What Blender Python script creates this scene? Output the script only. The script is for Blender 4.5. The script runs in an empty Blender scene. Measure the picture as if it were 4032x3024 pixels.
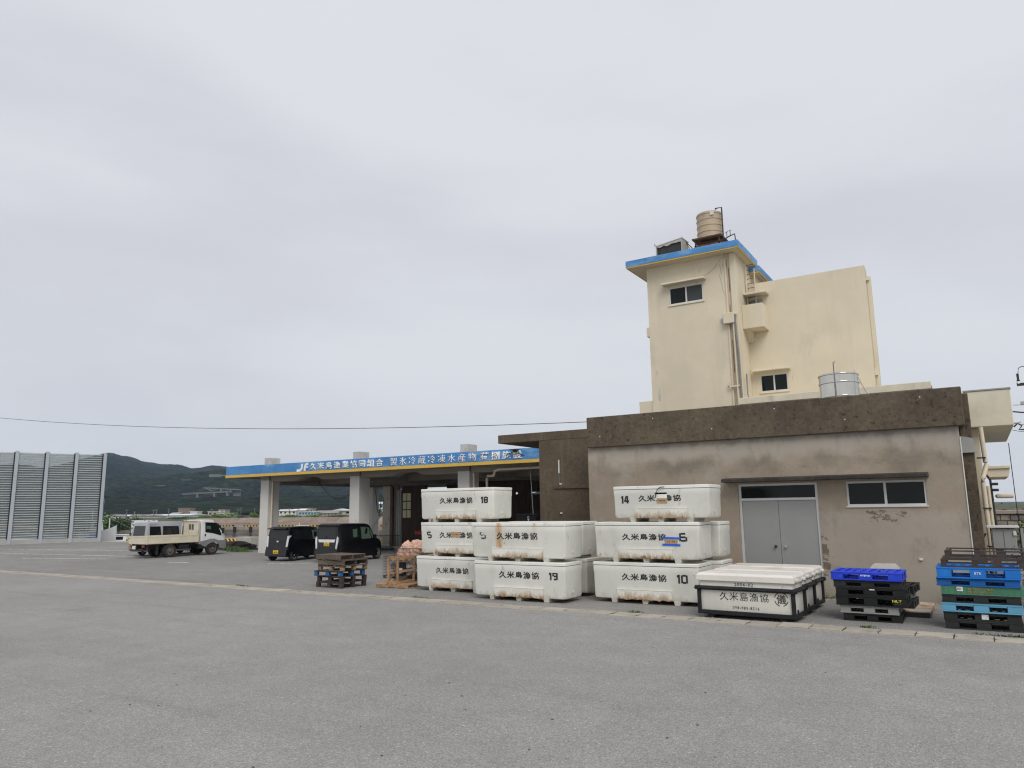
import bpy, bmesh, math, random
from mathutils import Vector, Matrix, noise
R = math.radians
random.seed(11)
scn = bpy.context.scene
COL = scn.collection

# ------------------------------------------------------------------ camera
CAM_ROWS = ((0.846699, 0.531894, -0.013755), (-0.100091, 0.133834, -0.985936), (-0.522572, 0.836168, 0.166555))
CAM_H = 2.39
FPX = 2894.84
cam_d = bpy.data.cameras.new('camera')
cam_d.sensor_width = 36.0
cam_d.lens = 25.847
cam_d.clip_start = 0.1
cam_d.clip_end = 12000
cam = bpy.data.objects.new('camera', cam_d)
COL.objects.link(cam)
_r, _d, _f = [Vector(v) for v in CAM_ROWS]
cam.matrix_world = Matrix(((_r.x, -_d.x, -_f.x, 0), (_r.y, -_d.y, -_f.y, 0), (_r.z, -_d.z, -_f.z, CAM_H), (0, 0, 0, 1)))
scn.camera = cam

# ------------------------------------------------------------------ sky, sun, exposure
SUN_EL, SUN_AZ = 47.0, 138.0           # azimuth measured clockwise from +Y (the way into the yard)
world = bpy.data.worlds.new('World')
scn.world = world
world.use_nodes = True
wn, wl = world.node_tree.nodes, world.node_tree.links
wn.clear()
def wnode(t, **k):
    n = wn.new(t)
    for a, b in k.items(): setattr(n, a, b)
    return n
w_out = wnode('ShaderNodeOutputWorld'); w_bg = wnode('ShaderNodeBackground')
w_bg.inputs['Strength'].default_value = 0.1
w_sky = wnode('ShaderNodeTexSky', sky_type='NISHITA', sun_disc=False)
w_sky.sun_elevation = R(SUN_EL); w_sky.sun_rotation = R(SUN_AZ); w_sky.air_density = 1.0; w_sky.dust_density = 3.0
w_tc = wnode('ShaderNodeTexCoord')
w_map = wnode('ShaderNodeMapping'); w_map.inputs['Location'].default_value = (10.22, -10.02, -15.62); w_map.inputs['Scale'].default_value = (1.0, 1.0, 4.2); w_map.inputs['Rotation'].default_value = (R(7), R(3), 0)
w_n1 = wnode('ShaderNodeTexNoise'); w_n1.inputs['Scale'].default_value = .8; w_n1.inputs['Detail'].default_value = 5; w_n1.inputs['Roughness'].default_value = .5; w_n1.inputs['Distortion'].default_value = .3
w_r1 = wnode('ShaderNodeValToRGB')
w_r1.color_ramp.interpolation = 'EASE'
w_r1.color_ramp.elements[0].position = .34; w_r1.color_ramp.elements[0].color = (5.50, 5.56, 6.0, 1)
w_r1.color_ramp.elements[1].position = .60; w_r1.color_ramp.elements[1].color = (6.36, 6.50, 6.78, 1)
w_mix = wnode('ShaderNodeMix', data_type='RGBA'); w_mix.inputs['Factor'].default_value = .96
wl.new(w_tc.outputs['Generated'], w_map.inputs['Vector']); wl.new(w_map.outputs['Vector'], w_n1.inputs['Vector'])
wl.new(w_n1.outputs['Fac'], w_r1.inputs['Fac']); wl.new(w_sky.outputs['Color'], w_mix.inputs['A']); wl.new(w_r1.outputs['Color'], w_mix.inputs['B'])
wl.new(w_mix.outputs['Result'], w_bg.inputs['Color']); wl.new(w_bg.outputs['Background'], w_out.inputs['Surface'])

sun_d = bpy.data.lights.new('sun', 'SUN')
sun_d.energy = 1.5; sun_d.angle = R(35); sun_d.color = (1.0, .97, .93)
sun = bpy.data.objects.new('sun', sun_d); COL.objects.link(sun)
_sd = Vector((math.sin(R(SUN_AZ)) * math.cos(R(SUN_EL)), math.cos(R(SUN_AZ)) * math.cos(R(SUN_EL)), math.sin(R(SUN_EL))))
sun.rotation_euler = _sd.to_track_quat('Z', 'Y').to_euler()
sun.location = (30, -30, 60)
vs = scn.view_settings
vs.view_transform = 'Standard'; vs.look = 'None'; vs.exposure = 0.27; vs.gamma = 1.0; vs.use_curve_mapping = False
scn.cycles.max_bounces = 6; scn.cycles.transparent_max_bounces = 12
scn.cycles.use_denoising = True; scn.cycles.filter_width = 1.2

# ------------------------------------------------------------------ measuring helpers (survey of the yard)
def sight(px, py):
    return _r * ((px - 2016) / FPX) + _d * ((py - 1512) / FPX) + _f
def at_y(px, py, Y):
    d = sight(px, py); t = Y / d.y
    return Vector((d.x * t, Y, CAM_H + d.z * t))
def at_dist(px, py, dist):
    d = sight(px, py)
    return Vector((0, 0, CAM_H)) + d * dist
def on_ground(px, py, z=0.0):
    d = sight(px, py); t = (z - CAM_H) / d.z
    return Vector((d.x * t, d.y * t, z))

# ------------------------------------------------------------------ mesh building helpers
class MB:
    def __init__(s): s.v = []; s.f = []
    def add(s, vs, fs):
        o = len(s.v); s.v += [tuple(v) for v in vs]; s.f += [tuple(i + o for i in f) for f in fs]; return s
    def box(s, x0, x1, y0, y1, z0, z1, M=None):
        vs = [Vector(q) for q in ((x0, y0, z0), (x1, y0, z0), (x1, y1, z0), (x0, y1, z0), (x0, y0, z1), (x1, y0, z1), (x1, y1, z1), (x0, y1, z1))]
        if M is not None: vs = [M @ v for v in vs]
        return s.add(vs, ((0, 3, 2, 1), (4, 5, 6, 7), (0, 1, 5, 4), (1, 2, 6, 5), (2, 3, 7, 6), (3, 0, 4, 7)))
    def cyl(s, p0, p1, r0, r1=None, n=10, cap=True):
        p0, p1 = Vector(p0), Vector(p1); r1 = r0 if r1 is None else r1
        q = (p1 - p0).to_track_quat('Z', 'Y').to_matrix()
        vs = [p + q @ Vector((r * math.cos(2 * math.pi * k / n), r * math.sin(2 * math.pi * k / n), 0)) for p, r in ((p0, r0), (p1, r1)) for k in range(n)]
        fs = [(k, (k + 1) % n, n + (k + 1) % n, n + k) for k in range(n)]
        if cap: fs += [tuple(range(n - 1, -1, -1)), tuple(range(n, 2 * n))]
        return s.add(vs, fs)
    def path(s, pts, r, n=6):
        pts = [Vector(p) for p in pts]; m = len(pts); vs = []
        for i, p in enumerate(pts):
            t = (pts[min(i + 1, m - 1)] - pts[max(i - 1, 0)]).normalized()
            up = Vector((0, 0, 1)) if abs(t.z) < .95 else Vector((1, 0, 0))
            a = t.cross(up).normalized(); b = a.cross(t)
            vs += [p + a * (r * math.cos(2 * math.pi * k / n)) + b * (r * math.sin(2 * math.pi * k / n)) for k in range(n)]
        fs = [(i * n + k, i * n + (k + 1) % n, (i + 1) * n + (k + 1) % n, (i + 1) * n + k) for i in range(m - 1) for k in range(n)]
        fs += [tuple(range(n - 1, -1, -1)), tuple(range((m - 1) * n, m * n))]
        return s.add(vs, fs)
    def prism(s, pts, axis, a, b):
        """polygon pts extruded along an axis from a to b; pts are the two other coordinates in xyz order"""
        def mk(p, q):
            return {'x': (q, p[0], p[1]), 'y': (p[0], q, p[1]), 'z': (p[0], p[1], q)}[axis]
        n = len(pts)
        vs = [mk(p, a) for p in pts] + [mk(p, b) for p in pts]
        return s.add(vs, [tuple(range(n)), tuple(range(2 * n - 1, n - 1, -1))] + [(k, n + k, n + (k + 1) % n, (k + 1) % n) for k in range(n)])
    def lathe(s, prof, c=(0, 0, 0), n=24):
        vs = [(c[0] + r * math.cos(2 * math.pi * k / n), c[1] + r * math.sin(2 * math.pi * k / n), c[2] + z) for r, z in prof for k in range(n)]
        m = len(prof)
        fs = [(i * n + k, i * n + (k + 1) % n, (i + 1) * n + (k + 1) % n, (i + 1) * n + k) for i in range(m - 1) for k in range(n)]
        fs += [tuple(range(n - 1, -1, -1)), tuple(range((m - 1) * n, m * n))]
        return s.add(vs, fs)
    def loft(s, rings, cap=True):
        n = len(rings[0]); vs = [p for r in rings for p in r]; m = len(rings)
        fs = [(i * n + k, i * n + (k + 1) % n, (i + 1) * n + (k + 1) % n, (i + 1) * n + k) for i in range(m - 1) for k in range(n)]
        if cap: fs += [tuple(range(n - 1, -1, -1)), tuple(range((m - 1) * n, m * n))]
        return s.add(vs, fs)
    def mesh(s, name, mat=None, bevel=0, seg=1, smooth=False, weld=True):
        me = bpy.data.meshes.new(name)
        me.from_pydata(s.v, [], s.f)
        bm = bmesh.new(); bm.from_mesh(me)
        bmesh.ops.recalc_face_normals(bm, faces=bm.faces)
        if bevel:
            es = [e for e in bm.edges if len(e.link_faces) == 2 and e.calc_face_angle(0) > R(25)]
            bmesh.ops.bevel(bm, geom=es, offset=bevel, segments=seg, affect='EDGES', profile=.5, clamp_overlap=True)
        if smooth:
            for f in bm.faces: f.smooth = True
            for e in bm.edges:
                if len(e.link_faces) == 2 and e.calc_face_angle(0) > R(smooth if smooth is not True else 38): e.smooth = False
        bm.to_mesh(me); bm.free()
        if mat: me.materials.append(mat)
        return me
    def build(s, name, mat, parent=None, bevel=0, seg=1, smooth=False, loc=None, rot=None):
        return obj(name, s.mesh(name, mat, bevel, seg, smooth), parent, loc, rot)

def obj(name, me, parent=None, loc=None, rot=None):
    o = bpy.data.objects.new(name, me); COL.objects.link(o)
    if parent is not None: o.parent = parent
    if loc is not None: o.location = loc
    if rot is not None: o.rotation_euler = rot
    return o
def tag(o, label=None, cat=None, group=None, kind=None):
    if label: o['label'] = label
    if cat: o['category'] = cat
    if group: o['group'] = group
    if kind: o['kind'] = kind
    return o
def thing(name, label, cat, loc=(0, 0, 0), rz=0.0, group=None):
    o = bpy.data.objects.new(name, None); COL.objects.link(o)
    o.empty_display_size = .2
    o.location = loc; o.rotation_euler = (0, 0, rz)
    return tag(o, label, cat, group)
def bx(name, mat, parent, x0, x1, y0, y1, z0, z1, bevel=0, **k):
    return MB().box(x0, x1, y0, y1, z0, z1).build(name, mat, parent, bevel, **k)
def copy_tree(o, parent=None):
    c = o.copy(); COL.objects.link(c); c.parent = parent
    for ch in list(o.children): copy_tree(ch, c)
    return c

# ------------------------------------------------------------------ lettering
def text_mesh(body, name, mat, height=1.0, width=None, bold=0.0, depth=.004, spacing=1.0, squash=None):
    """glyph outlines of Blender's own font as a thin solid, standing in the XZ plane, reading along +X, centred on its box"""
    cu = bpy.data.curves.new(name, 'FONT'); cu.body = body; cu.offset = bold; cu.space_character = spacing
    cu.resolution_u = 2
    to = bpy.data.objects.new(name, cu); COL.objects.link(to)
    me = bpy.data.meshes.new_from_object(to.evaluated_get(bpy.context.evaluated_depsgraph_get()))
    bpy.data.objects.remove(to); bpy.data.curves.remove(cu)
    xs = [v.co.x for v in me.vertices]; ys = [v.co.y for v in me.vertices]
    x0, x1, y0, y1 = min(xs), max(xs), min(ys), max(ys)
    sy = height / (y1 - y0); sx = sy if width is None else width / (x1 - x0)
    bm = bmesh.new(); bm.from_mesh(me)
    for v in bm.verts: v.co = Vector(((v.co.x - (x0 + x1) / 2) * sx, 0, (v.co.y - (y0 + y1) / 2) * sy))
    g = bmesh.ops.extrude_face_region(bm, geom=bm.faces[:])
    for e in g['geom']:
        if isinstance(e, bmesh.types.BMVert): e.co.y -= depth
    bmesh.ops.recalc_face_normals(bm, faces=bm.faces)
    bm.to_mesh(me); bm.free()
    me.name = name; me.materials.clear(); me.materials.append(mat)
    return me
def lettering(body, parent, mat, x0, x1, z0, z1, y, name='lettering', bold=.012, depth=.004, spacing=1.0):
    me = text_mesh(body, name, mat, z1 - z0, x1 - x0, bold, depth, spacing)
    return obj(name, me, parent, ((x0 + x1) / 2, y, (z0 + z1) / 2))
SEG = {'0': 'abcdef', '1': 'bc', '4': 'fgbc', '5': 'afgcd', '6': 'afgecd', '8': 'abcdefg', '9': 'abcdfg', '2': 'abged', '3': 'abgcd', '7': 'abc'}
def stencil_number(txt, parent, mat, x0, x1, z0, z1, y, t=.045, depth=.004, name='stencil_number'):
    """square stencil digits made of bars"""
    mb = MB(); n = len(txt)
    wts = [.45 if c == '1' else 1.0 for c in txt]; gap = .18
    unit = (x1 - x0) / (sum(wts) + gap * (n - 1)); cx = x0; h = z1 - z0
    for c, w in zip(txt, wts):
        a, b = cx, cx + unit * w; cx = b + unit * gap
        if c == '1':
            mb.box(b - t, b, y - depth, y, z0, z1); mb.box(a, b - t, y - depth, y, z1 - t * 1.6, z1 - t * .3); continue
        if c == '4':
            m = z0 + h * .3
            mb.box(b - t * 1.5, b - t * .5, y - depth, y, z0, z1)
            mb.box(a, b - t * 1.5, y - depth, y, m - t / 2, m + t / 2); mb.box(b - t * .5, b, y - depth, y, m - t / 2, m + t / 2)
            mb.add([(a, y - depth, m + t / 2), (a + t, y - depth, m + t / 2), (b - t * 1.5, y - depth, z1 - t * .6), (b - t * 1.5, y - depth, z1), (b - t * 2.1, y - depth, z1)], [(0, 1, 2, 3, 4)])
            continue
        m = (z0 + z1) / 2
        for s in SEG[c]:
            if s == 'a': mb.box(a + t, b - t, y - depth, y, z1 - t, z1)
            if s == 'd': mb.box(a + t, b - t, y - depth, y, z0, z0 + t)
            if s == 'g': mb.box(a + t, b - t, y - depth, y, m - t / 2, m + t / 2)
            if s == 'f': mb.box(a, a + t, y - depth, y, m, z1 - (0 if 'a' not in SEG[c] else t * .3))
            if s == 'e': mb.box(a, a + t, y - depth, y, z0 + t * .3, m)
            if s == 'b': mb.box(b - t, b, y - depth, y, m, z1 - t * .3)
            if s == 'c': mb.box(b - t, b, y - depth, y, z0 + t * .3, m)
    return mb.build(name, mat, parent)

# ------------------------------------------------------------------ procedural materials
def lum(c, k): return (min(1, c[0] * k), min(1, c[1] * k), min(1, c[2] * k), 1)
def mat(name, col, rough=.6, var=.15, vs=1.5, fine=.1, fs=45.0, bump=.2, bs=30.0, bdist=.01, metal=0.0, spec=.5, layers=(), coat=0.0,
        alpha=None, rnd=.0, space='Object', subs=None, aniso=(1, 1, 1)):
    """base colour broken up by a broad and a fine noise; layers = (colour, scale xyz, lo, hi, strength, detail) are stains where noise passes lo..hi"""
    m = bpy.data.materials.new(name); m.use_nodes = True
    nt = m.node_tree; nd, lk = nt.nodes, nt.links; nd.clear()
    out = nd.new('ShaderNodeOutputMaterial'); b = nd.new('ShaderNodeBsdfPrincipled')
    lk.new(b.outputs[0], out.inputs['Surface'])
    b.inputs['Roughness'].default_value = rough; b.inputs['Metallic'].default_value = metal; b.inputs['Specular IOR Level'].default_value = spec
    b.inputs['Coat Weight'].default_value = coat
    tc = nd.new('ShaderNodeTexCoord'); oi = nd.new('ShaderNodeObjectInfo')
    ml = nd.new('ShaderNodeVectorMath'); ml.operation = 'SCALE'; ml.inputs[0].default_value = (37.1, 53.7, 19.3)
    lk.new(oi.outputs['Random'], ml.inputs['Scale'])
    ad = nd.new('ShaderNodeVectorMath'); ad.operation = 'ADD'
    lk.new(tc.outputs[space], ad.inputs[0]); lk.new(ml.outputs[0], ad.inputs[1])
    P = ad.outputs[0]
    def noise_n(scale, detail=4, vec=None, rgh=.55):
        n = nd.new('ShaderNodeTexNoise'); n.inputs['Detail'].default_value = detail; n.inputs['Roughness'].default_value = rgh
        if isinstance(scale, (tuple, list)):
            mp = nd.new('ShaderNodeMapping'); mp.inputs['Scale'].default_value = scale; lk.new(vec or P, mp.inputs['Vector']); lk.new(mp.outputs[0], n.inputs['Vector']); n.inputs['Scale'].default_value = 1
        else:
            lk.new(vec or P, n.inputs['Vector']); n.inputs['Scale'].default_value = scale
        return n.outputs['Fac']
    def mrange(v, a, bb, c, d):
        r = nd.new('ShaderNodeMapRange'); lk.new(v, r.inputs['Value'])
        for i, q in zip(('From Min', 'From Max', 'To Min', 'To Max'), (a, bb, c, d)): r.inputs[i].default_value = q
        return r.outputs[0]
    def mix(f, a, bb):
        x = nd.new('ShaderNodeMix'); x.data_type = 'RGBA'
        if isinstance(f, (float, int)): x.inputs['Factor'].default_value = f
        else: lk.new(f, x.inputs['Factor'])
        for q, s in ((a, 'A'), (bb, 'B')):
            if isinstance(q, tuple): x.inputs[s].default_value = q if len(q) == 4 else (*q, 1)
            else: lk.new(q, x.inputs[s])
        return x.outputs['Result']
    s1 = tuple(vs * a for a in aniso)
    c = mix(mrange(noise_n(s1, 5), .32, .68, 0, 1), lum(col, 1 - var), lum(col, 1 + var))
    if fine:
        v = mrange(noise_n(tuple(fs * a for a in aniso), 3), .3, .7, 1 - fine, 1 + fine)
        x = nd.new('ShaderNodeVectorMath'); x.operation = 'SCALE'; lk.new(c, x.inputs[0]); lk.new(v, x.inputs['Scale']); c = x.outputs[0]
    if rnd:
        v = mrange(oi.outputs['Random'], 0, 1, 1 - rnd, 1 + rnd)
        x = nd.new('ShaderNodeVectorMath'); x.operation = 'SCALE'; lk.new(c, x.inputs[0]); lk.new(v, x.inputs['Scale']); c = x.outputs[0]
    for (lc, sc, lo, hi, st, det) in layers:
        f = mrange(noise_n(sc, det, rgh=.62), lo, hi, 0, st)
        c = mix(f, c, (*lc, 1))
    m['_c'] = 0
    lk.new(c, b.inputs['Base Color'])
    if bump:
        bn = nd.new('ShaderNodeBump'); bn.inputs['Strength'].default_value = bump; bn.inputs['Distance'].default_value = bdist
        lk.new(noise_n(tuple(bs * a for a in aniso), 4), bn.inputs['Height']); lk.new(bn.outputs[0], b.inputs['Normal'])
    if alpha is not None:
        # worn paint: flakes missing where the noise falls below the threshold
        a = mrange(noise_n(alpha[0], 4, rgh=.7), alpha[1], alpha[1] + alpha[2], 0, 1)
        lk.new(a, b.inputs['Alpha'])
    m['nodes_ready'] = True
    return m
def nodes_of(m):
    nt = m.node_tree
    return nt.nodes, nt.links, next(n for n in nt.nodes if n.type == 'BSDF_PRINCIPLED')
def glass_mat(name, col=(.012, .014, .015), rough=.05, alpha=None):
    m = bpy.data.materials.new(name); m.use_nodes = True
    b = m.node_tree.nodes['Principled BSDF']
    b.inputs['Base Color'].default_value = (*col, 1); b.inputs['Roughness'].default_value = rough; b.inputs['Specular IOR Level'].default_value = .22
    nd, lk = m.node_tree.nodes, m.node_tree.links
    tcn = nd.new('ShaderNodeTexCoord'); n = nd.new('ShaderNodeTexNoise'); n.inputs['Scale'].default_value = 6; lk.new(tcn.outputs['Object'], n.inputs['Vector'])
    mr = nd.new('ShaderNodeMapRange'); mr.inputs['To Min'].default_value = max(.01, rough * .6); mr.inputs['To Max'].default_value = rough * 1.8; lk.new(n.outputs['Fac'], mr.inputs['Value']); lk.new(mr.outputs[0], b.inputs['Roughness'])
    if alpha is not None: b.inputs['Alpha'].default_value = alpha
    return m

RUST = (.20, .075, .022); DARKRUST = (.09, .035, .015)
M = {}
M['cream'] = mat('cream_paint', (.66, .588, .445), rough=.75, var=.07, vs=.6, fine=.03, bump=.12, bs=9, bdist=.02,
    layers=[((.42, .37, .28), (1.6, 1.6, .14), .56, .82, .30, 5), ((.36, .35, .26), (.8, .8, .35), .60, .80, .40, 6), ((.28, .25, .20), (9, 9, .8), .67, .75, .40, 4)])
M['cream_rust'] = mat('cream_paint_rusty', (.64, .55, .40), rough=.75, var=.06, vs=1, fine=.03, bump=.1,
    layers=[((.42, .24, .12), (9, 9, .35), .60, .74, .7, 4), ((.30, .12, .04), (22, 22, .8), .66, .72, .9, 3)])
M['cream_trim'] = mat('cream_trim', (.66, .60, .47), rough=.7, var=.08, vs=2, fine=.04, bump=.08, layers=[((.2, .18, .13), (2, 2, .6), .62, .85, .5, 5)])
M['render_grey'] = mat('peeling_paint', (.49, .48, .45), rough=.85, var=.12, vs=3, bump=.2)
M['blue_fascia'] = mat('blue_fascia_paint', (.060, .225, .50), rough=.55, var=.16, vs=1.1, fine=.05, fs=18, bump=.05,
    layers=[((.20, .38, .58), (.55, .55, 1.6), .50, .60, .65, 6), ((.02, .10, .27), (1.6, 1.6, 5), .66, .8, .5, 4)])
M['yellow_trim'] = mat('yellow_trim_paint', (.64, .41, .07), rough=.55, var=.08, vs=3, fine=.04, bump=.05, layers=[((.35, .26, .12), (4, 4, 2), .66, .8, .5, 4)])
M['white_letter'] = mat('white_sign_letters', (.82, .83, .84), rough=.5, var=.03, fine=.02, bump=0)
M['canopy_conc'] = mat('canopy_concrete', (.27, .245, .21), rough=.85, var=.12, vs=.9, fine=.06, bump=.15, layers=[((.16, .14, .12), (.9, .9, .9), .58, .8, .6, 5)])
M['col_white'] = mat('column_paint', (.60, .587, .55), rough=.75, var=.05, vs=.9, fine=.03, bump=.08, layers=[((.34, .32, .28), (3, 3, .4), .62, .82, .45, 4), ((.4, .38, .33), (1, 1, 1), .66, .75, .3, 5)])
M['stub'] = mat('roof_stub_concrete', (.45, .45, .44), rough=.9, var=.16, vs=2, fine=.1, bump=.3)
M['conc_wall'] = mat('grimy_render', (.285, .235, .185), rough=.9, var=.10, vs=.55, fine=.06, fs=22, bump=.18, bs=14, bdist=.02)
M['conc_brown'] = mat('stained_concrete', (.100, .078, .053), rough=.95, var=.26, vs=.7, fine=.22, fs=9, bump=.5, bs=16, bdist=.025,
    layers=[((.035, .028, .02), (6.5, 6.5, 6.5), .60, .66, .85, 3), ((.040, .032, .024), (2.2, 2.2, .35), .58, .76, .5, 5), ((.19, .165, .125), (1.2, 1.2, .8), .58, .8, .55, 5), ((.06, .045, .03), (.5, .5, 2.2), .6, .75, .45, 5), ((.11, .105, .05), (.6, .6, .6), .58, .75, .45, 4)])
M['conc_annex'] = mat('annex_concrete', (.100, .076, .050), rough=.95, var=.22, vs=.7, fine=.16, fs=9, bump=.4, bs=16, bdist=.02,
    layers=[((.20, .165, .12), (3.2, 3.2, .25), .58, .74, .4, 5), ((.05, .04, .03), (10, 10, 10), .66, .72, .7, 4), ((.06, .045, .03), (2.5, 2.5, .3), .60, .76, .55, 5)])
M['alu'] = mat('aluminium_frame', (.60, .61, .60), rough=.45, var=.05, fine=.03, bump=.03, metal=.2)
M['alu_pale'] = mat('pale_window_frame', (.62, .62, .59), rough=.5, var=.05, fine=.03, bump=.03)
M['glass'] = glass_mat('dark_window_glass', (.006, .010, .009), .06)
M['glass_dusty'] = glass_mat('dusty_window_glass', (.055, .062, .06), .3)
M['door_grey'] = mat('grey_painted_steel', (.285, .288, .280), rough=.5, var=.05, vs=1.2, fine=.02, bump=.06, bs=3, bdist=.02, layers=[((.20, .19, .18), (2.5, 2.5, .7), .62, .85, .3, 5)])
M['black_metal'] = mat('black_painted_steel', (.022, .021, .021), rough=.55, var=.3, vs=4, fine=.1, bump=.1, layers=[((.09, .065, .045), (6, 6, 6), .62, .76, .6, 4)])
M['dark_hole'] = mat('painted_darkness', (.02, .018, .016), rough=.95, var=.2, bump=0)  # near-black colour stands in for unlit depth in openings and cracks
M['pipe_cream'] = mat('cream_pipe', (.66, .58, .44), rough=.5, var=.06, vs=3, bump=.03, layers=[((.25, .15, .07), (6, 6, 1.2), .66, .8, .6, 4)])
M['pipe_grey'] = mat('grey_plastic_pipe', (.20, .20, .195), rough=.5, var=.15, vs=4, bump=.04)
M['pipe_rust'] = mat('rusted_pipe', (.26, .13, .06), rough=.9, var=.4, vs=8, fine=.2, bump=.4)
M['rust'] = mat('rusted_steel', (.085, .050, .034), rough=.9, var=.4, vs=5, fine=.2, bump=.35, layers=[((.05, .03, .02), (3, 3, 3), .55, .7, .6, 4)])
M['tank_tan'] = mat('tan_tank_plastic', (.44, .35, .24), rough=.5, var=.07, vs=1.5, fine=.03, bump=.04, layers=[((.16, .12, .09), (7, 7, .5), .60, .78, .55, 4)])
M['conc_hood'] = mat('sooty_hood_concrete', (.040, .034, .028), rough=.95, var=.35, vs=1.5, fine=.25, fs=12, bump=.5, bs=16, bdist=.02, layers=[((.15, .125, .095), (2, 2, 2), .6, .75, .5, 5)])
M['stainless'] = mat('stainless_steel', (.60, .585, .53), rough=.17, var=.06, vs=2, fine=.02, bump=.10, bs=1.6, bdist=.06, metal=1.0)
M['black_rubber'] = mat('black_rubber', (.018, .018, .019), rough=.75, var=.2, vs=6, bump=.15)
M['cable'] = mat('cable_black', (.02, .02, .02), rough=.6, bump=0)
# ------------------------------------------------------------------ building in world coordinates under a root
def root_off(o):
    v = Vector((0, 0, 0))
    while o is not None: v += Vector(o.location); o = o.parent
    return v
def wb(mb, name, mat_, parent, bevel=0, seg=1, smooth=False):
    """build a part whose vertices are given in yard coordinates"""
    off = root_off(parent)
    mb.v = [(v[0] - off.x, v[1] - off.y, v[2] - off.z) for v in mb.v]
    return mb.build(name, mat_, parent, bevel, seg, smooth)
def wbx(name, mat_, parent, x0, x1, y0, y1, z0, z1, bevel=0):
    return wb(MB().box(x0, x1, y0, y1, z0, z1), name, mat_, parent, bevel)

# ------------------------------------------------------------------ ground
def asphalt(name, col, speck, patch, streak):
    m = bpy.data.materials.new(name); m.use_nodes = True
    nt = m.node_tree; nd, lk = nt.nodes, nt.links
    b = nd['Principled BSDF']; b.inputs['Roughness'].default_value = .92; b.inputs['Specular IOR Level'].default_value = .25
    tc = nd.new('ShaderNodeTexCoord'); P = tc.outputs['Object']
    def nz(scale, det=4, rg=.6, vec=None):
        n = nd.new('ShaderNodeTexNoise'); n.inputs['Detail'].default_value = det; n.inputs['Roughness'].default_value = rg
        if isinstance(scale, tuple):
            mp = nd.new('ShaderNodeMapping'); mp.inputs['Scale'].default_value = scale; mp.inputs['Rotation'].default_value = (0, 0, R(-8)); lk.new(P, mp.inputs['Vector']); lk.new(mp.outputs[0], n.inputs['Vector']); n.inputs['Scale'].default_value = 1
        else: n.inputs['Scale'].default_value = scale; lk.new(P, n.inputs['Vector'])
        return n.outputs['Fac']
    def mr(v, a, bb, c, d):
        r = nd.new('ShaderNodeMapRange'); lk.new(v, r.inputs['Value'])
        for i, q in zip(('From Min', 'From Max', 'To Min', 'To Max'), (a, bb, c, d)): r.inputs[i].default_value = q
        return r.outputs[0]
    def mul(*vs):
        o = vs[0]
        for v in vs[1:]:
            x = nd.new('ShaderNodeMath'); x.operation = 'MULTIPLY'; lk.new(o, x.inputs[0]); lk.new(v, x.inputs[1]); o = x.outputs[0]
        return o
    vor = nd.new('ShaderNodeTexVoronoi'); vor.inputs['Scale'].default_value = 110; lk.new(P, vor.inputs['Vector'])
    sep = nd.new('ShaderNodeSeparateColor'); lk.new(vor.outputs['Color'], sep.inputs[0])
    grain = mr(sep.outputs[0], 0, 1, 1 - speck, 1 + speck)
    vor2 = nd.new('ShaderNodeTexVoronoi'); vor2.inputs['Scale'].default_value = 55; lk.new(P, vor2.inputs['Vector'])
    sep2 = nd.new('ShaderNodeSeparateColor'); lk.new(vor2.outputs['Color'], sep2.inputs[0])
    grain2 = mr(sep2.outputs[1], 0, 1, 1 - speck * .55, 1 + speck * .55)
    chip = mr(sep2.outputs[2], .975, .99, 1, 1.5)
    big = mr(nz(.16, 5), .3, .7, 1 - patch, 1 + patch)
    mid = mr(nz(1.3, 6, .7), .3, .7, 1 - patch * .8, 1 + patch * .8)
    st = mr(nz((.10, 1.3, 1), 5), .56, .74, 1, 1 - streak)
    oil = mr(nz(.42, 6, .68), .62, .74, 1, .78)
    v = mul(grain, grain2, chip, big, mid, st, oil)
    x = nd.new('ShaderNodeVectorMath'); x.operation = 'SCALE'; x.inputs[0].default_value = col; lk.new(v, x.inputs['Scale'])
    lk.new(x.outputs[0], b.inputs['Base Color'])
    bn = nd.new('ShaderNodeBump'); bn.inputs['Strength'].default_value = .55; bn.inputs['Distance'].default_value = .006
    lk.new(vor.outputs['Distance'], bn.inputs['Height']); lk.new(bn.outputs[0], b.inputs['Normal'])
    return m
M['asphalt'] = asphalt('aged_pale_asphalt', (.276, .270, .255), .28, .085, .15)
M['asphalt_yard'] = asphalt('worn_yard_asphalt', (.240, .232, .218), .30, .12, .26)
M['water'] = mat('harbour_water', (.03, .045, .045), rough=.12, var=.1, vs=.2, fine=0, bump=.25, bs=.8, bdist=.08)
M['quay_conc'] = mat('quay_concrete', (.33, .275, .23), rough=.92, var=.22, vs=.14, fine=.16, fs=.9, bump=.3, bs=1.2, bdist=.1,
    layers=[((.10, .085, .07), (.08, .08, .9), .52, .72, .7, 6), ((.20, .13, .10), (.3, .3, .5), .56, .75, .6, 5)])
M['stripe'] = mat('hazard_stripe', (.70, .42, .03), rough=.6, var=.1, bump=0)
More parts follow.
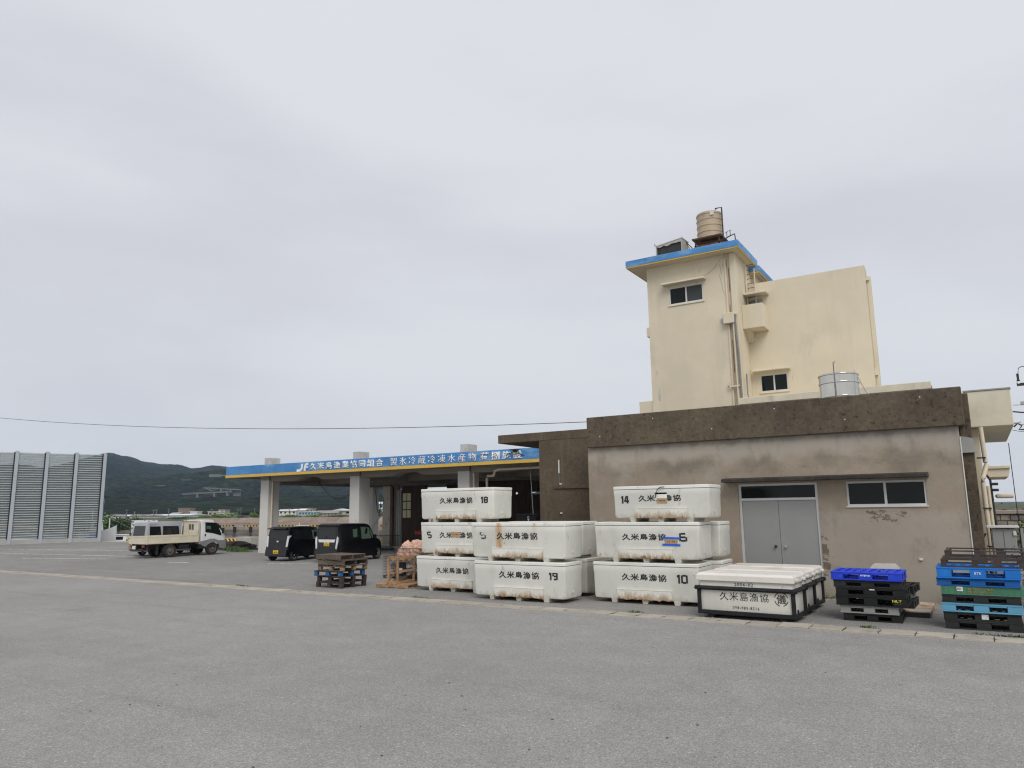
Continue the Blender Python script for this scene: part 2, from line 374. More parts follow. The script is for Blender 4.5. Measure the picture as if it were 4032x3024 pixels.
def add_stripes(m, width, dark=(.015, .014, .013)):
    nd, lk, b = nodes_of(m)
    src = b.inputs['Base Color'].links[0].from_socket
    tc = nd.new('ShaderNodeTexCoord'); sp = nd.new('ShaderNodeSeparateXYZ'); lk.new(tc.outputs['Object'], sp.inputs[0])
    a = nd.new('ShaderNodeMath'); a.operation = 'ADD'; lk.new(sp.outputs[0], a.inputs[0]); lk.new(sp.outputs[2], a.inputs[1])
    k = nd.new('ShaderNodeMath'); k.operation = 'MULTIPLY'; k.inputs[1].default_value = 1 / width; lk.new(a.outputs[0], k.inputs[0])
    f = nd.new('ShaderNodeMath'); f.operation = 'FRACT'; lk.new(k.outputs[0], f.inputs[0])
    g = nd.new('ShaderNodeMath'); g.operation = 'GREATER_THAN'; g.inputs[1].default_value = .5; lk.new(f.outputs[0], g.inputs[0])
    x = nd.new('ShaderNodeMix'); x.data_type = 'RGBA'; lk.new(g.outputs[0], x.inputs['Factor']); lk.new(src, x.inputs['A']); x.inputs['B'].default_value = (*dark, 1)
    lk.new(x.outputs['Result'], b.inputs['Base Color'])
add_stripes(M['stripe'], .40)

QUAY = [(-400, 31.0), (-110, 36.5), (-66, 38.6), (-52.4, 39.8), (-37.6, 42.2), (-20, 44.0), (40, 50)]
mb = MB()
pts = [(-400, -60), (60, -60), (60, 58)] + [(x, y) for x, y in reversed(QUAY)]
mb.add([(x, y, 0) for x, y in pts] + [(x, y, -4) for x, y in pts], [tuple(range(len(pts)))] + [(k, (k + 1) % len(pts), len(pts) + (k + 1) % len(pts), len(pts) + k) for k in range(len(pts))])
g = mb.build('ground', M['asphalt_yard']); tag(g, kind='structure')
g2 = MB().add([(-400, -60, .004), (60, -60, .004), (60, 15.57, .004), (-400, 15.57, .004)], [(0, 1, 2, 3)]).build('road', M['asphalt']); tag(g2, kind='structure')
w = MB().add([(-3000, 25, -1.8), (900, 25, -1.8), (900, 3000, -1.8), (-3000, 3000, -1.8)], [(0, 1, 2, 3)]).build('water', M['water']); tag(w, kind='structure')

# drain: a channel bed with loose concrete lids along its length
M['lid'] = mat('drain_lid_concrete', (.36, .325, .275), rough=.95, var=.14, vs=2.2, fine=.10, fs=35, bump=.35, bs=30, rnd=.09,
    layers=[((.17, .145, .115), (2.5, 2.5, 2.5), .56, .74, .6, 5), ((.46, .44, .40), (1.2, 1.2, 1.2), .60, .75, .4, 4)])
M['channel'] = mat('drain_channel_dirt', (.05, .043, .035), rough=1, var=.3, vs=3, bump=.4)
gut = bx('drain_channel', M['channel'], None, -44, 3.0, 15.56, 16.13, -.05, .006); tag(gut, kind='structure')
rim = MB().box(-44, 3.0, 15.52, 15.562, -.05, .013).build('drain_rim', M['lid'], gut)
lidm = []
for k in range(4):
    rr = random.Random(k)
    n = .035
    poly = [(-.292, 0), (-.292, .17 + rr.uniform(-.03, .03)), (-.292 + n, .20), (-.292 + n, .27), (-.292, .30), (-.292, .535), (.292, .535), (.292, .31 + rr.uniform(-.02, .02)), (.292 - n, .28), (.292 - n, .2), (.292, .17), (.292, 0)]
    lidm.append(MB().prism(poly, 'z', -.06, .022).mesh('drain_lid', M['lid'], bevel=.006))
x = -43.6; k = 0
while x < 2.6:
    rr = random.Random(k * 7 + 3)
    near = max(0, min(1, (x + 12) / 9))
    o = obj('drain_lid', lidm[k % 4], gut, (x, 15.58 + rr.uniform(-.006, .006), rr.uniform(-.008, .007)), (R(rr.uniform(-.6, .6)), R(rr.uniform(-.5, .5)), R(rr.uniform(-.7, .7))))
    x += .600 + near * rr.uniform(.0, .012); k += 1

# worn road paint
M['old_paint'] = mat('worn_white_line', (.60, .60, .58), rough=.85, var=.08, bump=.2, alpha=((3, 9, 1), .40, .10))
def paint(a, b, wdt, label):
    a, b = Vector(a), Vector(b); d = (b - a).normalized() * wdt / 2; n = Vector((-d.y, d.x, 0))
    o = MB().add([a + n, a - n, b - n, b + n], [(0, 1, 2, 3)]).build('road_marking', M['old_paint']); tag(o, kind='structure'); return o
paint((-34.1, 22.35, .005), (-32.8, 22.65, .005), .26, '')
paint((-28.3, 23.65, .005), (-26.6, 24.75, .005), .26, '')
paint((-56, 23.2, .005), (-40.5, 24.6, .005), .22, '')
paint((-60, 26.2, .005), (-47, 28.4, .005), .2, '')
paint((-46, 21.2, .005), (-40, 22.7, .005), .2, '')

# ------------------------------------------------------------------ the grimy warehouse
WY = 20.9
wh = thing('warehouse', 'low grimy concrete warehouse with grey double door and dark stained parapet', 'building', (-5.2, WY, 0))
M['wh_wall'] = mat('warehouse_render', (.318, .264, .200), rough=.9, var=.15, vs=.55, fine=.05, fs=20, bump=.16, bs=12, bdist=.02)
def dress_wall(m):
    nd, lk, b = nodes_of(m)
    src = b.inputs['Base Color'].links[0].from_socket
    tc = nd.new('ShaderNodeTexCoord'); P = tc.outputs['Object']
    sp = nd.new('ShaderNodeSeparateXYZ'); lk.new(P, sp.inputs[0]); X, Z = sp.outputs[0], sp.outputs[2]
    def nz(sc, det=5, rg=.6, w=None):
        mp = nd.new('ShaderNodeMapping'); mp.inputs['Scale'].default_value = sc; lk.new(P, mp.inputs['Vector'])
        n = nd.new('ShaderNodeTexNoise'); n.inputs['Scale'].default_value = 1; n.inputs['Detail'].default_value = det; n.inputs['Roughness'].default_value = rg
        lk.new(mp.outputs[0], n.inputs['Vector']); return n.outputs['Fac']
    def ma(op, a, c, clamp=False):
        x = nd.new('ShaderNodeMath'); x.operation = op; x.use_clamp = clamp
        for q, i in ((a, 0), (c, 1)):
            if isinstance(q, (int, float)): x.inputs[i].default_value = q
            else: lk.new(q, x.inputs[i])
        return x.outputs[0]
    def mr(v, a, bb, c=0, d=1, smooth=True):
        r = nd.new('ShaderNodeMapRange'); lk.new(v, r.inputs['Value']); r.interpolation_type = 'SMOOTHSTEP' if smooth else 'LINEAR'
        for i, q in zip(('From Min', 'From Max', 'To Min', 'To Max'), (a, bb, c, d)): r.inputs[i].default_value = q
        return r.outputs[0]
    def mixc(f, a, col):
        x = nd.new('ShaderNodeMix'); x.data_type = 'RGBA'; lk.new(f, x.inputs['Factor']); lk.new(a, x.inputs['A']); x.inputs['B'].default_value = (*col, 1); return x.outputs['Result']
    c = src
    # pale bloom just under the parapet, with a dark tide line hanging under it
    zz = ma('ADD', Z, ma('MULTIPLY', ma('SUBTRACT', nz((.9, .9, .6)), .5), 1.5))
    c = mixc(ma('MULTIPLY', mr(zz, 3.55, 3.95), .62), c, (.40, .37, .325))
    band = ma('MULTIPLY', mr(zz, 3.15, 3.42), mr(zz, 3.85, 3.55))
    c = mixc(ma('MULTIPLY', band, ma('MULTIPLY', mr(nz((.7, .7, 1.2)), .35, .65), .75)), c, (.165, .145, .118))
    zt = ma('ADD', Z, ma('MULTIPLY', ma('SUBTRACT', nz((2.5, 2.5, 1.0)), .5), .8))
    c = mixc(ma('MULTIPLY', mr(zt, 4.02, 4.22), .40), c, (.13, .118, .10))
    # runs down from the window hood and dark soiling low on the wall
    runs = ma('MULTIPLY', mr(nz((1.6, 1.6, .30)), .54, .78), mr(Z, 3.1, 1.0, .45, .15))
    c = mixc(runs, c, (.17, .145, .118))
    low = ma('MULTIPLY', mr(ma('ADD', Z, ma('MULTIPLY', nz((1.2, 1.2, 1.2)), .5)), .75, .3), .5)
    c = mixc(low, c, (.20, .165, .12))
    # pale patched paint over the right half, flaking under the window and beside the door
    pal = ma('MULTIPLY', mr(X, 1.2, 2.0), ma('MULTIPLY', mr(ma('ADD', Z, ma('MULTIPLY', ma('SUBTRACT', nz((1.5, 1.5, 1.5)), .5), .35)), 2.3, 2.05), .42))
    c = mixc(pal, c, (.40, .375, .33))
    fl = nz((2.6, 2.6, 4.6), 7, .70)
    zone1 = ma('MULTIPLY', ma('MULTIPLY', mr(X, 1.7, 2.9), mr(X, 4.5, 3.3)), ma('MULTIPLY', mr(Z, 1.35, 2.1), mr(Z, 2.40, 2.15)))
    zone2 = ma('MULTIPLY', ma('MULTIPLY', mr(X, 1.55, 1.6), mr(X, 2.35, 1.9)), ma('MULTIPLY', mr(Z, .5, .8), mr(Z, 1.75, 1.4)))
    zone3 = ma('MULTIPLY', ma('MULTIPLY', mr(X, 1.55, 1.58), mr(X, 1.8, 1.68)), mr(Z, 2.6, 2.3))
    zn = ma('ADD', ma('ADD', zone1, ma('MULTIPLY', zone2, .75)), ma('MULTIPLY', zone3, .8), True)
    thr = ma('SUBTRACT', fl, ma('MULTIPLY', ma('SUBTRACT', 1.0, zn), .4))
    c = mixc(mr(thr, .485, .515), c, (.150, .118, .088))
    fl2 = ma('SUBTRACT', nz((9, 9, 11), 6, .7), ma('MULTIPLY', ma('SUBTRACT', 1.0, zn), .22))
    c = mixc(ma('MULTIPLY', mr(fl2, .56, .60), .8), c, (.165, .13, .098))
    blot = ma('MULTIPLY', mr(nz((1.1, 1.1, 1.3), 6, .65), .50, .70), .50)
    c = mixc(blot, c, (.37, .345, .30))
    blot2 = ma('MULTIPLY', mr(nz((1.7, 1.7, .9), 6, .65), .53, .72), .52)
    c = mixc(blot2, c, (.19, .165, .135))
    # hairline cracks
    vo = nd.new('ShaderNodeTexVoronoi'); vo.feature = 'DISTANCE_TO_EDGE'; vo.inputs['Scale'].default_value = 3.2
    wv = nd.new('ShaderNodeTexNoise'); wv.inputs['Scale'].default_value = 5; wv.inputs['Detail'].default_value = 6; lk.new(P, wv.inputs['Vector'])
    va = nd.new('ShaderNodeVectorMath'); va.operation = 'MULTIPLY_ADD'; lk.new(wv.outputs['Color'], va.inputs[0]); va.inputs[1].default_value = (.5, .5, .5); lk.new(P, va.inputs[2]); lk.new(va.outputs[0], vo.inputs['Vector'])
    cr = ma('MULTIPLY', mr(vo.outputs['Distance'], .012, .003), ma('MULTIPLY', mr(nz((.8, .8, .8)), .55, .66), ma('ADD', mr(Z, 2.9, 3.5), .15)))
    c = mixc(ma('MULTIPLY', cr, .7), c, (.07, .055, .045))
    lk.new(c, b.inputs['Base Color'])
dress_wall(M['wh_wall'])
X0, X1 = -10.28, -.26
DX0, DX1, DZ1 = -5.68, -3.60, 2.96      # door opening
NX0, NX1, NZ0, NZ1 = -2.90, -1.08, 2.31, 2.95   # window opening
T = .22
mb = MB()
mb.box(X0, DX0, WY, WY + T, 0, 4.30); mb.box(DX0, DX1, WY, WY + T, DZ1, 4.30); mb.box(DX1, NX0, WY, WY + T, 0, 4.30)
mb.box(NX0, NX1, WY, WY + T, 0, NZ0); mb.box(NX0, NX1, WY, WY + T, NZ1, 4.30); mb.box(NX1, X1, WY, WY + T, 0, 4.30)
wb(mb, 'front_wall', M['wh_wall'], wh)
mb = MB().box(X1 - .22, X1 - .002, WY + T, 29, 0, 4.30); wb(mb, 'side_wall', M['conc_brown'], wh)
mb = MB().box(X0 + .002, X0 + .22, WY + T, 29, 0, 4.30); wb(mb, 'side_wall', M['conc_brown'], wh)
wbx('roof_slab', M['conc_brown'], wh, X0 - .02, X1 + .02, WY + .06, 29, 4.302, 4.62)
par = wb(MB().box(X0 + .05, -.115, WY - .15, WY + .06, 4.215, 5.165), 'parapet', M['conc_brown'], wh, .018)
rnd_ = random.Random(5)
for k in range(17):   # tie-rod holes left by the formwork
    px = X0 + .5 + k * .585; pz = 4.98 if k % 2 else 4.55
    wb(MB().cyl((px, WY - .154, pz), (px, WY - .14, pz), .017, n=8), 'tie_hole', M['alu_pale'] if k % 3 == 0 else M['dark_hole'], par)
wb(MB().box(-.36, -.115, WY + .06, 29, 4.30, 5.16), 'side_parapet', M['conc_brown'], wh, .012)
# pilaster standing proud of the right flank, with a zinc collar
wb(MB().box(-.255, .01, WY + .75, WY + 1.3, 0, 5.10), 'pilaster', M['conc_brown'], wh, .015)
M['zinc'] = mat('zinc_flashing', (.36, .365, .35), rough=.6, var=.08, bump=.05)
wb(MB().prism([(-.25, 3.60), (.075, 3.60), (.02, 3.95), (-.25, 4.02)], 'y', WY + .66, WY + .748), 'rain_collar', M['zinc'], wh)
wb(MB().path([(X1 + .012, WY - .012, 0), (X1 + .012, WY - .012, 3.95)], .014), 'corner_conduit', M['alu_pale'], wh)
# lintel hood
hood = wb(MB().prism([(WY - .48, 3.005), (WY - .48, 3.085), (WY - .4, 3.115), (WY, 3.135), (WY, 3.005)], 'x', -6.0, -1.0), 'hood', M['conc_hood'], wh, .006)
# door
dr = wb(MB().box(DX0, DX0 + .07, WY + .05, WY + .15, .17, DZ1).box(DX1 - .07, DX1, WY + .05, WY + .15, .17, DZ1).box(DX0 + .07, DX1 - .07, WY + .05, WY + .15, DZ1 - .06, DZ1).box(DX0 + .07, DX1 - .07, WY + .05, WY + .15, 2.50, 2.57), 'door_frame', M['alu'], wh, .006)
wbx('transom_pane', M['glass'], dr, DX0 + .07, DX1 - .07, WY + .09, WY + .10, 2.57, DZ1 - .06)
mid = (DX0 + DX1) / 2
for sx, (a, b_) in enumerate(((DX0 + .075, mid - .004), (mid + .004, DX1 - .075))):
    lf = wb(MB().box(a, b_, WY + .075, WY + .115, .18, 2.495), 'door_leaf', M['door_grey'], dr, .004)
    lf_c = .5 * (a + b_)
    lv = MB().box(lf_c - .32, lf_c + .32, WY + .055, WY + .078, .62, .665)
    for q in range(4): lv.box(lf_c - .32, lf_c + .32, WY + .06, WY + .078, .30 + q * .08, .35 + q * .08)
    wb(lv, 'louvre', M['door_grey'], lf, .004)
    hx = mid + (-.13 if sx == 0 else .13)
    wb(MB().cyl((hx, WY + .01, 1.28), (hx, WY + .077, 1.28), .035, .03, n=12), 'door_knob', M['stainless'] if sx else M['black_metal'], lf, smooth=True)
wbx('door_step', M['conc_wall'], wh, DX0 - .05, DX1 + .05, WY - .02, WY + .2, 0, .168, .01)
# window: sliding pair
wf = wb(MB().box(NX0, NX1, WY + .03, WY + .12, NZ1 - .05, NZ1).box(NX0, NX1, WY + .03, WY + .12, NZ0, NZ0 + .06).box(NX0, NX0 + .05, WY + .03, WY + .12, NZ0 + .06, NZ1 - .05).box(NX1 - .05, NX1, WY + .03, WY + .12, NZ0 + .06, NZ1 - .05).box(-2.03, -1.97, WY + .035, WY + .115, NZ0 + .06, NZ1 - .05), 'window_frame', M['alu_pale'], wh, .004)
wbx('sill', M['alu_pale'], wf, NX0 - .02, NX1 + .02, WY - .035, WY + .03, NZ0 - .02, NZ0 + .012)
for a, b_ in ((NX0 + .05, -2.03), (-1.97, NX1 - .05)): wbx('pane', M['glass'], wf, a, b_, WY + .07, WY + .08, NZ0 + .06, NZ1 - .05)
wbx('dark_backing', M['dark_hole'], wh, X0 + .3, X1 - .3, WY + 1.5, WY + 1.55, .1, 4.2)  # near-black sheet painted as the dark inside of the warehouse
# annex to the left, its roof slab sailing out past the wall
AY = 22.3
ann = wb(MB().box(-12.86, X0 + .1, AY, AY + .25, 0, 4.70), 'annex_wall', M['conc_annex'], wh)
wb(MB().box(-14.57, X0 + .1, AY - .003, AY + 5.5, 4.702, 5.0), 'annex_slab', M['conc_annex'], wh, .012)
wb(MB().box(-12.86, -12.64, AY + .25, AY + 6, 0, 4.70), 'annex_side_wall', M['conc_annex'], wh)
wb(MB().box(-12.3, X0 + .1, AY - .05, AY - .002, 3.02, 3.13), 'annex_ledge', M['conc_annex'], wh, .008)
wb(MB().box(-12.1, -12.06, AY - .03, AY - .002, 3.55, 4.0), 'bracket', M['alu_pale'], wh)
wb(MB().path([(-12.08, AY - .02, 3.55), (-12.08, AY - .02, 3.2), (-12.0, AY - .03, 3.1)], .012), 'conduit', M['pipe_grey'], wh)
for q in ((-12.02, 3.18), (-12.02, 2.2), (-1.35, 1.02)):
    wb(MB().box(q[0] - .04, q[0] + .04, (AY if q[0] < -5 else WY) - .05, (AY if q[0] < -5 else WY) - .002, q[1] - .025, q[1] + .025), 'wall_clip', M['alu_pale'], wh, .006)
wbx('wall_block', M['conc_wall'], wh, -8.08, -7.75, WY - .07, WY - .002, 2.36, 2.48, .01)

# ------------------------------------------------------------------ the open landing hall with its blue fascia
FY = 28.5
hall = thing('fish_market_hall', 'open-sided landing hall with blue sign fascia on white columns', 'building', (-27, 34, 0))
fa = wb(MB().box(-38.15, -13.6, FY, FY + .12, 4.55, 5.065), 'fascia', M['blue_fascia'], hall, .008)
wb(MB().box(-38.17, -13.6, FY - .015, FY + .105, 4.40, 4.552), 'yellow_trim', M['yellow_trim'], hall, .006)
wb(MB().box(-38.15, -38.03, FY + .12, 41, 4.40, 5.06), 'side_fascia', M['canopy_conc'], hall)
wbx('roof_slab', M['canopy_conc'], hall, -38.03, -13.6, FY + .12, 41, 4.47, 4.72)
for cx in (-36.08, -28.84, -21.6):
    wb(MB().box(cx, cx + .70, 29.4, 30.22, 0, 4.215), 'column', M['col_white'], hall, .012)
    wb(MB().box(cx + .05, cx + .65, 30.23, 41, 3.95, 4.468), 'cross_beam', M['canopy_conc'], hall, .015)
    wb(MB().box(cx + .01, cx + .69, 29.42, 30.2, 4.217, 4.468), 'column_head', M['canopy_conc'], hall)
    if cx > -35: continue
for cx in (-36.08,):
    wb(MB().box(cx, cx + .55, 38.5, 39.1, 0, 3.95), 'column', M['col_white'], hall, .012)
# haunched edge beam between the columns
for a, b_ in ((-35.36, -28.86), (-28.12, -21.62), (-20.88, -13.6), (-37.9, -36.1)):
    if b_ - a > 3:
        mb = MB(); mb.prism([(a, 4.47), (a, 4.13), (a + 2.2, 4.13), (a + 2.8, 4.33), (b_ - 2.8, 4.33), (b_ - 2.2, 4.13), (b_, 4.13), (b_, 4.47)], 'y', 29.5, 30.1)
        wb(mb, 'edge_beam', M['canopy_conc'], hall)
for yy in (33.5, 37.5):
    wb(MB().box(-38.0, -13.6, yy, yy + .35, 4.05, 4.468), 'ceiling_beam', M['canopy_conc'], hall)
wb(MB().box(-38.03, -13.6, 40.4, 41, 3.9, 4.468), 'rear_beam', M['canopy_conc'], hall)
for cx in (-36.2, -28.95, -21.66):
    wb(MB().box(cx, cx + .47, 29.7, 30.5, 4.722, 5.57), 'roof_stub', M['stub'], hall, .012)
for cx, pz in ((-35.34, 4.4), (-20.83, 4.4)):
    wb(MB().path([(cx + .04, 29.62, 0), (cx + .04, 29.62, pz)], .055, 8), 'downpipe', M['pipe_cream'], hall, smooth=True)
wb(MB().path([(-20.2, 29.9, 0), (-20.2, 29.9, 3.85), (-20.15, 29.9, 3.95), (-19.6, 29.6, 3.95), (-19.5, 29.5, 4.02), (-19.45, 29.45, 4.15), (-19.2, 29.4, 4.22), (-13.7, 29.4, 4.22)], .06, 8), 'drain_pipe', M['pipe_cream'], hall, smooth=True)
def swag(a, b_, sag, r, name, parent, m):
    a, b_ = Vector(a), Vector(b_); n = 14
    pts = [a.lerp(b_, k / n) - Vector((0, 0, sag * (1 - (2 * k / n - 1) ** 2))) for k in range(n + 1)]
    return wb(MB().path(pts, r, 5), name, m, parent)
swag((-31.6, 29.75, 4.05), (-28.84, 29.75, 3.55), .75, .022, 'hanging_cable', hall, M['cable'])
swag((-34.6, 29.75, 4.05), (-31.6, 29.75, 4.05), .06, .018, 'hanging_cable', hall, M['cable'])
swag((-35.2, 38.4, 3.75), (-32.9, 36.4, 2.9), 1.1, .03, 'hanging_cable', hall, M['cable'])
# steel cross bracing behind the second column
for a, b_ in (((-34.8, 38.2, 2.45), (-31.2, 37.0, .2)), ((-35.6, 38.2, .9), (-33.3, 37.6, 2.7))):
    wb(MB().path([a, b_], .055, 4), 'brace', M['col_white'], hall)
# back room at the inner end of the hall
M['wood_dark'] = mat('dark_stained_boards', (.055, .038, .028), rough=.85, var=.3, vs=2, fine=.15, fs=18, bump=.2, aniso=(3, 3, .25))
M['peel_post'] = mat('peeling_white_post', (.56, .52, .45), rough=.85, var=.08, bump=.2, layers=[((.06, .04, .03), (7, 7, 1.2), .58, .66, .9, 5), ((.25, .13, .07), (5, 5, 1), .62, .74, .6, 4)])
M['brown_panel'] = mat('brown_wall_panel', (.20, .165, .135), rough=.85, var=.15, vs=.6, bump=.1, aniso=(3, 3, .3), layers=[((.06, .045, .035), (3, 3, .3), .58, .72, .6, 5)])
M['yellowed_glass'] = mat('yellowed_panes', (.66, .61, .36), rough=.3, var=.08, vs=1.5, bump=0)
RY = 36.5
wb(MB().box(-33.3, -13.6, RY, 40.4, 0, .10), 'floor_step', M['canopy_conc'], hall, .01)
wb(MB().box(-32.86, -32.22, RY, RY + .5, .1, 3.9), 'post', M['peel_post'], hall, .02)
wb(MB().box(-32.22, -31.6, RY + .1, RY + .25, .1, 3.9), 'brown_panel', M['brown_panel'], hall)
wb(MB().box(-32.05, -31.98, RY + .02, RY + .1, .1, 3.9), 'edge_strip', M['rust'], hall)
mb = MB()
for q in range(3): mb.box(-31.62 + q * .13, -31.53 + q * .13, RY - .05, RY + .1, .1, 3.62)
wb(mb, 'corrugated_post', M['zinc'], hall)
M['zinc2'] = M['zinc']
dd = wb(MB().box(-31.2, -29.2, RY, RY + .08, .1, 3.9), 'sliding_door', M['wood_dark'], hall)
for c_ in range(2):
    for r_ in range(3):
        wb(MB().box(-31.12 + c_ * .35, -30.83 + c_ * .35, RY - .02, RY - .002, 2.95 - r_ * .53, 3.42 - r_ * .53), 'pane', M['yellowed_glass'], dd)
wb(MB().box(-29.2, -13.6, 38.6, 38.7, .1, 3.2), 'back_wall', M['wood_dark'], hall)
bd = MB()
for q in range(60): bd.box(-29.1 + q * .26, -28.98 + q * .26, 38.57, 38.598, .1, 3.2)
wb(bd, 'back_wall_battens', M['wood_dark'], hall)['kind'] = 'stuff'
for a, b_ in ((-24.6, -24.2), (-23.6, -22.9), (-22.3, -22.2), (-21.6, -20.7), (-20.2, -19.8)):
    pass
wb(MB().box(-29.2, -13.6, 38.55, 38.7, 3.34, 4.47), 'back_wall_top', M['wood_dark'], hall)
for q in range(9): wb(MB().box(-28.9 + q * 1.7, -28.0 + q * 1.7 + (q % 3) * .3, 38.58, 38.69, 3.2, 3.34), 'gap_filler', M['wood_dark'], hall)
# sign lettering, in relief on the fascia
def sign(body, x0, x1, z0, z1, bold, sp):
    o = lettering(body, fa, M['white_letter'], x0, x1, z0, z1, FY - .001, 'sign_lettering', bold, .03, sp)
    off = root_off(fa); o.location = Vector(o.location) - off
sign('久米島漁業協同組合', -30.98, -25.64, 4.60, 4.985, .016, 1.35)
sign('製氷冷蔵冷凍水産物', -25.18, -19.84, 4.60, 4.985, -.004, 1.42)
sign('荷捌施設', -19.60, -17.32, 4.60, 4.985, .022, 1.4)
# emblem: a J and an f sharing a waist, cut as two bent strokes
def strip(pts, wd, mb, y):
    pts = [Vector((p[0], 0, p[1])) for p in pts]; L = []; Rr = []
    for i, p in enumerate(pts):
        t = (pts[min(i + 1, len(pts) - 1)] - pts[max(i - 1, 0)]).normalized(); n = Vector((-t.z, 0, t.x)) * wd / 2
        L.append(p + n); Rr.append(p - n)
    for i in range(len(pts) - 1):
        q = [L[i], L[i + 1], Rr[i + 1], Rr[i]]
        mb.add([(v.x, y - .03, v.z) for v in q] + [(v.x, y, v.z) for v in q], [(0, 1, 2, 3), (7, 6, 5, 4), (0, 4, 5, 1), (1, 5, 6, 2), (2, 6, 7, 3), (3, 7, 4, 0)])
mb = MB()
strip([(-31.58, 4.97), (-31.60, 4.78), (-31.63, 4.68), (-31.72, 4.62), (-31.86, 4.60), (-32.0, 4.62)], .13, mb, FY - .001)
strip([(-31.38, 4.58), (-31.36, 4.78), (-31.32, 4.90), (-31.22, 4.945), (-31.12, 4.945)], .13, mb, FY - .001)
mb.box(-31.29, -31.12, FY - .031, FY - .001, 4.74, 4.82)
wb(mb, 'emblem', M['white_letter'], fa)
# bracket lamp fixed over the last sign character
wb(MB().box(-17.85, -17.45, FY - .3, FY - .02, 5.0, 5.03).box(-17.70, -17.58, FY - .2, FY - .05, 4.90, 5.0), 'lamp_bracket', M['rust'], hall, .008)
swag((-17.5, FY - .1, 4.85), (-15.9, FY + .5, 4.33), .05, .016, 'lamp_cable', hall, M['cable'])
wb(MB().path([(-17.35, 29.2, 4.4), (-17.2, 29.2, 2.0)], .012, 5), 'hanging_rope', M['zinc'], hall)
# ------------------------------------------------------------------ cream ice-making tower behind the warehouse
TY = 29.0
tw = thing('ice_plant_tower', 'tall cream ice plant tower with blue roof edge behind the warehouse', 'building', (-7, 31, 0))
def window(parent, x0, x1, y, z0, z1, hood=None, mullion=True, glass=('glass', 'glass'), m='alu_pale', wall=None):
    f = MB().box(x0, x1, y - .02, y + .09, z1 - .05, z1).box(x0, x1, y - .02, y + .09, z0, z0 + .05).box(x0, x0 + .05, y - .02, y + .09, z0 + .05, z1 - .05).box(x1 - .05, x1, y - .02, y + .09, z0 + .05, z1 - .05)
    mx = (x0 + x1) / 2
    f.box(mx - .03, mx + .03, y - .015, y + .085, z0 + .05, z1 - .05)
    fr = wb(f, 'window_frame', M[m], parent, .004)
    wbx('sill', M['cream_trim'], fr, x0 - .04, x1 + .04, y - .07, y - .002, z0 - .06, z0 - .002, .006)
    wbx('pane', M[glass[0]], fr, x0 + .05, mx - .03, y + .03, y + .04, z0 + .05, z1 - .05)
    wbx('pane', M[glass[1]], fr, mx + .03, x1 - .05, y + .03, y + .04, z0 + .05, z1 - .05)
    if hood:
        a, b_, zz, dpt = hood
        wb(MB().prism([(y - dpt, zz), (y - dpt, zz + .07), (y - .001, zz + .13), (y - .001, zz)], 'x', a, b_), 'window_hood', M['cream_trim'], parent, .01)
    return fr
wx0, wx1, wz0, wz1 = -10.24, -8.78, 10.72, 11.47
TX0, TXR = -11.19, -7.86
mb = MB()
mb.box(TX0, wx0, TY, TY + .2, 0, 12.49); mb.box(wx0, wx1, TY, TY + .2, 0, wz0); mb.box(wx0, wx1, TY, TY + .2, wz1, 12.49); mb.box(wx1, TXR, TY, TY + .2, 0, 12.49)
wb(mb, 'front_wall', M['cream'], tw)
wb(MB().box(TX0 + .002, TX0 + .2, TY + .2, 33.5, 0, 12.49), 'left_wall', M['cream'], tw)
wb(MB().box(TXR, -7.63, TY + .05, TY + .3, 0, 12.49), 'pipe_recess', M['cream_rust'], tw)
wb(MB().box(-7.63, -7.42, TY - .06, TY + .3, 0, 12.48), 'pilaster', M['cream'], tw, .01)
wb(MB().box(-7.62, -7.425, TY + .3, 33.5, 0, 12.485), 'right_wall', M['cream'], tw)
wb(MB().box(wx0 + .1, wx1 - .1, TY + 1.2, TY + 1.25, wz0 - .3, wz1 + .3), 'dim_interior', M['dark_hole'], tw)  # near-black panel stands in for the dim room behind the window
wb(MB().box(-11.32, -11.188, TY + .02, TY + .5, 9.5, 9.92), 'wall_bracket', M['cream'], tw, .02)
# roof: soffit slab, blue fascia band, thin yellow line
RX0, RX1, RY0, RY1 = -11.90, -7.10, 28.40, 31.5
wbx('roof_slab', M['cream'], tw, RX0 + .06, RX1 - .06, RY0 + .06, RY1 - .06, 12.492, 12.72)
def band(x0, x1, y0, y1, z0, z1, t, name, m, bev=.006):
    mb = MB().box(x0, x1, y0, y0 + t, z0, z1).box(x0, x1, y1 - t, y1, z0, z1).box(x0, x0 + t, y0 + t, y1 - t, z0, z1).box(x1 - t, x1, y0 + t, y1 - t, z0, z1)
    return wb(mb, name, M[m], tw, bev)
band(RX0, RX1, RY0, RY1, 12.53, 12.80, .06, 'blue_fascia', 'blue_fascia')
band(RX0 + .012, RX1 - .012, RY0 + .012, RY1 - .012, 12.485, 12.529, .06, 'yellow_line', 'yellow_trim', 0)
window(tw, wx0, wx1, TY + .03, wz0, wz1, (-10.46, -8.62, 11.56, .36), glass=('glass', 'glass_dusty'))
wb(MB().box(-9.06, -8.87, TY - .012, TY + .02, 11.91, 12.13), 'vent', M['cream_trim'], tw, .01)
M['orange'] = mat('orange_box', (.50, .13, .05), rough=.6, bump=0)
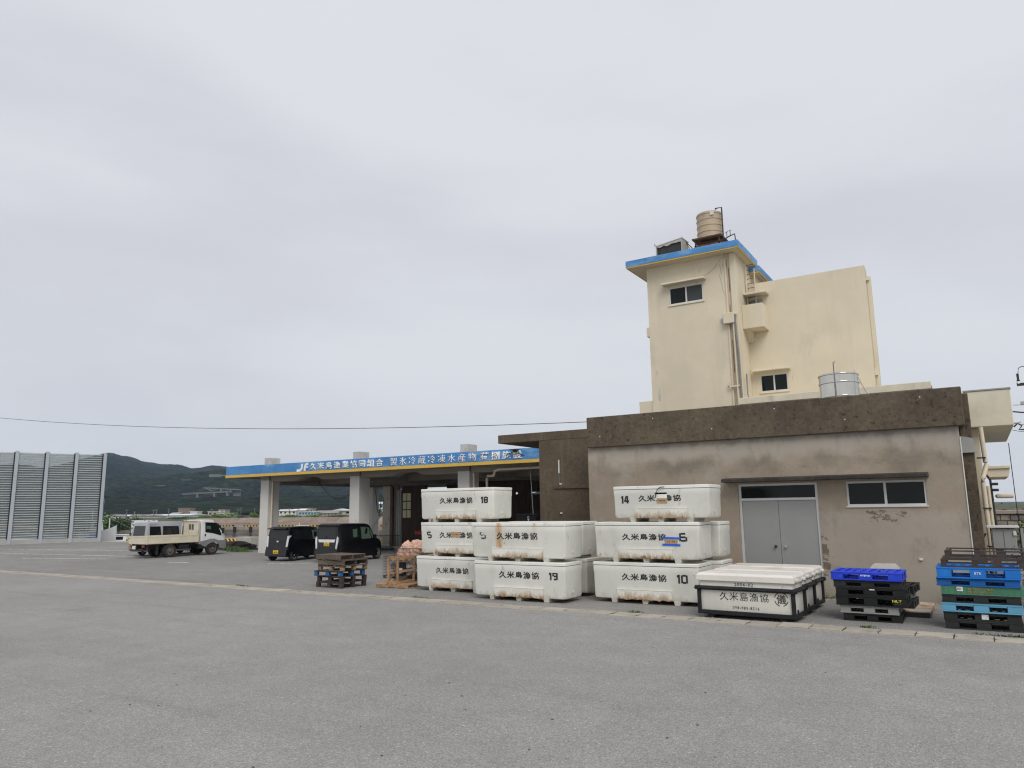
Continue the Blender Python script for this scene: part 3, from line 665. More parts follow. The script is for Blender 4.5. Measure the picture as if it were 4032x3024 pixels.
# pipes and cables up the recess
wb(MB().path([(-7.82, TY + .0, 6.2), (-7.82, TY + .0, 12.3)], .045, 8), 'downpipe', M['pipe_cream'], tw, smooth=True)
wb(MB().path([(-7.70, TY + .04, 10.9), (-7.70, TY + .04, 11.9)], .014, 6), 'rust_pipe', M['pipe_rust'], tw)
wb(MB().path([(-7.73, TY + .04, 9.9), (-7.73, TY + .04, 10.35)], .012, 6), 'rust_pipe', M['pipe_rust'], tw)
wb(MB().path([(-7.72, TY + .04, 7.6), (-7.72, TY + .04, 8.9)], .012, 6), 'rust_pipe', M['pipe_rust'], tw)
wb(MB().box(-7.98, -7.55, TY - .22, TY + .05, 9.55, 9.98), 'junction_box', M['cream'], tw, .015)
wb(MB().path([(-7.6, TY - .12, 6.1), (-7.6, TY - .12, 9.95)], .03, 8), 'downpipe', M['pipe_cream'], tw, smooth=True)
wb(MB().path([(-7.46, TY - .11, 6.3), (-7.48, TY - .11, 8.2), (-7.54, TY - .11, 9.7), (-7.5, TY - .11, 9.9)], .042, 8), 'grey_pipe', M['pipe_grey'], tw, smooth=True)
wb(MB().path([(-7.3, TY + .2, 7.5), (-7.28, TY + .1, 6.7), (-7.22, TY + .02, 6.45)], .03, 6), 'grey_pipe', M['pipe_grey'], tw)
wb(MB().box(-7.95, -7.5, TY - .14, TY - .08, 6.98, 7.04).box(-7.95, -7.92, TY - .14, TY - .08, 6.98, 7.18), 'pipe_bracket', M['cream_rust'], tw)
swag((-8.75, TY - .02, 11.75), (-7.95, TY - .02, 12.35), .12, .010, 'cable', tw, M['pipe_cream'])
swag((-7.95, TY - .02, 12.35), (-7.78, TY - .3, 12.47), .03, .010, 'cable', tw, M['pipe_cream'])
# blistered and flaking paint
for (px, pz, w_, h_, s_) in ((-8.03, 9.72, .34, .30, 1), (-10.86, 6.95, .11, .62, 2), (-10.93, 7.9, .05, .26, 3)):
    rr = random.Random(s_); n = 14
    poly = [(px + w_ / 2 * math.cos(6.283 * k / n) * rr.uniform(.55, 1.1), pz + h_ / 2 * math.sin(6.283 * k / n) * rr.uniform(.7, 1.1)) for k in range(n)]
    wb(MB().prism(poly, 'y', TY - .006, TY - .001), 'bare_patch', M['render_grey'], tw)
def crack(pts, name='crack', m='dark_hole', y=TY, r=.008):
    return wb(MB().path([(p[0], y - .001, p[1]) for p in pts], r, 4), name, M[m], tw)
crack([(-8.03, 12.1), (-8.0, 11.85), (-8.07, 11.6), (-8.0, 11.3), (-7.97, 11.0), (-7.9, 10.8)], r=.004)
crack([(-7.93, 12.1), (-7.9, 11.9), (-7.98, 11.75), (-8.02, 11.5)], r=.003)
# rear block
BY = 30.5
BX0, BX1, BZ = -7.424, -2.885, 11.50
bw = (-7.10, -6.01, 6.90, 7.62)
mb = MB()
mb.box(BX0, bw[0], BY, BY + .2, 0, BZ); mb.box(bw[0], bw[1], BY, BY + .2, 0, bw[2]); mb.box(bw[0], bw[1], BY, BY + .2, bw[3], BZ); mb.box(bw[1], BX1, BY, BY + .2, 0, BZ)
wb(mb, 'block_wall', M['cream'], tw)
wbx('block_roof', M['cream'], tw, BX0, BX1 - .15, BY + .2, 31.2, BZ - .3, BZ - .002)
wb(MB().box(BX1 - .2, BX1 - .002, BY + .2, 31.2, 0, BZ - .01), 'block_side_wall', M['cream'], tw)
wb(MB().box(BX1 + .0, BX1 + .135, 30.85, 31.19, 0, 11.15), 'side_buttress', M['cream'], tw, .012)
for zz in (10.95, 7.2): wb(MB().prism([(BX1 + .0, zz), (BX1 + .10, zz), (BX1 + .0, zz + .32)], 'y', 30.72, 30.848), 'bracket', M['cream_trim'], tw)
window(tw, *bw[:2], BY + .03, *bw[2:], (-7.32, -5.88, 7.72, .4))
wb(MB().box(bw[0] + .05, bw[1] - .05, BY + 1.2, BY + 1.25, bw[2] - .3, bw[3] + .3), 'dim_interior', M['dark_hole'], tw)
# balcony with its doorway, hood and haunch
BFY = 29.62
wb(MB().box(-7.42, -6.60, BFY, BFY + .12, 9.42, 10.41).box(-6.72, -6.602, BFY + .12, BY - .002, 9.43, 10.42).box(-7.42, -6.72, BFY + .12, BY - .002, 9.42, 9.55), 'balcony', M['cream'], tw, .012)
wb(MB().prism([(BFY + .2, 9.428), (BY - .002, 9.428), (BY - .002, 9.0), (BFY + .75, 9.0)], 'x', -7.42, -7.2), 'balcony_haunch', M['cream'], tw)
wb(MB().box(-7.3, -6.78, BY - .06, BY - .002, 9.56, 10.80), 'balcony_door', M['door_grey'], tw, .01)
wb(MB().prism([(BY - .55, 10.92), (BY - .55, 11.0), (BY - .002, 11.05), (BY - .002, 10.92)], 'x', -7.4, -6.5), 'door_hood', M['cream_trim'], tw, .01)
# second, smaller blue roof behind
wb(MB().box(-8.2, -7.25, 31.6, 33.5, 11.4, 12.18), 'penthouse', M['cream'], tw)
wbx('penthouse_roof', M['cream'], tw, -8.2, -7.03, 31.26, 33.7, 12.182, 12.4)
mb = MB().box(-8.2, -6.97, 31.2, 31.26, 12.235, 12.48).box(-7.03, -6.97, 31.26, 33.7, 12.235, 12.48); wb(mb, 'blue_fascia', M['blue_fascia'], tw, .005)
mb = MB().box(-8.2, -6.982, 31.212, 31.27, 12.18, 12.233).box(-7.04, -6.982, 31.27, 33.7, 12.18, 12.233); wb(mb, 'yellow_line', M['yellow_trim'], tw)
# rung ladder and its conduits beside the tower
lad = MB()
for q in range(10):
    zz = 10.5 + q * .2
    lad.path([(-7.3, BY - .02, zz), (-7.3, BY - .14, zz), (-7.05, BY - .14, zz), (-7.05, BY - .02, zz)], .012, 5)
wb(lad, 'ladder_rungs', M['rust'], tw)
wb(MB().path([(-7.36, BY - .1, 10.4), (-7.36, BY - .1, 12.2)], .03, 6).path([(-7.0, BY - .16, 10.5), (-7.0, BY - .16, 12.1)], .022, 6), 'ladder_pipe', M['pipe_cream'], tw)
# low cream roof edge between tower and warehouse
wb(MB().box(-7.42, -1.0, 28.2, 28.35, 6.17, 6.42).box(-7.42, -1.0, 28.35, 30.4, 6.30, 6.40), 'low_roof_edge', M['cream_trim'], tw, .01)
wb(MB().box(-11.80, -11.191, 29.05, 31, 0, 6.76), 'plinth', M['cream'], tw, .01)

# ------------------------------------------------------------------ things on the roofs
def ringed_tank(name, label, cx, cy, z0, r, h, m, rings, dome=.08):
    t = thing(name, label, 'water tank', (cx, cy, z0))
    MB().lathe([(r, 0), (r, h), (r * .97, h + .02), (r * .25, h + dome), (.02, h + dome)], n=40).build('shell', m, t, smooth=True)
    for q in rings:
        mb = MB().lathe([(r - .01, q - .025), (r + .018, q - .022), (r + .024, q), (r + .018, q + .022), (r - .01, q + .025)], n=40)
        mb.f = mb.f[:-2]; mb.build('hoop', m, t, smooth=True)
    return t
t = ringed_tank('roof_tank', 'tan ribbed water tank on the tower roof', -8.55, 29.75, 13.47, .53, 1.12, M['tank_tan'], (.05, .28, .55, .82, 1.06))
st_ = MB()
for a in (-.5, .5):
    for b_ in (-.5, .5): st_.box(a - .03, a + .03, b_ - .03, b_ + .03, -.75, -.06)
st_.box(-.62, .62, -.62, .62, -.06, -.002)
st_.box(-.55, .55, -.53, -.47, -.4, -.3)
st_.build('stand', M['rust'], t)
MB().box(-.35, .55, -.3, .3, -.75, -.1).build('stand_base', M['rust'], t)
MB().path([(.35, -.3, 1.18), (.35, -.3, 1.24), (.62, -.3, 1.24), (.62, -.3, -.3)], .03, 6).build('fill_pipe', M['black_metal'], t)
MB().path([(.62, -.35, -.22), (.9, -.35, -.1), (1.1, -.35, -.05), (1.12, -.35, -.3)], .025, 6).path([(.78, -.35, -.15), (.78, -.35, .1)], .015, 5).path([(.92, -.35, -.1), (.92, -.35, .14)], .015, 5).path([(.72, -.35, .06), (.84, -.35, .12)], .012, 5).path([(.86, -.35, .12), (.98, -.35, .14)], .012, 5).build('valves', M['black_metal'], t)
MB().box(.18, .34, -.535, -.51, .92, 1.06).build('label_plate', M['alu_pale'], t)

sp_ = thing('cooling_box', 'grey sheet metal box with torn front on the tower roof', 'roof unit', (-10.1, 29.3, 12.8))
mb = MB().box(-.58, -.54, -.42, .42, 0, .62).box(.54, .58, -.42, .42, 0, .78).box(-.54, .54, .38, .42, 0, .7)
mb.build('side_panels', M['zinc'], sp_)
MB().add([(-.6, -.44, .60), (.6, -.44, .76), (.6, .44, .80), (-.6, .44, .64), (-.6, -.44, .57), (.6, -.44, .73), (.6, .44, .77), (-.6, .44, .61)], [(0, 1, 2, 3), (7, 6, 5, 4), (0, 4, 5, 1), (1, 5, 6, 2), (2, 6, 7, 3), (3, 7, 4, 0)]).build('top_sheet', M['alu_pale'], sp_)
rr = random.Random(3)
tear = [(-.54, .58), (.54, .73)] + [(.54 - k * .108, .50 + .09 * (1 - k / 10) + rr.uniform(-.04, .04)) for k in range(11)]
MB().prism(tear, 'y', -.42, -.40).build('torn_sheet', M['zinc'], sp_)
MB().box(-.54, .54, -.36, -.30, 0, .6).build('dark_core', M['black_metal'], sp_)
MB().path([(-.6, -.46, .58), (-.6, -.46, .68)], .015, 5).path([(.58, .1, .7), (.8, .3, .42), (.86, .35, 0)], .02, 5).path([(.7, -.2, .5), (.95, .1, 0)], .015, 5).build('struts', M['rust'], sp_)

t2 = ringed_tank('steel_tank', 'shiny stainless steel water tank above the brown parapet', -3.42, 25.1, 4.62, .58, 1.80, M['stainless'], (.45, 1.08, 1.52, 1.78), .1)
MB().path([(-.03, -.60, .2), (-.03, -.60, 1.9), (-.03, -.60, 2.13), (.03, -.60, 2.15)], .018, 6).build('overflow_pipe', M['pipe_grey'], t2)
MB().path([(-.03, -.605, .3), (-.03, -.605, 1.45)], .024, 6).build('tank_streak', M['pipe_grey'], t2)  # added strip standing in for the dark stain down the tank
MB().path([(.5, -.2, 1.88), (.75, .2, 1.2), (1.0, .3, 1.0)], .010, 5).build('stay_wire', M['zinc'], t2)
ch = thing('roof_cooler', 'low pale grey cooling unit lying on the warehouse roof', 'roof unit', (-2.0, 25.6, 4.36))
MB().prism([(-.75, 0), (-.70, .95), (.9, 1.12), (1.0, 1.0), (.95, 0)], 'y', -.5, .5).build('casing', M['door_grey'], ch, .02)
MB().path([(-.8, -.55, .95), (.8, -.55, 1.25), (.82, -.55, 1.05)], .03, 6).path([(-.78, -.55, .8), (-.78, -.55, 1.35), (-1.0, -.5, 1.35)], .04, 6).build('pipework', M['alu_pale'], ch)
MB().path([(-.9, -.5, 1.3), (-.72, -.5, 1.36), (-.4, -.45, 1.1)], .02, 6).build('hose', M['cream_trim'], ch)

# ------------------------------------------------------------------ cream roof box and pipes at the right flank
cb = thing('cream_side_building', 'cream building edge with boxy eave and pipes right of the warehouse', 'building', (.4, 26, 0))
CY = 24.0
wb(MB().box(-.1, 1.0, CY, CY + 6.6, 4.42, 5.42), 'eave_box', M['cream_trim'], cb, .02)
wb(MB().box(-.1, 1.02, CY - .02, CY + 6.6, 5.422, 5.46), 'eave_cap', M['door_grey'], cb)
wb(MB().box(-.1, .17, CY + .3, CY + .8, 0, 4.418), 'column', M['cream'], cb, .012)
wb(MB().box(.17, .80, CY + .4, CY + 3.2, 3.28, 3.36).prism([(.3, 3.05), (.74, 3.05), (.8, 3.278), (.17, 3.278)], 'y', CY + .45, CY + 3.2), 'lower_canopy', M['cream'], cb, .01)
wb(MB().path([(.22, CY - .1, 4.41), (.24, CY - .1, 3.45), (.26, CY - .1, 3.38), (.14, CY - .25, 3.02), (.13, CY - .25, 2.9), (.15, CY - .25, .05)], .062, 10), 'downpipe', M['pipe_cream'], cb, smooth=True)
wb(MB().path([(.235, CY - .12, 2.8), (.25, CY - .12, .05)], .045, 8), 'side_pipe', M['pipe_cream'], cb, smooth=True)
wb(MB().path([(.30, CY - .1, 3.0), (.33, CY - .1, .05)], .032, 6), 'black_post', M['black_metal'], cb)
for zz in (2.86, 2.70): wb(MB().box(.33, .47, CY - .15, CY + .02, zz - .04, zz + .03), 'clamp', M['black_metal'], cb, .01)
wb(MB().box(.40, .85, CY + 1.4, CY + 1.9, 2.48, 2.60), 'lamp_arm', M['cream_trim'], cb, .04)
for zz in (3.55, 2.2, 1.2): wb(MB().box(.05, .26, CY - .33, CY - .1, zz, zz + .03), 'pipe_clip', M['black_metal'], cb)
wb(MB().path([(.05, CY - .35, 1.55), (-.03, CY - .4, 1.4), (-.05, CY - .4, 1.0), (.05, CY - .38, .6), (.12, CY - .35, .3)], .03, 6), 'hose', M['black_rubber'], cb, smooth=True)
wb(MB().path([(.06, CY - .4, .62), (.4, CY - .4, .62)], .04, 8).path([(.3, CY - .4, .7), (.3, CY - .4, .3)], .035, 8), 'floor_pipes', M['pipe_cream'], cb, smooth=True)

cab = thing('switch_cabinet', 'grey metal switch cabinet with rusty edge beside the warehouse corner', 'cabinet', (.42, 22.5, 0))
MB().box(-.24, .26, -.2, .25, .2, 1.72).build('case', M['door_grey'], cab, .012)
MB().box(-.005, .005, -.204, -.199, .25, 1.68).build('door_seam', M['black_metal'], cab)
MB().box(-.34, .34, -.28, .3, 1.74, 1.79).build('rain_cover', M['alu_pale'], cab, .006)
MB().box(-.275, -.245, -.22, -.18, 0, 1.74).build('edge_angle', M['rust'], cab)
MB().box(.36, .42, -.1, .0, 0, 1.72).box(.46, .52, -.05, .05, 0, 1.72).build('support_posts', M['door_grey'], cab, .006)
MB().box(.2, .27, -.24, -.2, 1.55, 1.66).build('rain_cap', M['alu_pale'], cab, .01)
# ------------------------------------------------------------------ white insulated fish bins
def zrust(m, z0, z1, col=(.30, .13, .045), amt=.9, sc=(9, 9, 2.0), lo=.42, hi=.62, space='Object'):
    """rust creeping up from the lower edge of a part, broken by streaky noise"""
    nd, lk, b = nodes_of(m)
    src = b.inputs['Base Color'].links[0].from_socket
    tc = nd.new('ShaderNodeTexCoord'); sp = nd.new('ShaderNodeSeparateXYZ'); lk.new(tc.outputs[space], sp.inputs[0])
    oi = nd.new('ShaderNodeObjectInfo'); ml = nd.new('ShaderNodeVectorMath'); ml.operation = 'SCALE'; ml.inputs[0].default_value = (31, 17, 5); lk.new(oi.outputs['Random'], ml.inputs['Scale'])
    ad = nd.new('ShaderNodeVectorMath'); ad.operation = 'ADD'; lk.new(tc.outputs[space], ad.inputs[0]); lk.new(ml.outputs[0], ad.inputs[1])
    mp = nd.new('ShaderNodeMapping'); mp.inputs['Scale'].default_value = sc; lk.new(ad.outputs[0], mp.inputs[0])
    n = nd.new('ShaderNodeTexNoise'); n.inputs['Scale'].default_value = 1; n.inputs['Detail'].default_value = 6; n.inputs['Roughness'].default_value = .7; lk.new(mp.outputs[0], n.inputs['Vector'])
    r = nd.new('ShaderNodeMapRange'); r.inputs['From Min'].default_value = z1; r.inputs['From Max'].default_value = z0; lk.new(sp.outputs[2], r.inputs[0]); r.inputs['To Min'].default_value = -.28; r.inputs['To Max'].default_value = .16
    a = nd.new('ShaderNodeMath'); a.operation = 'ADD'; lk.new(n.outputs['Fac'], a.inputs[0]); lk.new(r.outputs[0], a.inputs[1])
    q = nd.new('ShaderNodeMapRange'); q.inputs['From Min'].default_value = lo; q.inputs['From Max'].default_value = hi; q.inputs['To Max'].default_value = amt; lk.new(a.outputs[0], q.inputs[0])
    x = nd.new('ShaderNodeMix'); x.data_type = 'RGBA'; lk.new(q.outputs[0], x.inputs['Factor']); lk.new(src, x.inputs['A']); x.inputs['B'].default_value = (*col, 1)
    lk.new(x.outputs['Result'], b.inputs['Base Color'])
    return m
def vstreak(m, bands):
    """rusty water runs at fixed places across the bin: (x, half width, strength)"""
    nd, lk, b = nodes_of(m)
    c = b.inputs['Base Color'].links[0].from_socket
    tc = nd.new('ShaderNodeTexCoord'); sp = nd.new('ShaderNodeSeparateXYZ'); lk.new(tc.outputs['Object'], sp.inputs[0])
    mp = nd.new('ShaderNodeMapping'); mp.inputs['Scale'].default_value = (10, 10, 1.3); lk.new(tc.outputs['Object'], mp.inputs[0])
    n = nd.new('ShaderNodeTexNoise'); n.inputs['Scale'].default_value = 1; n.inputs['Detail'].default_value = 6; lk.new(mp.outputs[0], n.inputs['Vector'])
    for (x0, hw, st, z0, z1) in bands:
        d = nd.new('ShaderNodeMath'); d.operation = 'SUBTRACT'; lk.new(sp.outputs[0], d.inputs[0]); d.inputs[1].default_value = x0
        ab = nd.new('ShaderNodeMath'); ab.operation = 'ABSOLUTE'; lk.new(d.outputs[0], ab.inputs[0])
        r = nd.new('ShaderNodeMapRange'); r.inputs['From Min'].default_value = hw; r.inputs['From Max'].default_value = hw * .35; lk.new(ab.outputs[0], r.inputs[0])
        k = nd.new('ShaderNodeMapRange'); k.inputs['From Min'].default_value = .28; k.inputs['From Max'].default_value = .55; k.inputs['To Max'].default_value = st; lk.new(n.outputs['Fac'], k.inputs[0])
        zz = nd.new('ShaderNodeMapRange'); zz.inputs['From Min'].default_value = z0; zz.inputs['From Max'].default_value = z1; lk.new(sp.outputs[2], zz.inputs[0])
        p = nd.new('ShaderNodeMath'); p.operation = 'MULTIPLY'; lk.new(r.outputs[0], p.inputs[0]); lk.new(k.outputs[0], p.inputs[1])
        p2 = nd.new('ShaderNodeMath'); p2.operation = 'MULTIPLY'; lk.new(p.outputs[0], p2.inputs[0]); lk.new(zz.outputs[0], p2.inputs[1])
        x = nd.new('ShaderNodeMix'); x.data_type = 'RGBA'; lk.new(p2.outputs[0], x.inputs['Factor']); lk.new(c, x.inputs['A']); x.inputs['B'].default_value = (.52, .27, .06, 1); c = x.outputs['Result']
    lk.new(c, b.inputs['Base Color'])
    return m
BINCOL = (.775, .775, .715)
GRUB = [((.56, .54, .44), (1.1, 1.1, .9), .50, .76, .6, 6), ((.36, .31, .23), (4, 4, 2.6), .62, .74, .55, 5), ((.10, .09, .08), (12, 12, 5), .69, .73, .75, 4)]
M['bin'] = zrust(mat('bin_white_gelcoat', BINCOL, rough=.42, var=.04, vs=.9, fine=.02, bump=.06, bs=4, bdist=.02, rnd=.04, layers=GRUB), .10, .42, col=(.42, .36, .27), amt=.55, sc=(6, 6, 3), lo=.5, hi=.75)
M['bin_streaked'] = vstreak(mat('bin_white_gelcoat_streaked', BINCOL, rough=.42, var=.04, vs=.9, fine=.02, bump=.06, bs=4, bdist=.02, layers=GRUB), [(-.57, .13, .92, -2, -1), (.55, .12, .30, .3, .9)])
M['bin_lid'] = mat('bin_lid_gelcoat', (.79, .79, .735), rough=.42, var=.04, vs=1, fine=.02, bump=.05, bs=5, rnd=.04, layers=GRUB[:2] + [((.14, .09, .05), (16, 16, 4), .70, .76, .85, 3)])
M['bin_lid_streaked'] = vstreak(mat('bin_lid_gelcoat_streaked', (.79, .79, .735), rough=.42, var=.04, bump=.05, layers=GRUB[:2]), [(-.57, .10, .98, -2, -1), (.55, .08, .55, -2, -1)])
M['bin_fork'] = zrust(zrust(mat('bin_fork_panel', (.72, .71, .64), rough=.5, var=.05, bump=.08, rnd=.05, layers=GRUB[:2]), .09, .36, col=(.38, .27, .15), amt=.9, sc=(5, 5, 2.0), lo=.40, hi=.62), .08, .30, col=(.24, .095, .03), amt=.95, sc=(11, 11, 3), lo=.56, hi=.64)
M['bin_foot'] = mat('bin_foot', (.52, .51, .44), rough=.6, var=.1, bump=.1, layers=[((.2, .11, .05), (6, 6, 3), .55, .72, .7, 4)])
M['ink'] = mat('stencil_ink', (.018, .018, .019), rough=.7, var=.2, bump=0, alpha=((11, 11, 11), .22, .08))
M['ink_worn'] = mat('worn_stencil_ink', (.035, .034, .032), rough=.7, var=.2, bump=0, alpha=((12, 12, 16), .34, .12))
M['ink_faint'] = mat('faded_stencil_ink', (.06, .06, .058), rough=.7, var=.2, bump=0, alpha=((9, 9, 24), .44, .10))
M['card'] = mat('cardboard', (.42, .27, .15), rough=.85, var=.08, bump=.05, layers=[((.22, .13, .07), (9, 9, 14), .58, .68, .6, 3)])
M['blue_tape'] = mat('blue_tape', (.01, .12, .68), rough=.45, var=.06, bump=.05)
NAME = '久米島漁協'
def fish_bin(label, x0, x1, yf, depth, z0, H=1.0, txt=None, num=None, fork=(.23, .77), ink='ink', num_ink=None, body='bin', lid='bin_lid', rz=0.0):
    L = x1 - x0; xc, yc = (x0 + x1) / 2, yf + depth / 2
    t = thing('fish_bin', label, 'fish bin', (xc, yc, z0), R(rz), 'white insulated fish bins')
    hl, hd = L / 2, depth / 2; fz = .095
    def ring(w, d, z, r=.06, n=5):
        out = []
        for sx, sy, a0 in ((1, -1, -90), (1, 1, 0), (-1, 1, 90), (-1, -1, 180)):
            for k in range(n):
                a = R(a0 + 90 * k / (n - 1)); out.append((sx * (w - r) + r * math.cos(a), sy * (d - r) + r * math.sin(a), z))
        return out
    lh = .078
    MB().loft([ring(hl - .07, hd - .07, fz, .05), ring(hl - .035, hd - .035, fz + .018, .06), ring(hl - .022, hd - .022, fz + .06, .04), ring(hl - .012, hd - .012, H * .74, .035), ring(hl - .004, hd - .004, H * .76, .035), ring(hl - .004, hd - .004, H - lh - .012, .035), ring(hl - .03, hd - .03, H - lh - .004, .05)]).build('body', M[body], t, smooth=True)
    MB().loft([ring(hl - .02, hd - .02, H - lh - .003, .05), ring(hl, hd, H - lh + .004, .03), ring(hl, hd, H - .010, .03), ring(hl - .010, hd - .010, H, .03)]).build('lid', M[lid], t, smooth=True)
    fx0, fx1 = -hl + fork[0] * L, -hl + fork[1] * L
    # fork panel with a lip; its lower edge is chewed away
    rr = random.Random(int(abs(x0 * 100 + z0 * 37)))
    low = [(fx1 - (fx1 - fx0) * k / 14, fz - .012 + (rr.uniform(0, .035) if 0 < k < 14 else 0) + (.03 if rr.random() > .8 else 0)) for k in range(15)]
    for side in (-1, 1):
        y_ = side * (hd - .012)
        MB().prism([(fx0, .335), (fx1, .335)] + low, 'y', y_ + side * .0, y_ + side * .028).build('fork_panel', M['bin_fork'], t)
        MB().box(fx0 - .01, fx1 + .01, min(y_, y_ + side * .036), max(y_, y_ + side * .036), .335, .349).build('panel_lip', M[body] if body == 'bin' else M['bin'], t, .004)
    for f in (.20, .495, .79):
        cx = -hl + f * L
        MB().prism([(cx - .055, 0), (cx + .075, 0), (cx + .10, fz + .03), (cx - .085, fz + .03)], 'y', -hd + .03, hd - .03).build('foot', M['bin_foot'], t, .008)
    MB().lathe([(.045, 0), (.045, .006), (.03, .012), (.0, .012)], n=12).build('drain_plug', M['bin'], t, smooth=True, loc=(hl - .014, -hd * .1, .25), rot=(0, R(90), 0))
    MB().loft([ring(hl - .008, hd - .008, H - lh - .016, .05), ring(hl - .008, hd - .008, H - lh + .001, .05)]).build('lid_seam', M['black_rubber'], t)  # black ring put in to darken the gap under the lid
    if txt: lettering(NAME, t, M[ink], txt[0] - xc, txt[1] - xc, txt[2] - z0, txt[3] - z0, -hd + .0105, 'stencil_name', .020, .004, 1.12)
    if num: stencil_number(num[0], t, M[num_ink or ink], num[1] - xc, num[2] - xc, num[3] - z0, num[4] - z0, -hd + .0105, t=.043)
    return t
b19 = fish_bin('front white fish bin numbered 19 standing on the ground', -11.84, -9.03, 16.85, .98, 0, 1.0, (-11.03, -9.80, .57, .75), ('19', -9.50, -9.25, .57, .765))
b5b = fish_bin('white fish bin with orange rust streak and half worn 5, on top of bin 19', -11.93, -9.02, 16.89, .98, 1.0, 1.0, (-11.12, -9.85, 1.57, 1.755), ('5', -11.67, -11.47, 1.57, 1.79), ink='ink_worn', num_ink='ink_faint', body='bin_streaked', lid='bin_lid_streaked')
bl = fish_bin('unnumbered white fish bin at the bottom of the left stack', -14.68, -11.95, 17.85, 1.0, 0, 1.0, (-13.93, -12.74, .52, .69), None, (.22, .76), ink='ink_worn')
b5a = fish_bin('white fish bin with a clear 5 and cardboard tag, middle of the left stack', -14.52, -11.80, 17.86, 1.0, 1.0, 1.0, (-13.80, -12.60, 1.54, 1.72), ('5', -14.28, -14.10, 1.53, 1.73), (.21, .76), ink='ink_worn')
b18 = fish_bin('white fish bin numbered 18 at the top of the left stack', -14.52, -11.83, 17.85, 1.02, 2.0, 1.0, (-13.79, -12.59, 2.55, 2.73), ('18', -12.28, -12.04, 2.545, 2.735), (.22, .76))
b10 = fish_bin('white fish bin numbered 10 on the ground left of the black framed tubs', -8.66, -5.86, 17.68, 1.05, 0, 1.0, (-7.86, -6.68, .56, .73), ('10', -6.41, -6.14, .535, .745), (.24, .75))
b6 = fish_bin('white fish bin numbered 6 with blue tape across it', -8.58, -5.80, 17.68, 1.03, 1.0, 1.0, (-7.81, -6.64, 1.55, 1.715), ('6', -6.30, -6.10, 1.53, 1.74), (.24, .75), ink='ink')
b14 = fish_bin('white fish bin numbered 14 on top of the bin with blue tape', -8.02, -5.50, 17.70, .98, 2.0, .90, (-7.33, -6.22, 2.51, 2.67), ('14', -7.80, -7.59, 2.47, 2.66), (.23, .77))
fish_bin('plain white fish bin on the ground behind bin 19', -11.95, -9.20, 18.42, .95, 0, 1.0)
fish_bin('plain white fish bin on a bin behind the rust streaked one', -12.05, -9.28, 18.40, .95, 1.0, 1.0)
fish_bin('plain white fish bin on the ground, half hidden behind the blue taped stack', -8.42, -5.66, 18.95, .95, 0, 1.0)
fish_bin('plain white fish bin on a bin behind the blue taped one', -8.40, -5.66, 18.9, .95, 1.0, .98)
def card(binobj, x0, x1, z0, z1, tilt=0, tape=True):
    o = binobj.location; hd = None
    y = {b14: 17.70, b6: 17.68, b5a: 17.86}[binobj]
    c = MB().box(-(x1 - x0) / 2, (x1 - x0) / 2, -.004, .0, -(z1 - z0) / 2, (z1 - z0) / 2).build('cardboard_tag', M['card'], binobj, loc=((x0 + x1) / 2 - o.x, y - o.y + .004, (z0 + z1) / 2 - o.z), rot=(0, R(tilt), 0))
    rr = random.Random(int(x0 * -50)); mb = MB(); w = (x1 - x0)
    for k in range(5):
        a = -w * .3 + k * w * .13
        mb.box(a, a + w * .07, -.0062, -.0042, -.018, .016); mb.box(a, a + w * .1, -.0062, -.0042, .005, .009)
    mb.build('marker_writing', M['ink_faint'], c)
card(b5a, -13.36, -13.05, 1.57, 1.73, 1)
card(b6, -6.67, -6.35, 1.465, 1.59, 2)
card(b14, -6.84, -6.57, 2.46, 2.585, 1)
MB().box(-.17, .17, -.003, 0, -.03, .03).build('clear_tape', M['bin_lid'], b5a, loc=(-13.2 - b5a.location.x, 17.871 - b5a.location.y, 1.745 - 1.0))
for (a, b_, zz, r_) in ((-6.74, -6.27, 1.612, 1.5), (-6.74, -6.28, 1.447, 1.0)):
    MB().box(-(b_ - a) / 2, (b_ - a) / 2, -.007, -.001, -.024, .024).build('blue_tape', M['blue_tape'], b6, loc=((a + b_) / 2 - b6.location.x, 17.687 - b6.location.y, zz - 1.0), rot=(0, R(r_), 0))
o = b14.location
MB().path([(-6.62, 17.66, 2.86), (-6.72, 17.66, 2.855), (-6.80, 17.66, 2.80), (-6.845, 17.67, 2.70), (-6.86, 17.68, 2.60)], .011, 6).build('rubber_cord', M['black_rubber'], b14, smooth=True)
for ch_ in b14.children:
    if ch_.name.startswith('rubber_cord'): ch_.location = (-o.x, -o.y, -o.z)
MB().box(-.17, .15, -.005, -.001, -.09, .09).build('scuffed_patch', M['bin_lid'], b14, loc=(-6.72 - o.x, 17.709 - o.y, 2.635 - o.z))

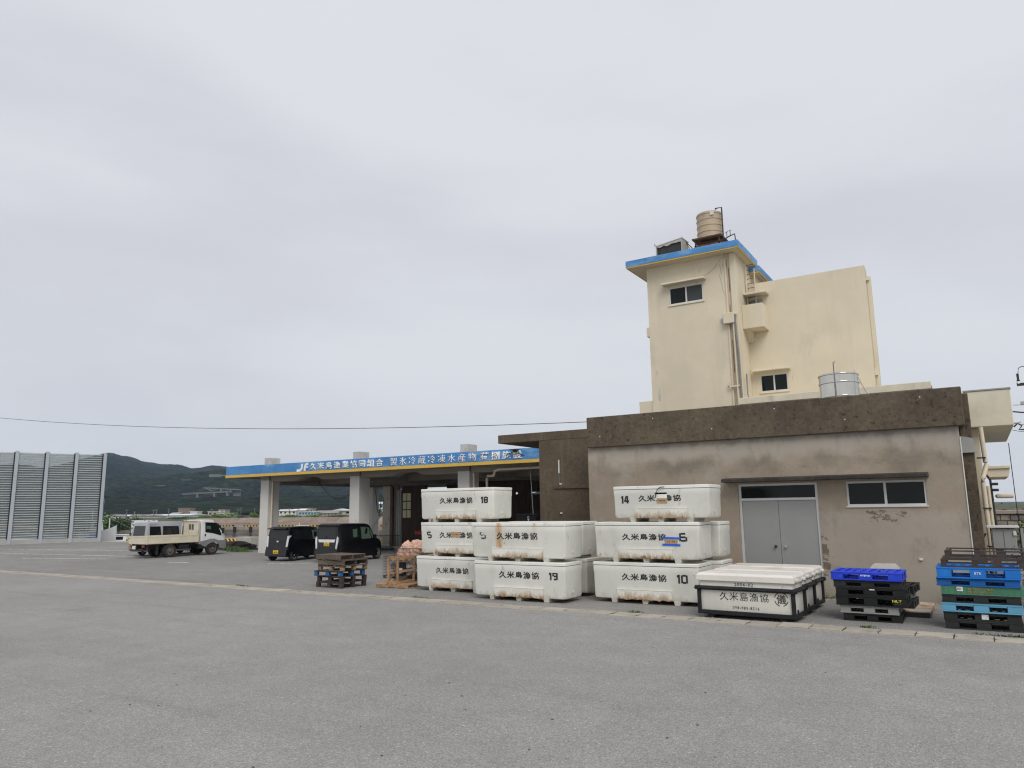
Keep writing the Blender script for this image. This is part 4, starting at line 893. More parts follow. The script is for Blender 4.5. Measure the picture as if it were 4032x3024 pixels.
# ------------------------------------------------------------------ black framed tubs
M['tub'] = zrust(mat('tub_white', (.66, .645, .58), rough=.5, var=.05, vs=1.2, fine=.03, bump=.06, layers=GRUB[:2]), .1, .3, col=(.40, .35, .27), amt=.6, lo=.5, hi=.7)
M['tub_lid'] = mat('tub_lid_white', (.70, .665, .61), rough=.5, var=.05, vs=1, fine=.03, bump=.08, bs=6, layers=[((.42, .30, .16), (1.6, 1.6, 1.6), .56, .74, .55, 5), ((.2, .16, .12), (9, 9, 9), .68, .75, .6, 3)])
M['tub_frame'] = mat('tub_black_frame', (.014, .014, .016), rough=.55, var=.25, spec=.3, vs=3, fine=.1, bump=.15, layers=[((.06, .06, .062), (4, 4, 8), .60, .78, .5, 5)])
def framed_tub(label, x0, x1, yf, depth, first, lh=.9):
    xc, yc = (x0 + x1) / 2, yf + depth / 2; hl, hd = (x1 - x0) / 2, depth / 2
    t = thing('framed_tub', label, 'tub', (xc, yc, 0), R(-2.5), 'black framed white tubs')
    MB().box(-hl + .05, hl - .05, -hd + .05, hd - .05, .12, .79).build('tub_body', M['tub'], t, .03, 2, True)
    MB().loft([[(-hl + .02, -hd + .02, .775), (hl - .02, -hd + .02, .775), (hl - .02, hd - .02, .775), (-hl + .02, hd - .02, .775)], [(-hl - .0, -hd - .005, .785), (hl, -hd - .005, .785), (hl, hd, .785), (-hl, hd, .785)], [(-hl + .0, -hd - .0, .90), (hl, -hd, .90), (hl, hd, .90), (-hl, hd, .90)], [(-hl + .05, -hd + .06, .945), (hl - .05, -hd + .06, .945), (hl - .05, hd - .06, .945), (-hl + .05, hd - .06, .945)]]).build('tub_lid', M['tub_lid'], t, .006)
    for sy in (-.6, .6): MB().box(hl - .01, hl + .06, sy * hd - .07, sy * hd + .07, .80, .87).build('lid_handle', M['tub_lid'], t, .02, 2, True)
    r = .07
    def rail(x0_, x1_, y0_, y1_, z0_, z1_, n): MB().box(x0_, x1_, y0_, y1_, z0_, z1_).build(n, M['tub_frame'], t, .008)
    for sy in (-1, 1):
        rail(-hl, hl, min(sy * hd, sy * (hd - r)), max(sy * hd, sy * (hd - r)), .08, .165, 'bottom_rail')
        MB().prism([(sy * (hd - .06), .585), (sy * (hd + .0), .585), (sy * (hd + .045), .625), (sy * (hd + .0), .668), (sy * (hd - .05), .672)], 'x', -hl - .045, hl + .045).build('top_rail', M['tub_frame'], t, .004)
    for sx in (-1, 1):
        rail(min(sx * hl, sx * (hl - r)), max(sx * hl, sx * (hl - r)), -hd + r, hd - r, .08, .165, 'bottom_rail')
        MB().prism([(sx * (hl - .06), .587), (sx * hl, .587), (sx * (hl + .043), .625), (sx * hl, .666), (sx * (hl - .05), .670)], 'y', -hd - .04, hd + .04).build('top_rail', M['tub_frame'], t, .004)
        for sy in (-1, 1):
            rail(min(sx * hl, sx * (hl - .075)), max(sx * hl, sx * (hl - .075)), min(sy * hd, sy * (hd - .075)), max(sy * hd, sy * (hd - .075)), .165, .586, 'post')
    rail(-hl + .2, -hl + .35, -hd + .05, hd - .05, 0, .079, 'runner'); rail(hl - .35, hl - .2, -hd + .05, hd - .05, 0, .079, 'runner')
    MB().lathe([(.04, 0), (.035, .02), (.0, .025)], n=10).build('drain_plug', M['tub_frame'], t, loc=(hl - .045, -hd * .25, .2), rot=(0, R(90), 0))
    if first:
        y = -hd + .048
        lettering(NAME, t, M['ink'], -4.93 - xc, -3.90 - xc, .385, .555, y, 'stencil_name', -.004, .004, 1.15)
        lettering('098-985-8216', t, M['ink_worn'], -4.66 - xc, -4.10 - xc, .215, .272, y, 'phone_number', .002, .004, 1.25)
        lettering('2006-02', t, M['ink_worn'], -4.60 - xc, -4.20 - xc, .69, .755, y, 'stencil_date', .004, .004, 1.2)
        lettering('儀', t, M['ink'], -3.735 - xc, -3.545 - xc, .37, .55, y, 'stencil_mark', .004, .004)
        ringm = MB(); c0 = (-3.64 - xc, .46)
        for (a0, a1) in ((15, 75), (105, 165), (195, 255), (285, 345)):
            strip([(c0[0] + .135 * math.cos(R(a0 + (a1 - a0) * q / 6)), c0[1] + .135 * math.sin(R(a0 + (a1 - a0) * q / 6))) for q in range(7)], .014, ringm, 0)
        ringm.v = [(v[0], y - .004 if v[1] < -.01 else y, v[2]) for v in ringm.v]
        ringm.build('stencil_ring', M['ink'], t)
    return t
framed_tub('front white tub in black frame, lettered with a phone number', -5.42, -3.36, 16.18, .95, True)
framed_tub('middle one of the three black framed white tubs', -5.40, -3.36, 17.30, .95, False)
framed_tub('rear black framed white tub nearest the grey door', -5.40, -3.36, 18.42, .9, False)

# ------------------------------------------------------------------ plastic pallets
def plastic(name, col, rough=.5, sc=((.25, .25, .23), (3, 3, 3), .62, .78, .35, 4)):
    return mat(name, col, rough=rough, spec=.3, var=.12, vs=2, fine=.05, bump=.06, rnd=.05, layers=[sc])
M['pl_black'] = plastic('black_plastic', (.011, .0115, .012), .6, ((.05, .05, .047), (3, 3, 5), .60, .80, .5, 5))
M['pl_dark'] = plastic('charcoal_plastic', (.022, .023, .023), .6, ((.07, .07, .066), (3, 3, 5), .60, .80, .5, 5))
M['pl_royal'] = plastic('royal_blue_plastic', (.018, .055, .58), .45, ((.2, .24, .6), (5, 5, 5), .64, .76, .5, 4))
M['pl_blue'] = plastic('bright_blue_plastic', (.012, .165, .55), .5, ((.12, .3, .65), (4, 4, 4), .64, .78, .4, 4))
M['pl_deep'] = plastic('deep_blue_plastic', (.010, .105, .36), .55, ((.02, .05, .16), (3, 3, 6), .56, .72, .7, 5))
M['pl_sky'] = plastic('sky_blue_plastic', (.11, .32, .47), .55)
M['pl_green'] = plastic('green_plastic', (.065, .20, .12), .6, ((.30, .40, .30), (3, 3, 9), .58, .76, .6, 5))
M['pl_grey'] = plastic('grey_plastic', (.26, .265, .245), .6, ((.40, .42, .36), (5, 5, 5), .58, .72, .5, 5))
M['paper'] = mat('paper_label', (.68, .68, .66), rough=.8, var=.05, bump=.05, layers=[((.2, .2, .2), (18, 18, 40), .60, .66, .7, 2)])
M['yellow_ink'] = mat('yellow_print', (.70, .60, .03), rough=.6, bump=0)
M['white_ink'] = mat('white_print', (.75, .77, .8), rough=.6, bump=0)
M['orange_ink'] = mat('faded_orange_print', (.40, .20, .05), rough=.6, bump=0, alpha=((60, 60, 30), .50, .10))
def plastic_pallet(label, cx, yf, z, w, d, h, m, rz=0.0, closed=False, group='plastic pallets by the warehouse', slots=True, cat='pallet'):
    t = thing('plastic_pallet', label, cat, (cx, yf + d / 2, z), R(rz), group)
    hw, hd = w / 2, d / 2; td = .028
    mb = MB(); n = 9
    mb.box(-hw, hw, -hd, -hd + .11, h - td, h); mb.box(-hw, hw, hd - .11, hd, h - td, h)
    for k in range(n):
        a = -hw + (w - .07) * k / (n - 1); mb.box(a, a + .07, -hd + .11, hd - .11, h - td, h)
    for q in (-.5, 0, .5): mb.box(-hw + .005, hw - .005, q * hd - .05, q * hd + .05, h - td - .012, h - td)
    mb.build('top_deck', m, t, .004)
    mb = MB()
    for q in (-1, 0, 1): mb.box(-hw, hw, q * (hd - .06) - .06, q * (hd - .06) + .06, 0, .024)
    for q in (-1, 0, 1):
        for (a, b_) in ((-hd + .12, -.06), (.06, hd - .12)): mb.box(q * (hw - .07) - .07, q * (hw - .07) + .07, a, b_, 0, .024)
    mb.build('bottom_deck', m, t, .004)
    if closed:
        mb = MB().box(-hw, hw, -hd, -hd + .02, .024, h - td).box(-hw, hw, hd - .02, hd, .024, h - td).box(-hw, -hw + .02, -hd + .02, hd - .02, .024, h - td).box(hw - .02, hw, -hd + .02, hd - .02, .024, h - td)
        mb.build('side_wall', m, t)
        for k in range(14): MB().box(-hw + w * (k + .5) / 14 - .004, -hw + w * (k + .5) / 14 + .004, -hd - .008, -hd + .001, .026, h - td - .002).build('rib', m, t)
    else:
        bw_ = [.19 * w, .2 * w, .19 * w]; xs = [-hw, -bw_[1] / 2, hw - bw_[2]]
        dw = [.2 * d, .2 * d, .2 * d]; ys = [-hd, -dw[1] / 2, hd - dw[2]]
        blk = None
        for i in range(3):
            for j in range(3):
                ins = .006
                me = MB().box(-bw_[i] / 2 + ins, bw_[i] / 2 - ins, -dw[j] / 2 + ins, dw[j] / 2 - ins, .023, h - td + .001).mesh('block', m, .006)
                obj('block', me, t, (xs[i] + bw_[i] / 2, ys[j] + dw[j] / 2, 0))
        if slots:
            for a_, b2_ in ((-hw + bw_[0], -bw_[1] / 2), (bw_[1] / 2, hw - bw_[2])): MB().box(a_, b2_, -hd + .004, -hd + .03, h - td - .022, h - td).build('opening_lip', m, t)
    return t
def face_text(t, s, x0, x1, z0, z1, d, m, name='printed_name', bold=.01):
    return lettering(s, t, M[m], x0, x1, z0, z1, -d / 2 + .003, name, bold, .005, 1.05)
G1 = 'pallet stack in front of the warehouse'
p = plastic_pallet('bottom black plastic pallet under the grey one, right of the tubs', -2.10, 17.12, 0, 1.09, 1.0, .155, M['pl_black'], 1, group=G1)
p = plastic_pallet('broken grey plastic pallet low in the stack topped with royal blue', -2.14, 17.10, .156, 1.10, 1.0, .155, M['pl_grey'], 0, group=G1)
p = plastic_pallet('black pallet with yellow print, third from the ground in its stack', -2.09, 17.06, .312, 1.32, 1.05, .20, M['pl_black'], -.5, group=G1)
face_text(p, 'MLT', .40, .57, .095, .145, 1.05, 'yellow_ink', bold=.02); MB().box(.40, .57, -.527, -.523, .062, .070).build('printed_line', M['ink_faint'], p)
p = plastic_pallet('plain black pallet resting on the one with yellow print', -2.09, 17.06, .513, 1.31, 1.05, .165, M['pl_black'], 0, group=G1)
MB().box(-.01, .09, -.006, 0, .12, .14).build('paper_label', M['paper'], p, loc=(0, -.521, 0))
p = plastic_pallet('black pallet directly under the royal blue one', -2.13, 17.07, .679, 1.30, 1.0, .145, M['pl_dark'], .5, group=G1)
p = plastic_pallet('royal blue plastic pallet on top of the black stack', -2.14, 17.02, .825, 1.33, 1.05, .165, M['pl_royal'], -1, group=G1)
face_text(p, 'nitro', -.09, .09, .075, .125, 1.05, 'white_ink', bold=.015)
# low stack behind, on a rusty tray
tr = thing('rusty_tray', 'rusty pale steel tray lying by the wall under black pallets', 'tray', (-1.72, 19.0, 0), 0)
M['tray'] = mat('rusty_tray_paint', (.50, .45, .36), rough=.7, var=.1, vs=2, bump=.1, layers=[((.33, .13, .03), (1.7, 1.7, 1.7), .44, .60, .95, 6), ((.12, .06, .03), (4, 4, 4), .62, .72, .7, 4)])
MB().box(-.62, .62, -.85, .85, .10, .13).build('tray_top', M['tray'], tr, .006)
MB().box(-.60, .60, -.84, -.81, 0, .10).box(.57, .60, -.81, .84, .0, .10).box(-.60, -.57, -.81, .84, 0, .10).build('tray_skirt', M['black_metal'], tr)
for q in range(7): MB().box(.602, .63, -.72 + q * .22, -.68 + q * .22, 0, .13).build('tray_rib', M['tray'], tr)
G2 = 'low black stack on the rusty tray'
plastic_pallet('black pallet lying on the rusty tray', -1.95, 18.55, .131, 1.10, 1.0, .16, M['pl_dark'], -2, group=G2)
plastic_pallet('grey pallet sandwiched in the low stack on the rusty tray', -2.02, 18.6, .292, 1.08, 1.0, .15, M['pl_grey'], -7, group=G2)
plastic_pallet('slatted black pallet on top of the low stack on the rusty tray', -1.93, 18.55, .443, 1.12, 1.0, .16, M['pl_black'], -4, group=G2)
an = thing('concrete_anchor', 'pale concrete anchor block with chamfered top behind the royal blue pallet', 'concrete block', (-1.98, 19.1, .604))
M['anchor'] = mat('pale_concrete', (.40, .375, .335), rough=.95, var=.12, vs=3, fine=.1, bump=.3)
MB().loft([[(-.3, -.24, 0), (.3, -.24, 0), (.3, .24, 0), (-.3, .24, 0)], [(-.3, -.24, .32), (.3, -.24, .32), (.3, .24, .32), (-.3, .24, .32)], [(-.22, -.16, .42), (.22, -.16, .42), (.22, .16, .42), (-.22, .16, .42)]]).build('block', M['anchor'], an, .01)
MB().box(-.2, .06, -.244, -.238, .22, .27).build('lifting_slot', M['dark_hole'], an)
# right stack
G3 = 'mixed pallet stack at the right edge'
RX = -.165
p = plastic_pallet('bottom charcoal pallet of the colourful stack at the right edge', RX + .0, 16.86, 0, 1.26, 1.0, .168, M['pl_dark'], 0, group=G3)
p = plastic_pallet('charcoal pallet with white paper label under the sky blue one', RX - .02, 16.86, .169, 1.26, 1.0, .152, M['pl_dark'], .6, group=G3)
MB().box(-.055, .055, -.006, 0, .035, .125).build('paper_label', M['paper'], p, loc=(.05, -.497, 0))
p = plastic_pallet('sky blue plastic pallet in the lower half of its stack', RX - .005, 16.82, .322, 1.31, 1.05, .165, M['pl_sky'], -.4, group=G3)
p = plastic_pallet('charcoal pallet between the sky blue and the green one', RX - .0, 16.87, .488, 1.28, 1.0, .150, M['pl_dark'], 0, group=G3)
p = plastic_pallet('green closed-sided plastic pallet with barcode label', RX + .02, 16.86, .639, 1.33, 1.0, .160, M['pl_green'], .5, True, group=G3)
MB().box(-.05, .05, -.006, 0, .07, .15).build('barcode_label', M['paper'], p, loc=(-.35, -.508, 0))
mb = MB()
for k, wdt in enumerate((3, 1, 2, 1, 3, 1, 1, 2, 1)): mb.box(-.04 + k * .008, -.04 + k * .008 + wdt * .0016, -.008, -.0061, .09, .135)
mb.build('barcode', M['ink'], p, loc=(-.35, -.508, 0))
for zz_ in (.045, .100): MB().box(-.22, .20, -.513, -.509, zz_, zz_ + .032).build('faded_print', M['orange_ink'], p)
p = plastic_pallet('deep blue weathered pallet under the bright blue lettered one', RX - .02, 16.84, .80, 1.36, 1.05, .145, M['pl_deep'], -.5, group=G3)
p = plastic_pallet('bright blue pallet with white letters under the steel frames', RX - .005, 16.80, .946, 1.37, 1.1, .205, M['pl_blue'], .3, group=G3)
face_text(p, 'BTR', -.055, .055, .08, .125, 1.1, 'white_ink', bold=.0)
M['steel_frame'] = mat('dark_rusty_frame', (.045, .032, .027), rough=.6, var=.3, vs=4, bump=.15, layers=[((.12, .06, .035), (4, 4, 4), .56, .70, .6, 5)])
for k, (x0, zz, hh, lb) in enumerate(((-.76, 1.152, .155, 'lower dark steel frame pallet on the bright blue pallet'), (-.68, 1.308, .16, 'upper dark steel frame pallet, topmost at the right edge'))):
    w_ = 1.35
    t = thing('steel_pallet', lb, 'pallet', (x0 + w_ / 2, 17.4, zz), 0, G3)
    for yy in (-.5, .5):
        MB().box(-w_ / 2, w_ / 2, yy - .03, yy + .03, hh - .025, hh).build('top_rail', M['steel_frame'], t)
        MB().box(-w_ / 2, w_ / 2, yy - .03, yy + .03, 0, .03).build('bottom_rail', M['steel_frame'], t)
        for (xx, bw2) in ((-w_ / 2 + .045, .045), (-.11 - k * .03, .05 if k == 0 else .045), (.25, .07), (w_ / 2 - .045, .045)): MB().box(xx - bw2, xx + bw2, yy - .025, yy + .025, .03, hh - .025).build('upright', M['steel_frame'], t)
    for xx in (-w_ / 2 + .04, w_ / 2 - .04): MB().box(xx - .03, xx + .03, -.47, .47, hh - .03, hh - .004).build('cross_rail', M['steel_frame'], t)

# ------------------------------------------------------------------ wooden pallets
def timber(name, col, rnd=.22):
    return mat(name, col, rough=.85, var=.28, vs=3, fine=.18, fs=26, bump=.3, bs=20, aniso=(1, 1, 1), rnd=rnd, layers=[((.05, .04, .032), (2.5, 2.5, 9), .58, .74, .6, 5)])
M['wood_old'] = timber('weathered_timber', (.115, .088, .066))
M['wood_brown'] = timber('dark_brown_timber', (.052, .034, .027))
M['wood_tan'] = timber('tan_timber', (.23, .15, .088))
M['wood_new'] = timber('raw_pine', (.36, .215, .115), .12)
M['wood_blue'] = mat('blue_painted_timber', (.010, .10, .29), rough=.7, var=.3, vs=4, bump=.2, rnd=.2, layers=[((.08, .06, .045), (4, 4, 4), .60, .72, .7, 5)])
_plank = {}
def plank(parent, name, m, x0, x1, y0, y1, z0, z1):
    key = (m.name, round(x1 - x0, 3), round(y1 - y0, 3), round(z1 - z0, 3))
    if key not in _plank:
        hx, hy, hz = (x1 - x0) / 2, (y1 - y0) / 2, (z1 - z0) / 2
        _plank[key] = MB().box(-hx, hx, -hy, hy, -hz, hz).mesh('plank', m, .004)
    rr = random
    return obj(name, _plank[key], parent, ((x0 + x1) / 2, (y0 + y1) / 2, (z0 + z1) / 2), (0, 0, R(rr.uniform(-.5, .5))))
def block_pallet(label, cx, cy, z, rz, w, d, h, deck, blocks, group):
    t = thing('wooden_pallet', label, 'pallet', (cx, cy, z), R(rz), group)
    hw, hd = w / 2, d / 2
    for k in range(7):
        a = -hw + (w - .11) * k / 6; plank(t, 'deck_board', deck, a, a + .11, -hd, hd, h - .018, h)
    for q in (-1, 0, 1):
        y = q * (hd - .05); plank(t, 'cross_board', deck, -hw, hw, y - .05, y + .05, h - .040, h - .019)
        plank(t, 'bottom_board', deck, -hw, hw, y - .05, y + .05, 0, .018)
        for r in (-1, 0, 1):
            x = r * (hw - .065); plank(t, 'block', blocks, x - .065, x + .065, y - .05, y + .05, .019, h - .041)
    return t
def stringer_pallet(label, cx, cy, z, rz, w, d, h, m, group):
    t = thing('wooden_pallet', label, 'pallet', (cx, cy, z), R(rz), group)
    hw, hd = w / 2, d / 2
    for k in range(8):
        a = -hw + (w - .105) * k / 7
        plank(t, 'deck_board', m, a, a + .105, -hd, hd, h - .02, h)
    for q in (-1, 0, 1):
        y = q * (hd - .02); plank(t, 'stringer', m, -hw, hw, y - .02, y + .02, .021, h - .021)
    for k in range(4):
        a = -hw + (w - .1) * k / 3; plank(t, 'bottom_board', m, a, a + .1, -hd, hd, 0, .02)
    return t
GW = 'weathered wooden pallets stacked near the parked cars'
cx, cy = -17.60, 17.66
block_pallet('dark brown wooden pallet at the bottom of the stack by the cars', cx, cy, 0, -3, 1.18, 1.05, .172, M['wood_brown'], M['wood_brown'], GW)
block_pallet('dark brown wooden pallet under the blue one', cx + .02, cy + .01, .173, -4, 1.17, 1.04, .175, M['wood_brown'], M['wood_brown'], GW)
block_pallet('wooden pallet with blue painted blocks in the middle of its stack', cx - .06, cy - .02, .349, -2, 1.22, 1.04, .165, M['wood_brown'], M['wood_blue'], GW)
block_pallet('brown wooden pallet resting on the blue one', cx + .03, cy + .02, .515, -4, 1.16, 1.04, .160, M['wood_old'], M['wood_tan'], GW)
stringer_pallet('grey-brown board-sided pallet, second from the top by the cars', cx + .04, cy + .02, .676, -1, 1.18, 1.06, .17, M['wood_old'], GW)
stringer_pallet('grey-brown board-sided pallet on top of the stack by the cars', cx - .04, cy - .02, .847, -5, 1.2, 1.03, .165, M['wood_old'], GW)
gp = stringer_pallet('pale pine pallet lying flat on the asphalt', -15.72, 18.42, 0, 3, 1.24, 1.04, .12, M['wood_new'], None)

# upright timber crate frame on the pine pallet
wc = thing('timber_frame_crate', 'upright pine frame crate standing on the pine pallet', 'crate', (-15.82, 18.5, .122), R(-4))
for sx in (-1, 1):
    for sy in (-1, 1):
        plank(wc, 'post', M['wood_new'], sx * .2 - .03, sx * .2 + .03, sy * .36 - .03, sy * .36 + .03, 0, .78)
    for zz in (.03, .36, .745): plank(wc, 'side_rail', M['wood_new'], sx * .2 - .045, sx * .2 + .045, -.33, .33, zz - .035, zz + .035)
for sy in (-1, 1):
    for zz in (.03, .745): plank(wc, 'end_rail', M['wood_new'], -.155, .155, sy * .36 - .02, sy * .36 + .02, zz - .04, zz + .04)
MB().path([(-.14, -.36, .12), (.14, -.36, .36)], .028, 4).build('end_brace', M['wood_new'], wc)
plank(wc, 'top_board', M['wood_new'], -.24, -.11, -.4, .4, .782, .802); plank(wc, 'top_board', M['wood_new'], .11, .24, -.4, .4, .782, .802)
MB().box(-.1, .1, -.05, .15, .2, .62).build('packing', M['black_rubber'], wc, .03)
MB().box(-.02, .1, -.09, -.055, .28, .44).build('packing_label', M['paper'], wc)
gt = plastic_pallet('green plastic tray behind the pine pallet', -15.25, 19.15, 0, .95, .8, .10, M['pl_green'], 2, True, group=None, cat='tray')
if 'group' in gt.keys(): del gt['group']
gt.name = 'plastic_tray'
# wire cages with bundled net sacks
M['wire'] = mat('rusty_wire', (.10, .085, .075), rough=.6, var=.3, vs=5, bump=0, metal=.3)
M['net'] = mat('pink_net_sack', (.62, .39, .29), rough=.9, var=.2, vs=3, fine=.2, fs=35, bump=.6, bs=14, bdist=.04, layers=[((.78, .60, .50), (5, 5, 5), .52, .68, .6, 5), ((.22, .12, .09), (7, 7, 7), .62, .72, .7, 5)])
M['net_grey'] = mat('grey_net_heap', (.20, .19, .18), rough=.95, var=.35, vs=4, fine=.3, bump=.8, bs=12, bdist=.05)
def wire_cage(label, x0, x1, y0, y1, h, step=.06, group='wire cages'):
    xc, yc = (x0 + x1) / 2, (y0 + y1) / 2; hx, hy = (x1 - x0) / 2, (y1 - y0) / 2
    t = thing('wire_cage', label, 'wire cage', (xc, yc, 0), 0, group)
    for sy in (-1, 1):
        mb = MB(); n = int(2 * hx / step)
        for k in range(n + 1): a = -hx + 2 * hx * k / n; mb.cyl((a, sy * hy, .1), (a, sy * hy, h), .0045, n=4)
        for k in range(int(h / (step * 1.6)) + 1): mb.cyl((-hx, sy * hy, .1 + k * step * 1.6), (hx, sy * hy, .1 + k * step * 1.6), .0045, n=4)
        mb.build('wire_panel', M['wire'], t)
    for sx in (-1, 1):
        mb = MB(); n = int(2 * hy / step)
        for k in range(n + 1): a = -hy + 2 * hy * k / n; mb.cyl((sx * hx, a, .1), (sx * hx, a, h), .0045, n=4)
        for k in range(int(h / (step * 1.6)) + 1): mb.cyl((sx * hx, -hy, .1 + k * step * 1.6), (sx * hx, hy, .1 + k * step * 1.6), .0045, n=4)
        mb.build('wire_panel', M['wire'], t)
    MB().path([(-hx, -hy, h), (hx, -hy, h), (hx, hy, h), (-hx, hy, h), (-hx, -hy, h)], .011, 5).build('rim', M['wire'], t)
    MB().box(-hx, hx, -hy, hy, .06, .1).build('floor', M['wire'], t)
    for sx in (-1, 1):
        for sy in (-1, 1): MB().box(sx * (hx - .04) - .03, sx * (hx - .04) + .03, sy * (hy - .04) - .03, sy * (hy - .04) + .03, 0, .06).build('foot', M['wire'], t)
    return t
wire_cage('wire cage full of pink net sacks behind the pine frame crate', -17.1, -15.75, 19.62, 20.6, 1.10)
wire_cage('wire cage holding a grey net heap, behind the pallet stack', -18.3, -17.2, 20.4, 21.3, .74)
wire_cage('low wire cage at the foot of the hall step', -32.3, -30.3, 34.4, 35.3, .85, .09)
def lump(name, label, cat, c, r, m, seed, squash=(1, 1, 1), group=None, amp=.42, sub=5):
    bm = bmesh.new(); bmesh.ops.create_icosphere(bm, subdivisions=sub, radius=1)
    for v in bm.verts:
        p = v.co.copy(); k = 1 + amp * noise.fractal(p * 1.6 + Vector((seed * 7.3, seed, 0)), .8, 2.2, 4) + amp * .35 * abs(noise.noise(p * 4 + Vector((seed, 0, 3))))
        v.co = Vector((p.x * k * r * squash[0], p.y * k * r * squash[1], p.z * k * r * squash[2]))
    me = bpy.data.meshes.new(name); bm.to_mesh(me); bm.free(); me.materials.append(m)
    for q in me.polygons: q.use_smooth = True
    o = obj(name, me, None, c); tag(o, label, cat, group); return o
lump('net_sack', 'bulging pink net sack at the left of the wire cage', 'sack', (-16.75, 20.0, .86), .36, M['net'], 1, (1, 1, 1.05), 'pink net sacks')
lump('net_sack', 'pink net sack heaped highest in the wire cage', 'sack', (-16.25, 20.1, .98), .36, M['net'], 2, (1.1, 1, .95), 'pink net sacks')
lump('net_sack', 'pink net sack at the right of the wire cage', 'sack', (-15.95, 20.05, .74), .36, M['net'], 3, (.9, 1, 1.1), 'pink net sacks')
lump('net_heap', 'grey heap of netting low in the wire cage', 'netting', (-16.4, 20.05, .42), .42, M['net_grey'], 4, (1.3, 1, .75))
lump('net_heap', 'grey netting behind the wooden pallet stack', 'netting', (-17.75, 20.85, .38), .36, M['net_grey'], 5, (1.1, .95, .8))
M['rope'] = mat('brown_rope', (.17, .10, .07), rough=.95, var=.3, vs=6, bump=.6)
lump('rope_bundle', 'brown rope bundle lying between the wire cage and the bins', 'rope', (-15.05, 19.3, .95), .2, M['rope'], 8, (3.0, .7, .45))
rs = MB()
for a, b_ in ((-15.6, -15.5), (-14.55, -14.45)):
    rs.box(a, b_, 19.15, 19.45, 0, .86)
rs.box(-15.6, -14.45, 19.12, 19.48, .86, .9)
tag(rs.build('trestle', M['wood_brown']), 'low timber trestle carrying the brown rope bundle', 'trestle')
# ------------------------------------------------------------------ vehicles
M['car_black'] = mat('black_car_paint', (.004, .004, .006), rough=.20, var=.15, vs=1, fine=0, bump=0, spec=.5, layers=[((.012, .011, .010), (2, 2, 2), .58, .8, .5, 4)])
M['van_silver'] = mat('faded_silver_paint', (.33, .34, .365), rough=.35, var=.08, vs=1, fine=.02, bump=0, layers=[((.2, .19, .18), (5, 5, 5), .68, .76, .6, 4)])
M['truck_white'] = mat('truck_white_paint', (.68, .685, .68), rough=.4, var=.05, vs=1.2, fine=.02, bump=0, layers=[((.45, .40, .33), (3, 3, .7), .60, .80, .4, 5)])
M['truck_bed'] = mat('truck_bed_cream', (.64, .585, .455), rough=.6, var=.07, vs=2, fine=.03, bump=.05, layers=[((.30, .18, .09), (4, 4, 1.0), .62, .76, .6, 5)])
M['truck_board'] = mat('truck_headboard', (.56, .51, .42), rough=.65, var=.08, vs=2, bump=.1, layers=[((.33, .20, .10), (7, 7, .6), .54, .72, .75, 5)])
M['grey_lower'] = mat('grey_bumper', (.20, .20, .205), rough=.6, var=.1, bump=.03)
M['under'] = mat('dirty_chassis', (.018, .016, .015), rough=.85, var=.3, vs=4, bump=.2)
M['car_glass'] = glass_mat('car_glass_dark', (.010, .012, .012), .04); M['car_glass'].node_tree.nodes['Principled BSDF'].inputs['Specular IOR Level'].default_value = .5
M['car_glass_green'] = glass_mat('car_glass_painted_view', (.075, .115, .085), .04)  # green base colour stands in for greenery showing in the glass
M['tyre'] = mat('tyre_rubber', (.020, .019, .019), rough=.85, var=.2, vs=6, bump=.2)
M['rim'] = mat('alloy_rim', (.42, .41, .40), rough=.35, var=.1, bump=0, metal=.7)
M['rim_steel'] = mat('dirty_steel_rim', (.16, .135, .115), rough=.6, var=.25, vs=9, bump=.1, metal=.3)
M['lamp_clear'] = mat('clear_tail_lamp', (.62, .62, .63), rough=.15, var=.12, vs=14, fine=.15, bump=0)
M['lamp_red'] = mat('red_tail_lamp', (.20, .02, .015), rough=.25, bump=0)
M['chrome'] = mat('bright_trim', (.72, .72, .73), rough=.25, var=.05, bump=0, metal=.5)
M['plate_yellow'] = mat('yellow_number_plate', (.75, .50, .02), rough=.5, var=.05, bump=0)
M['plate_white'] = mat('white_number_plate', (.72, .74, .70), rough=.5, var=.05, bump=0)
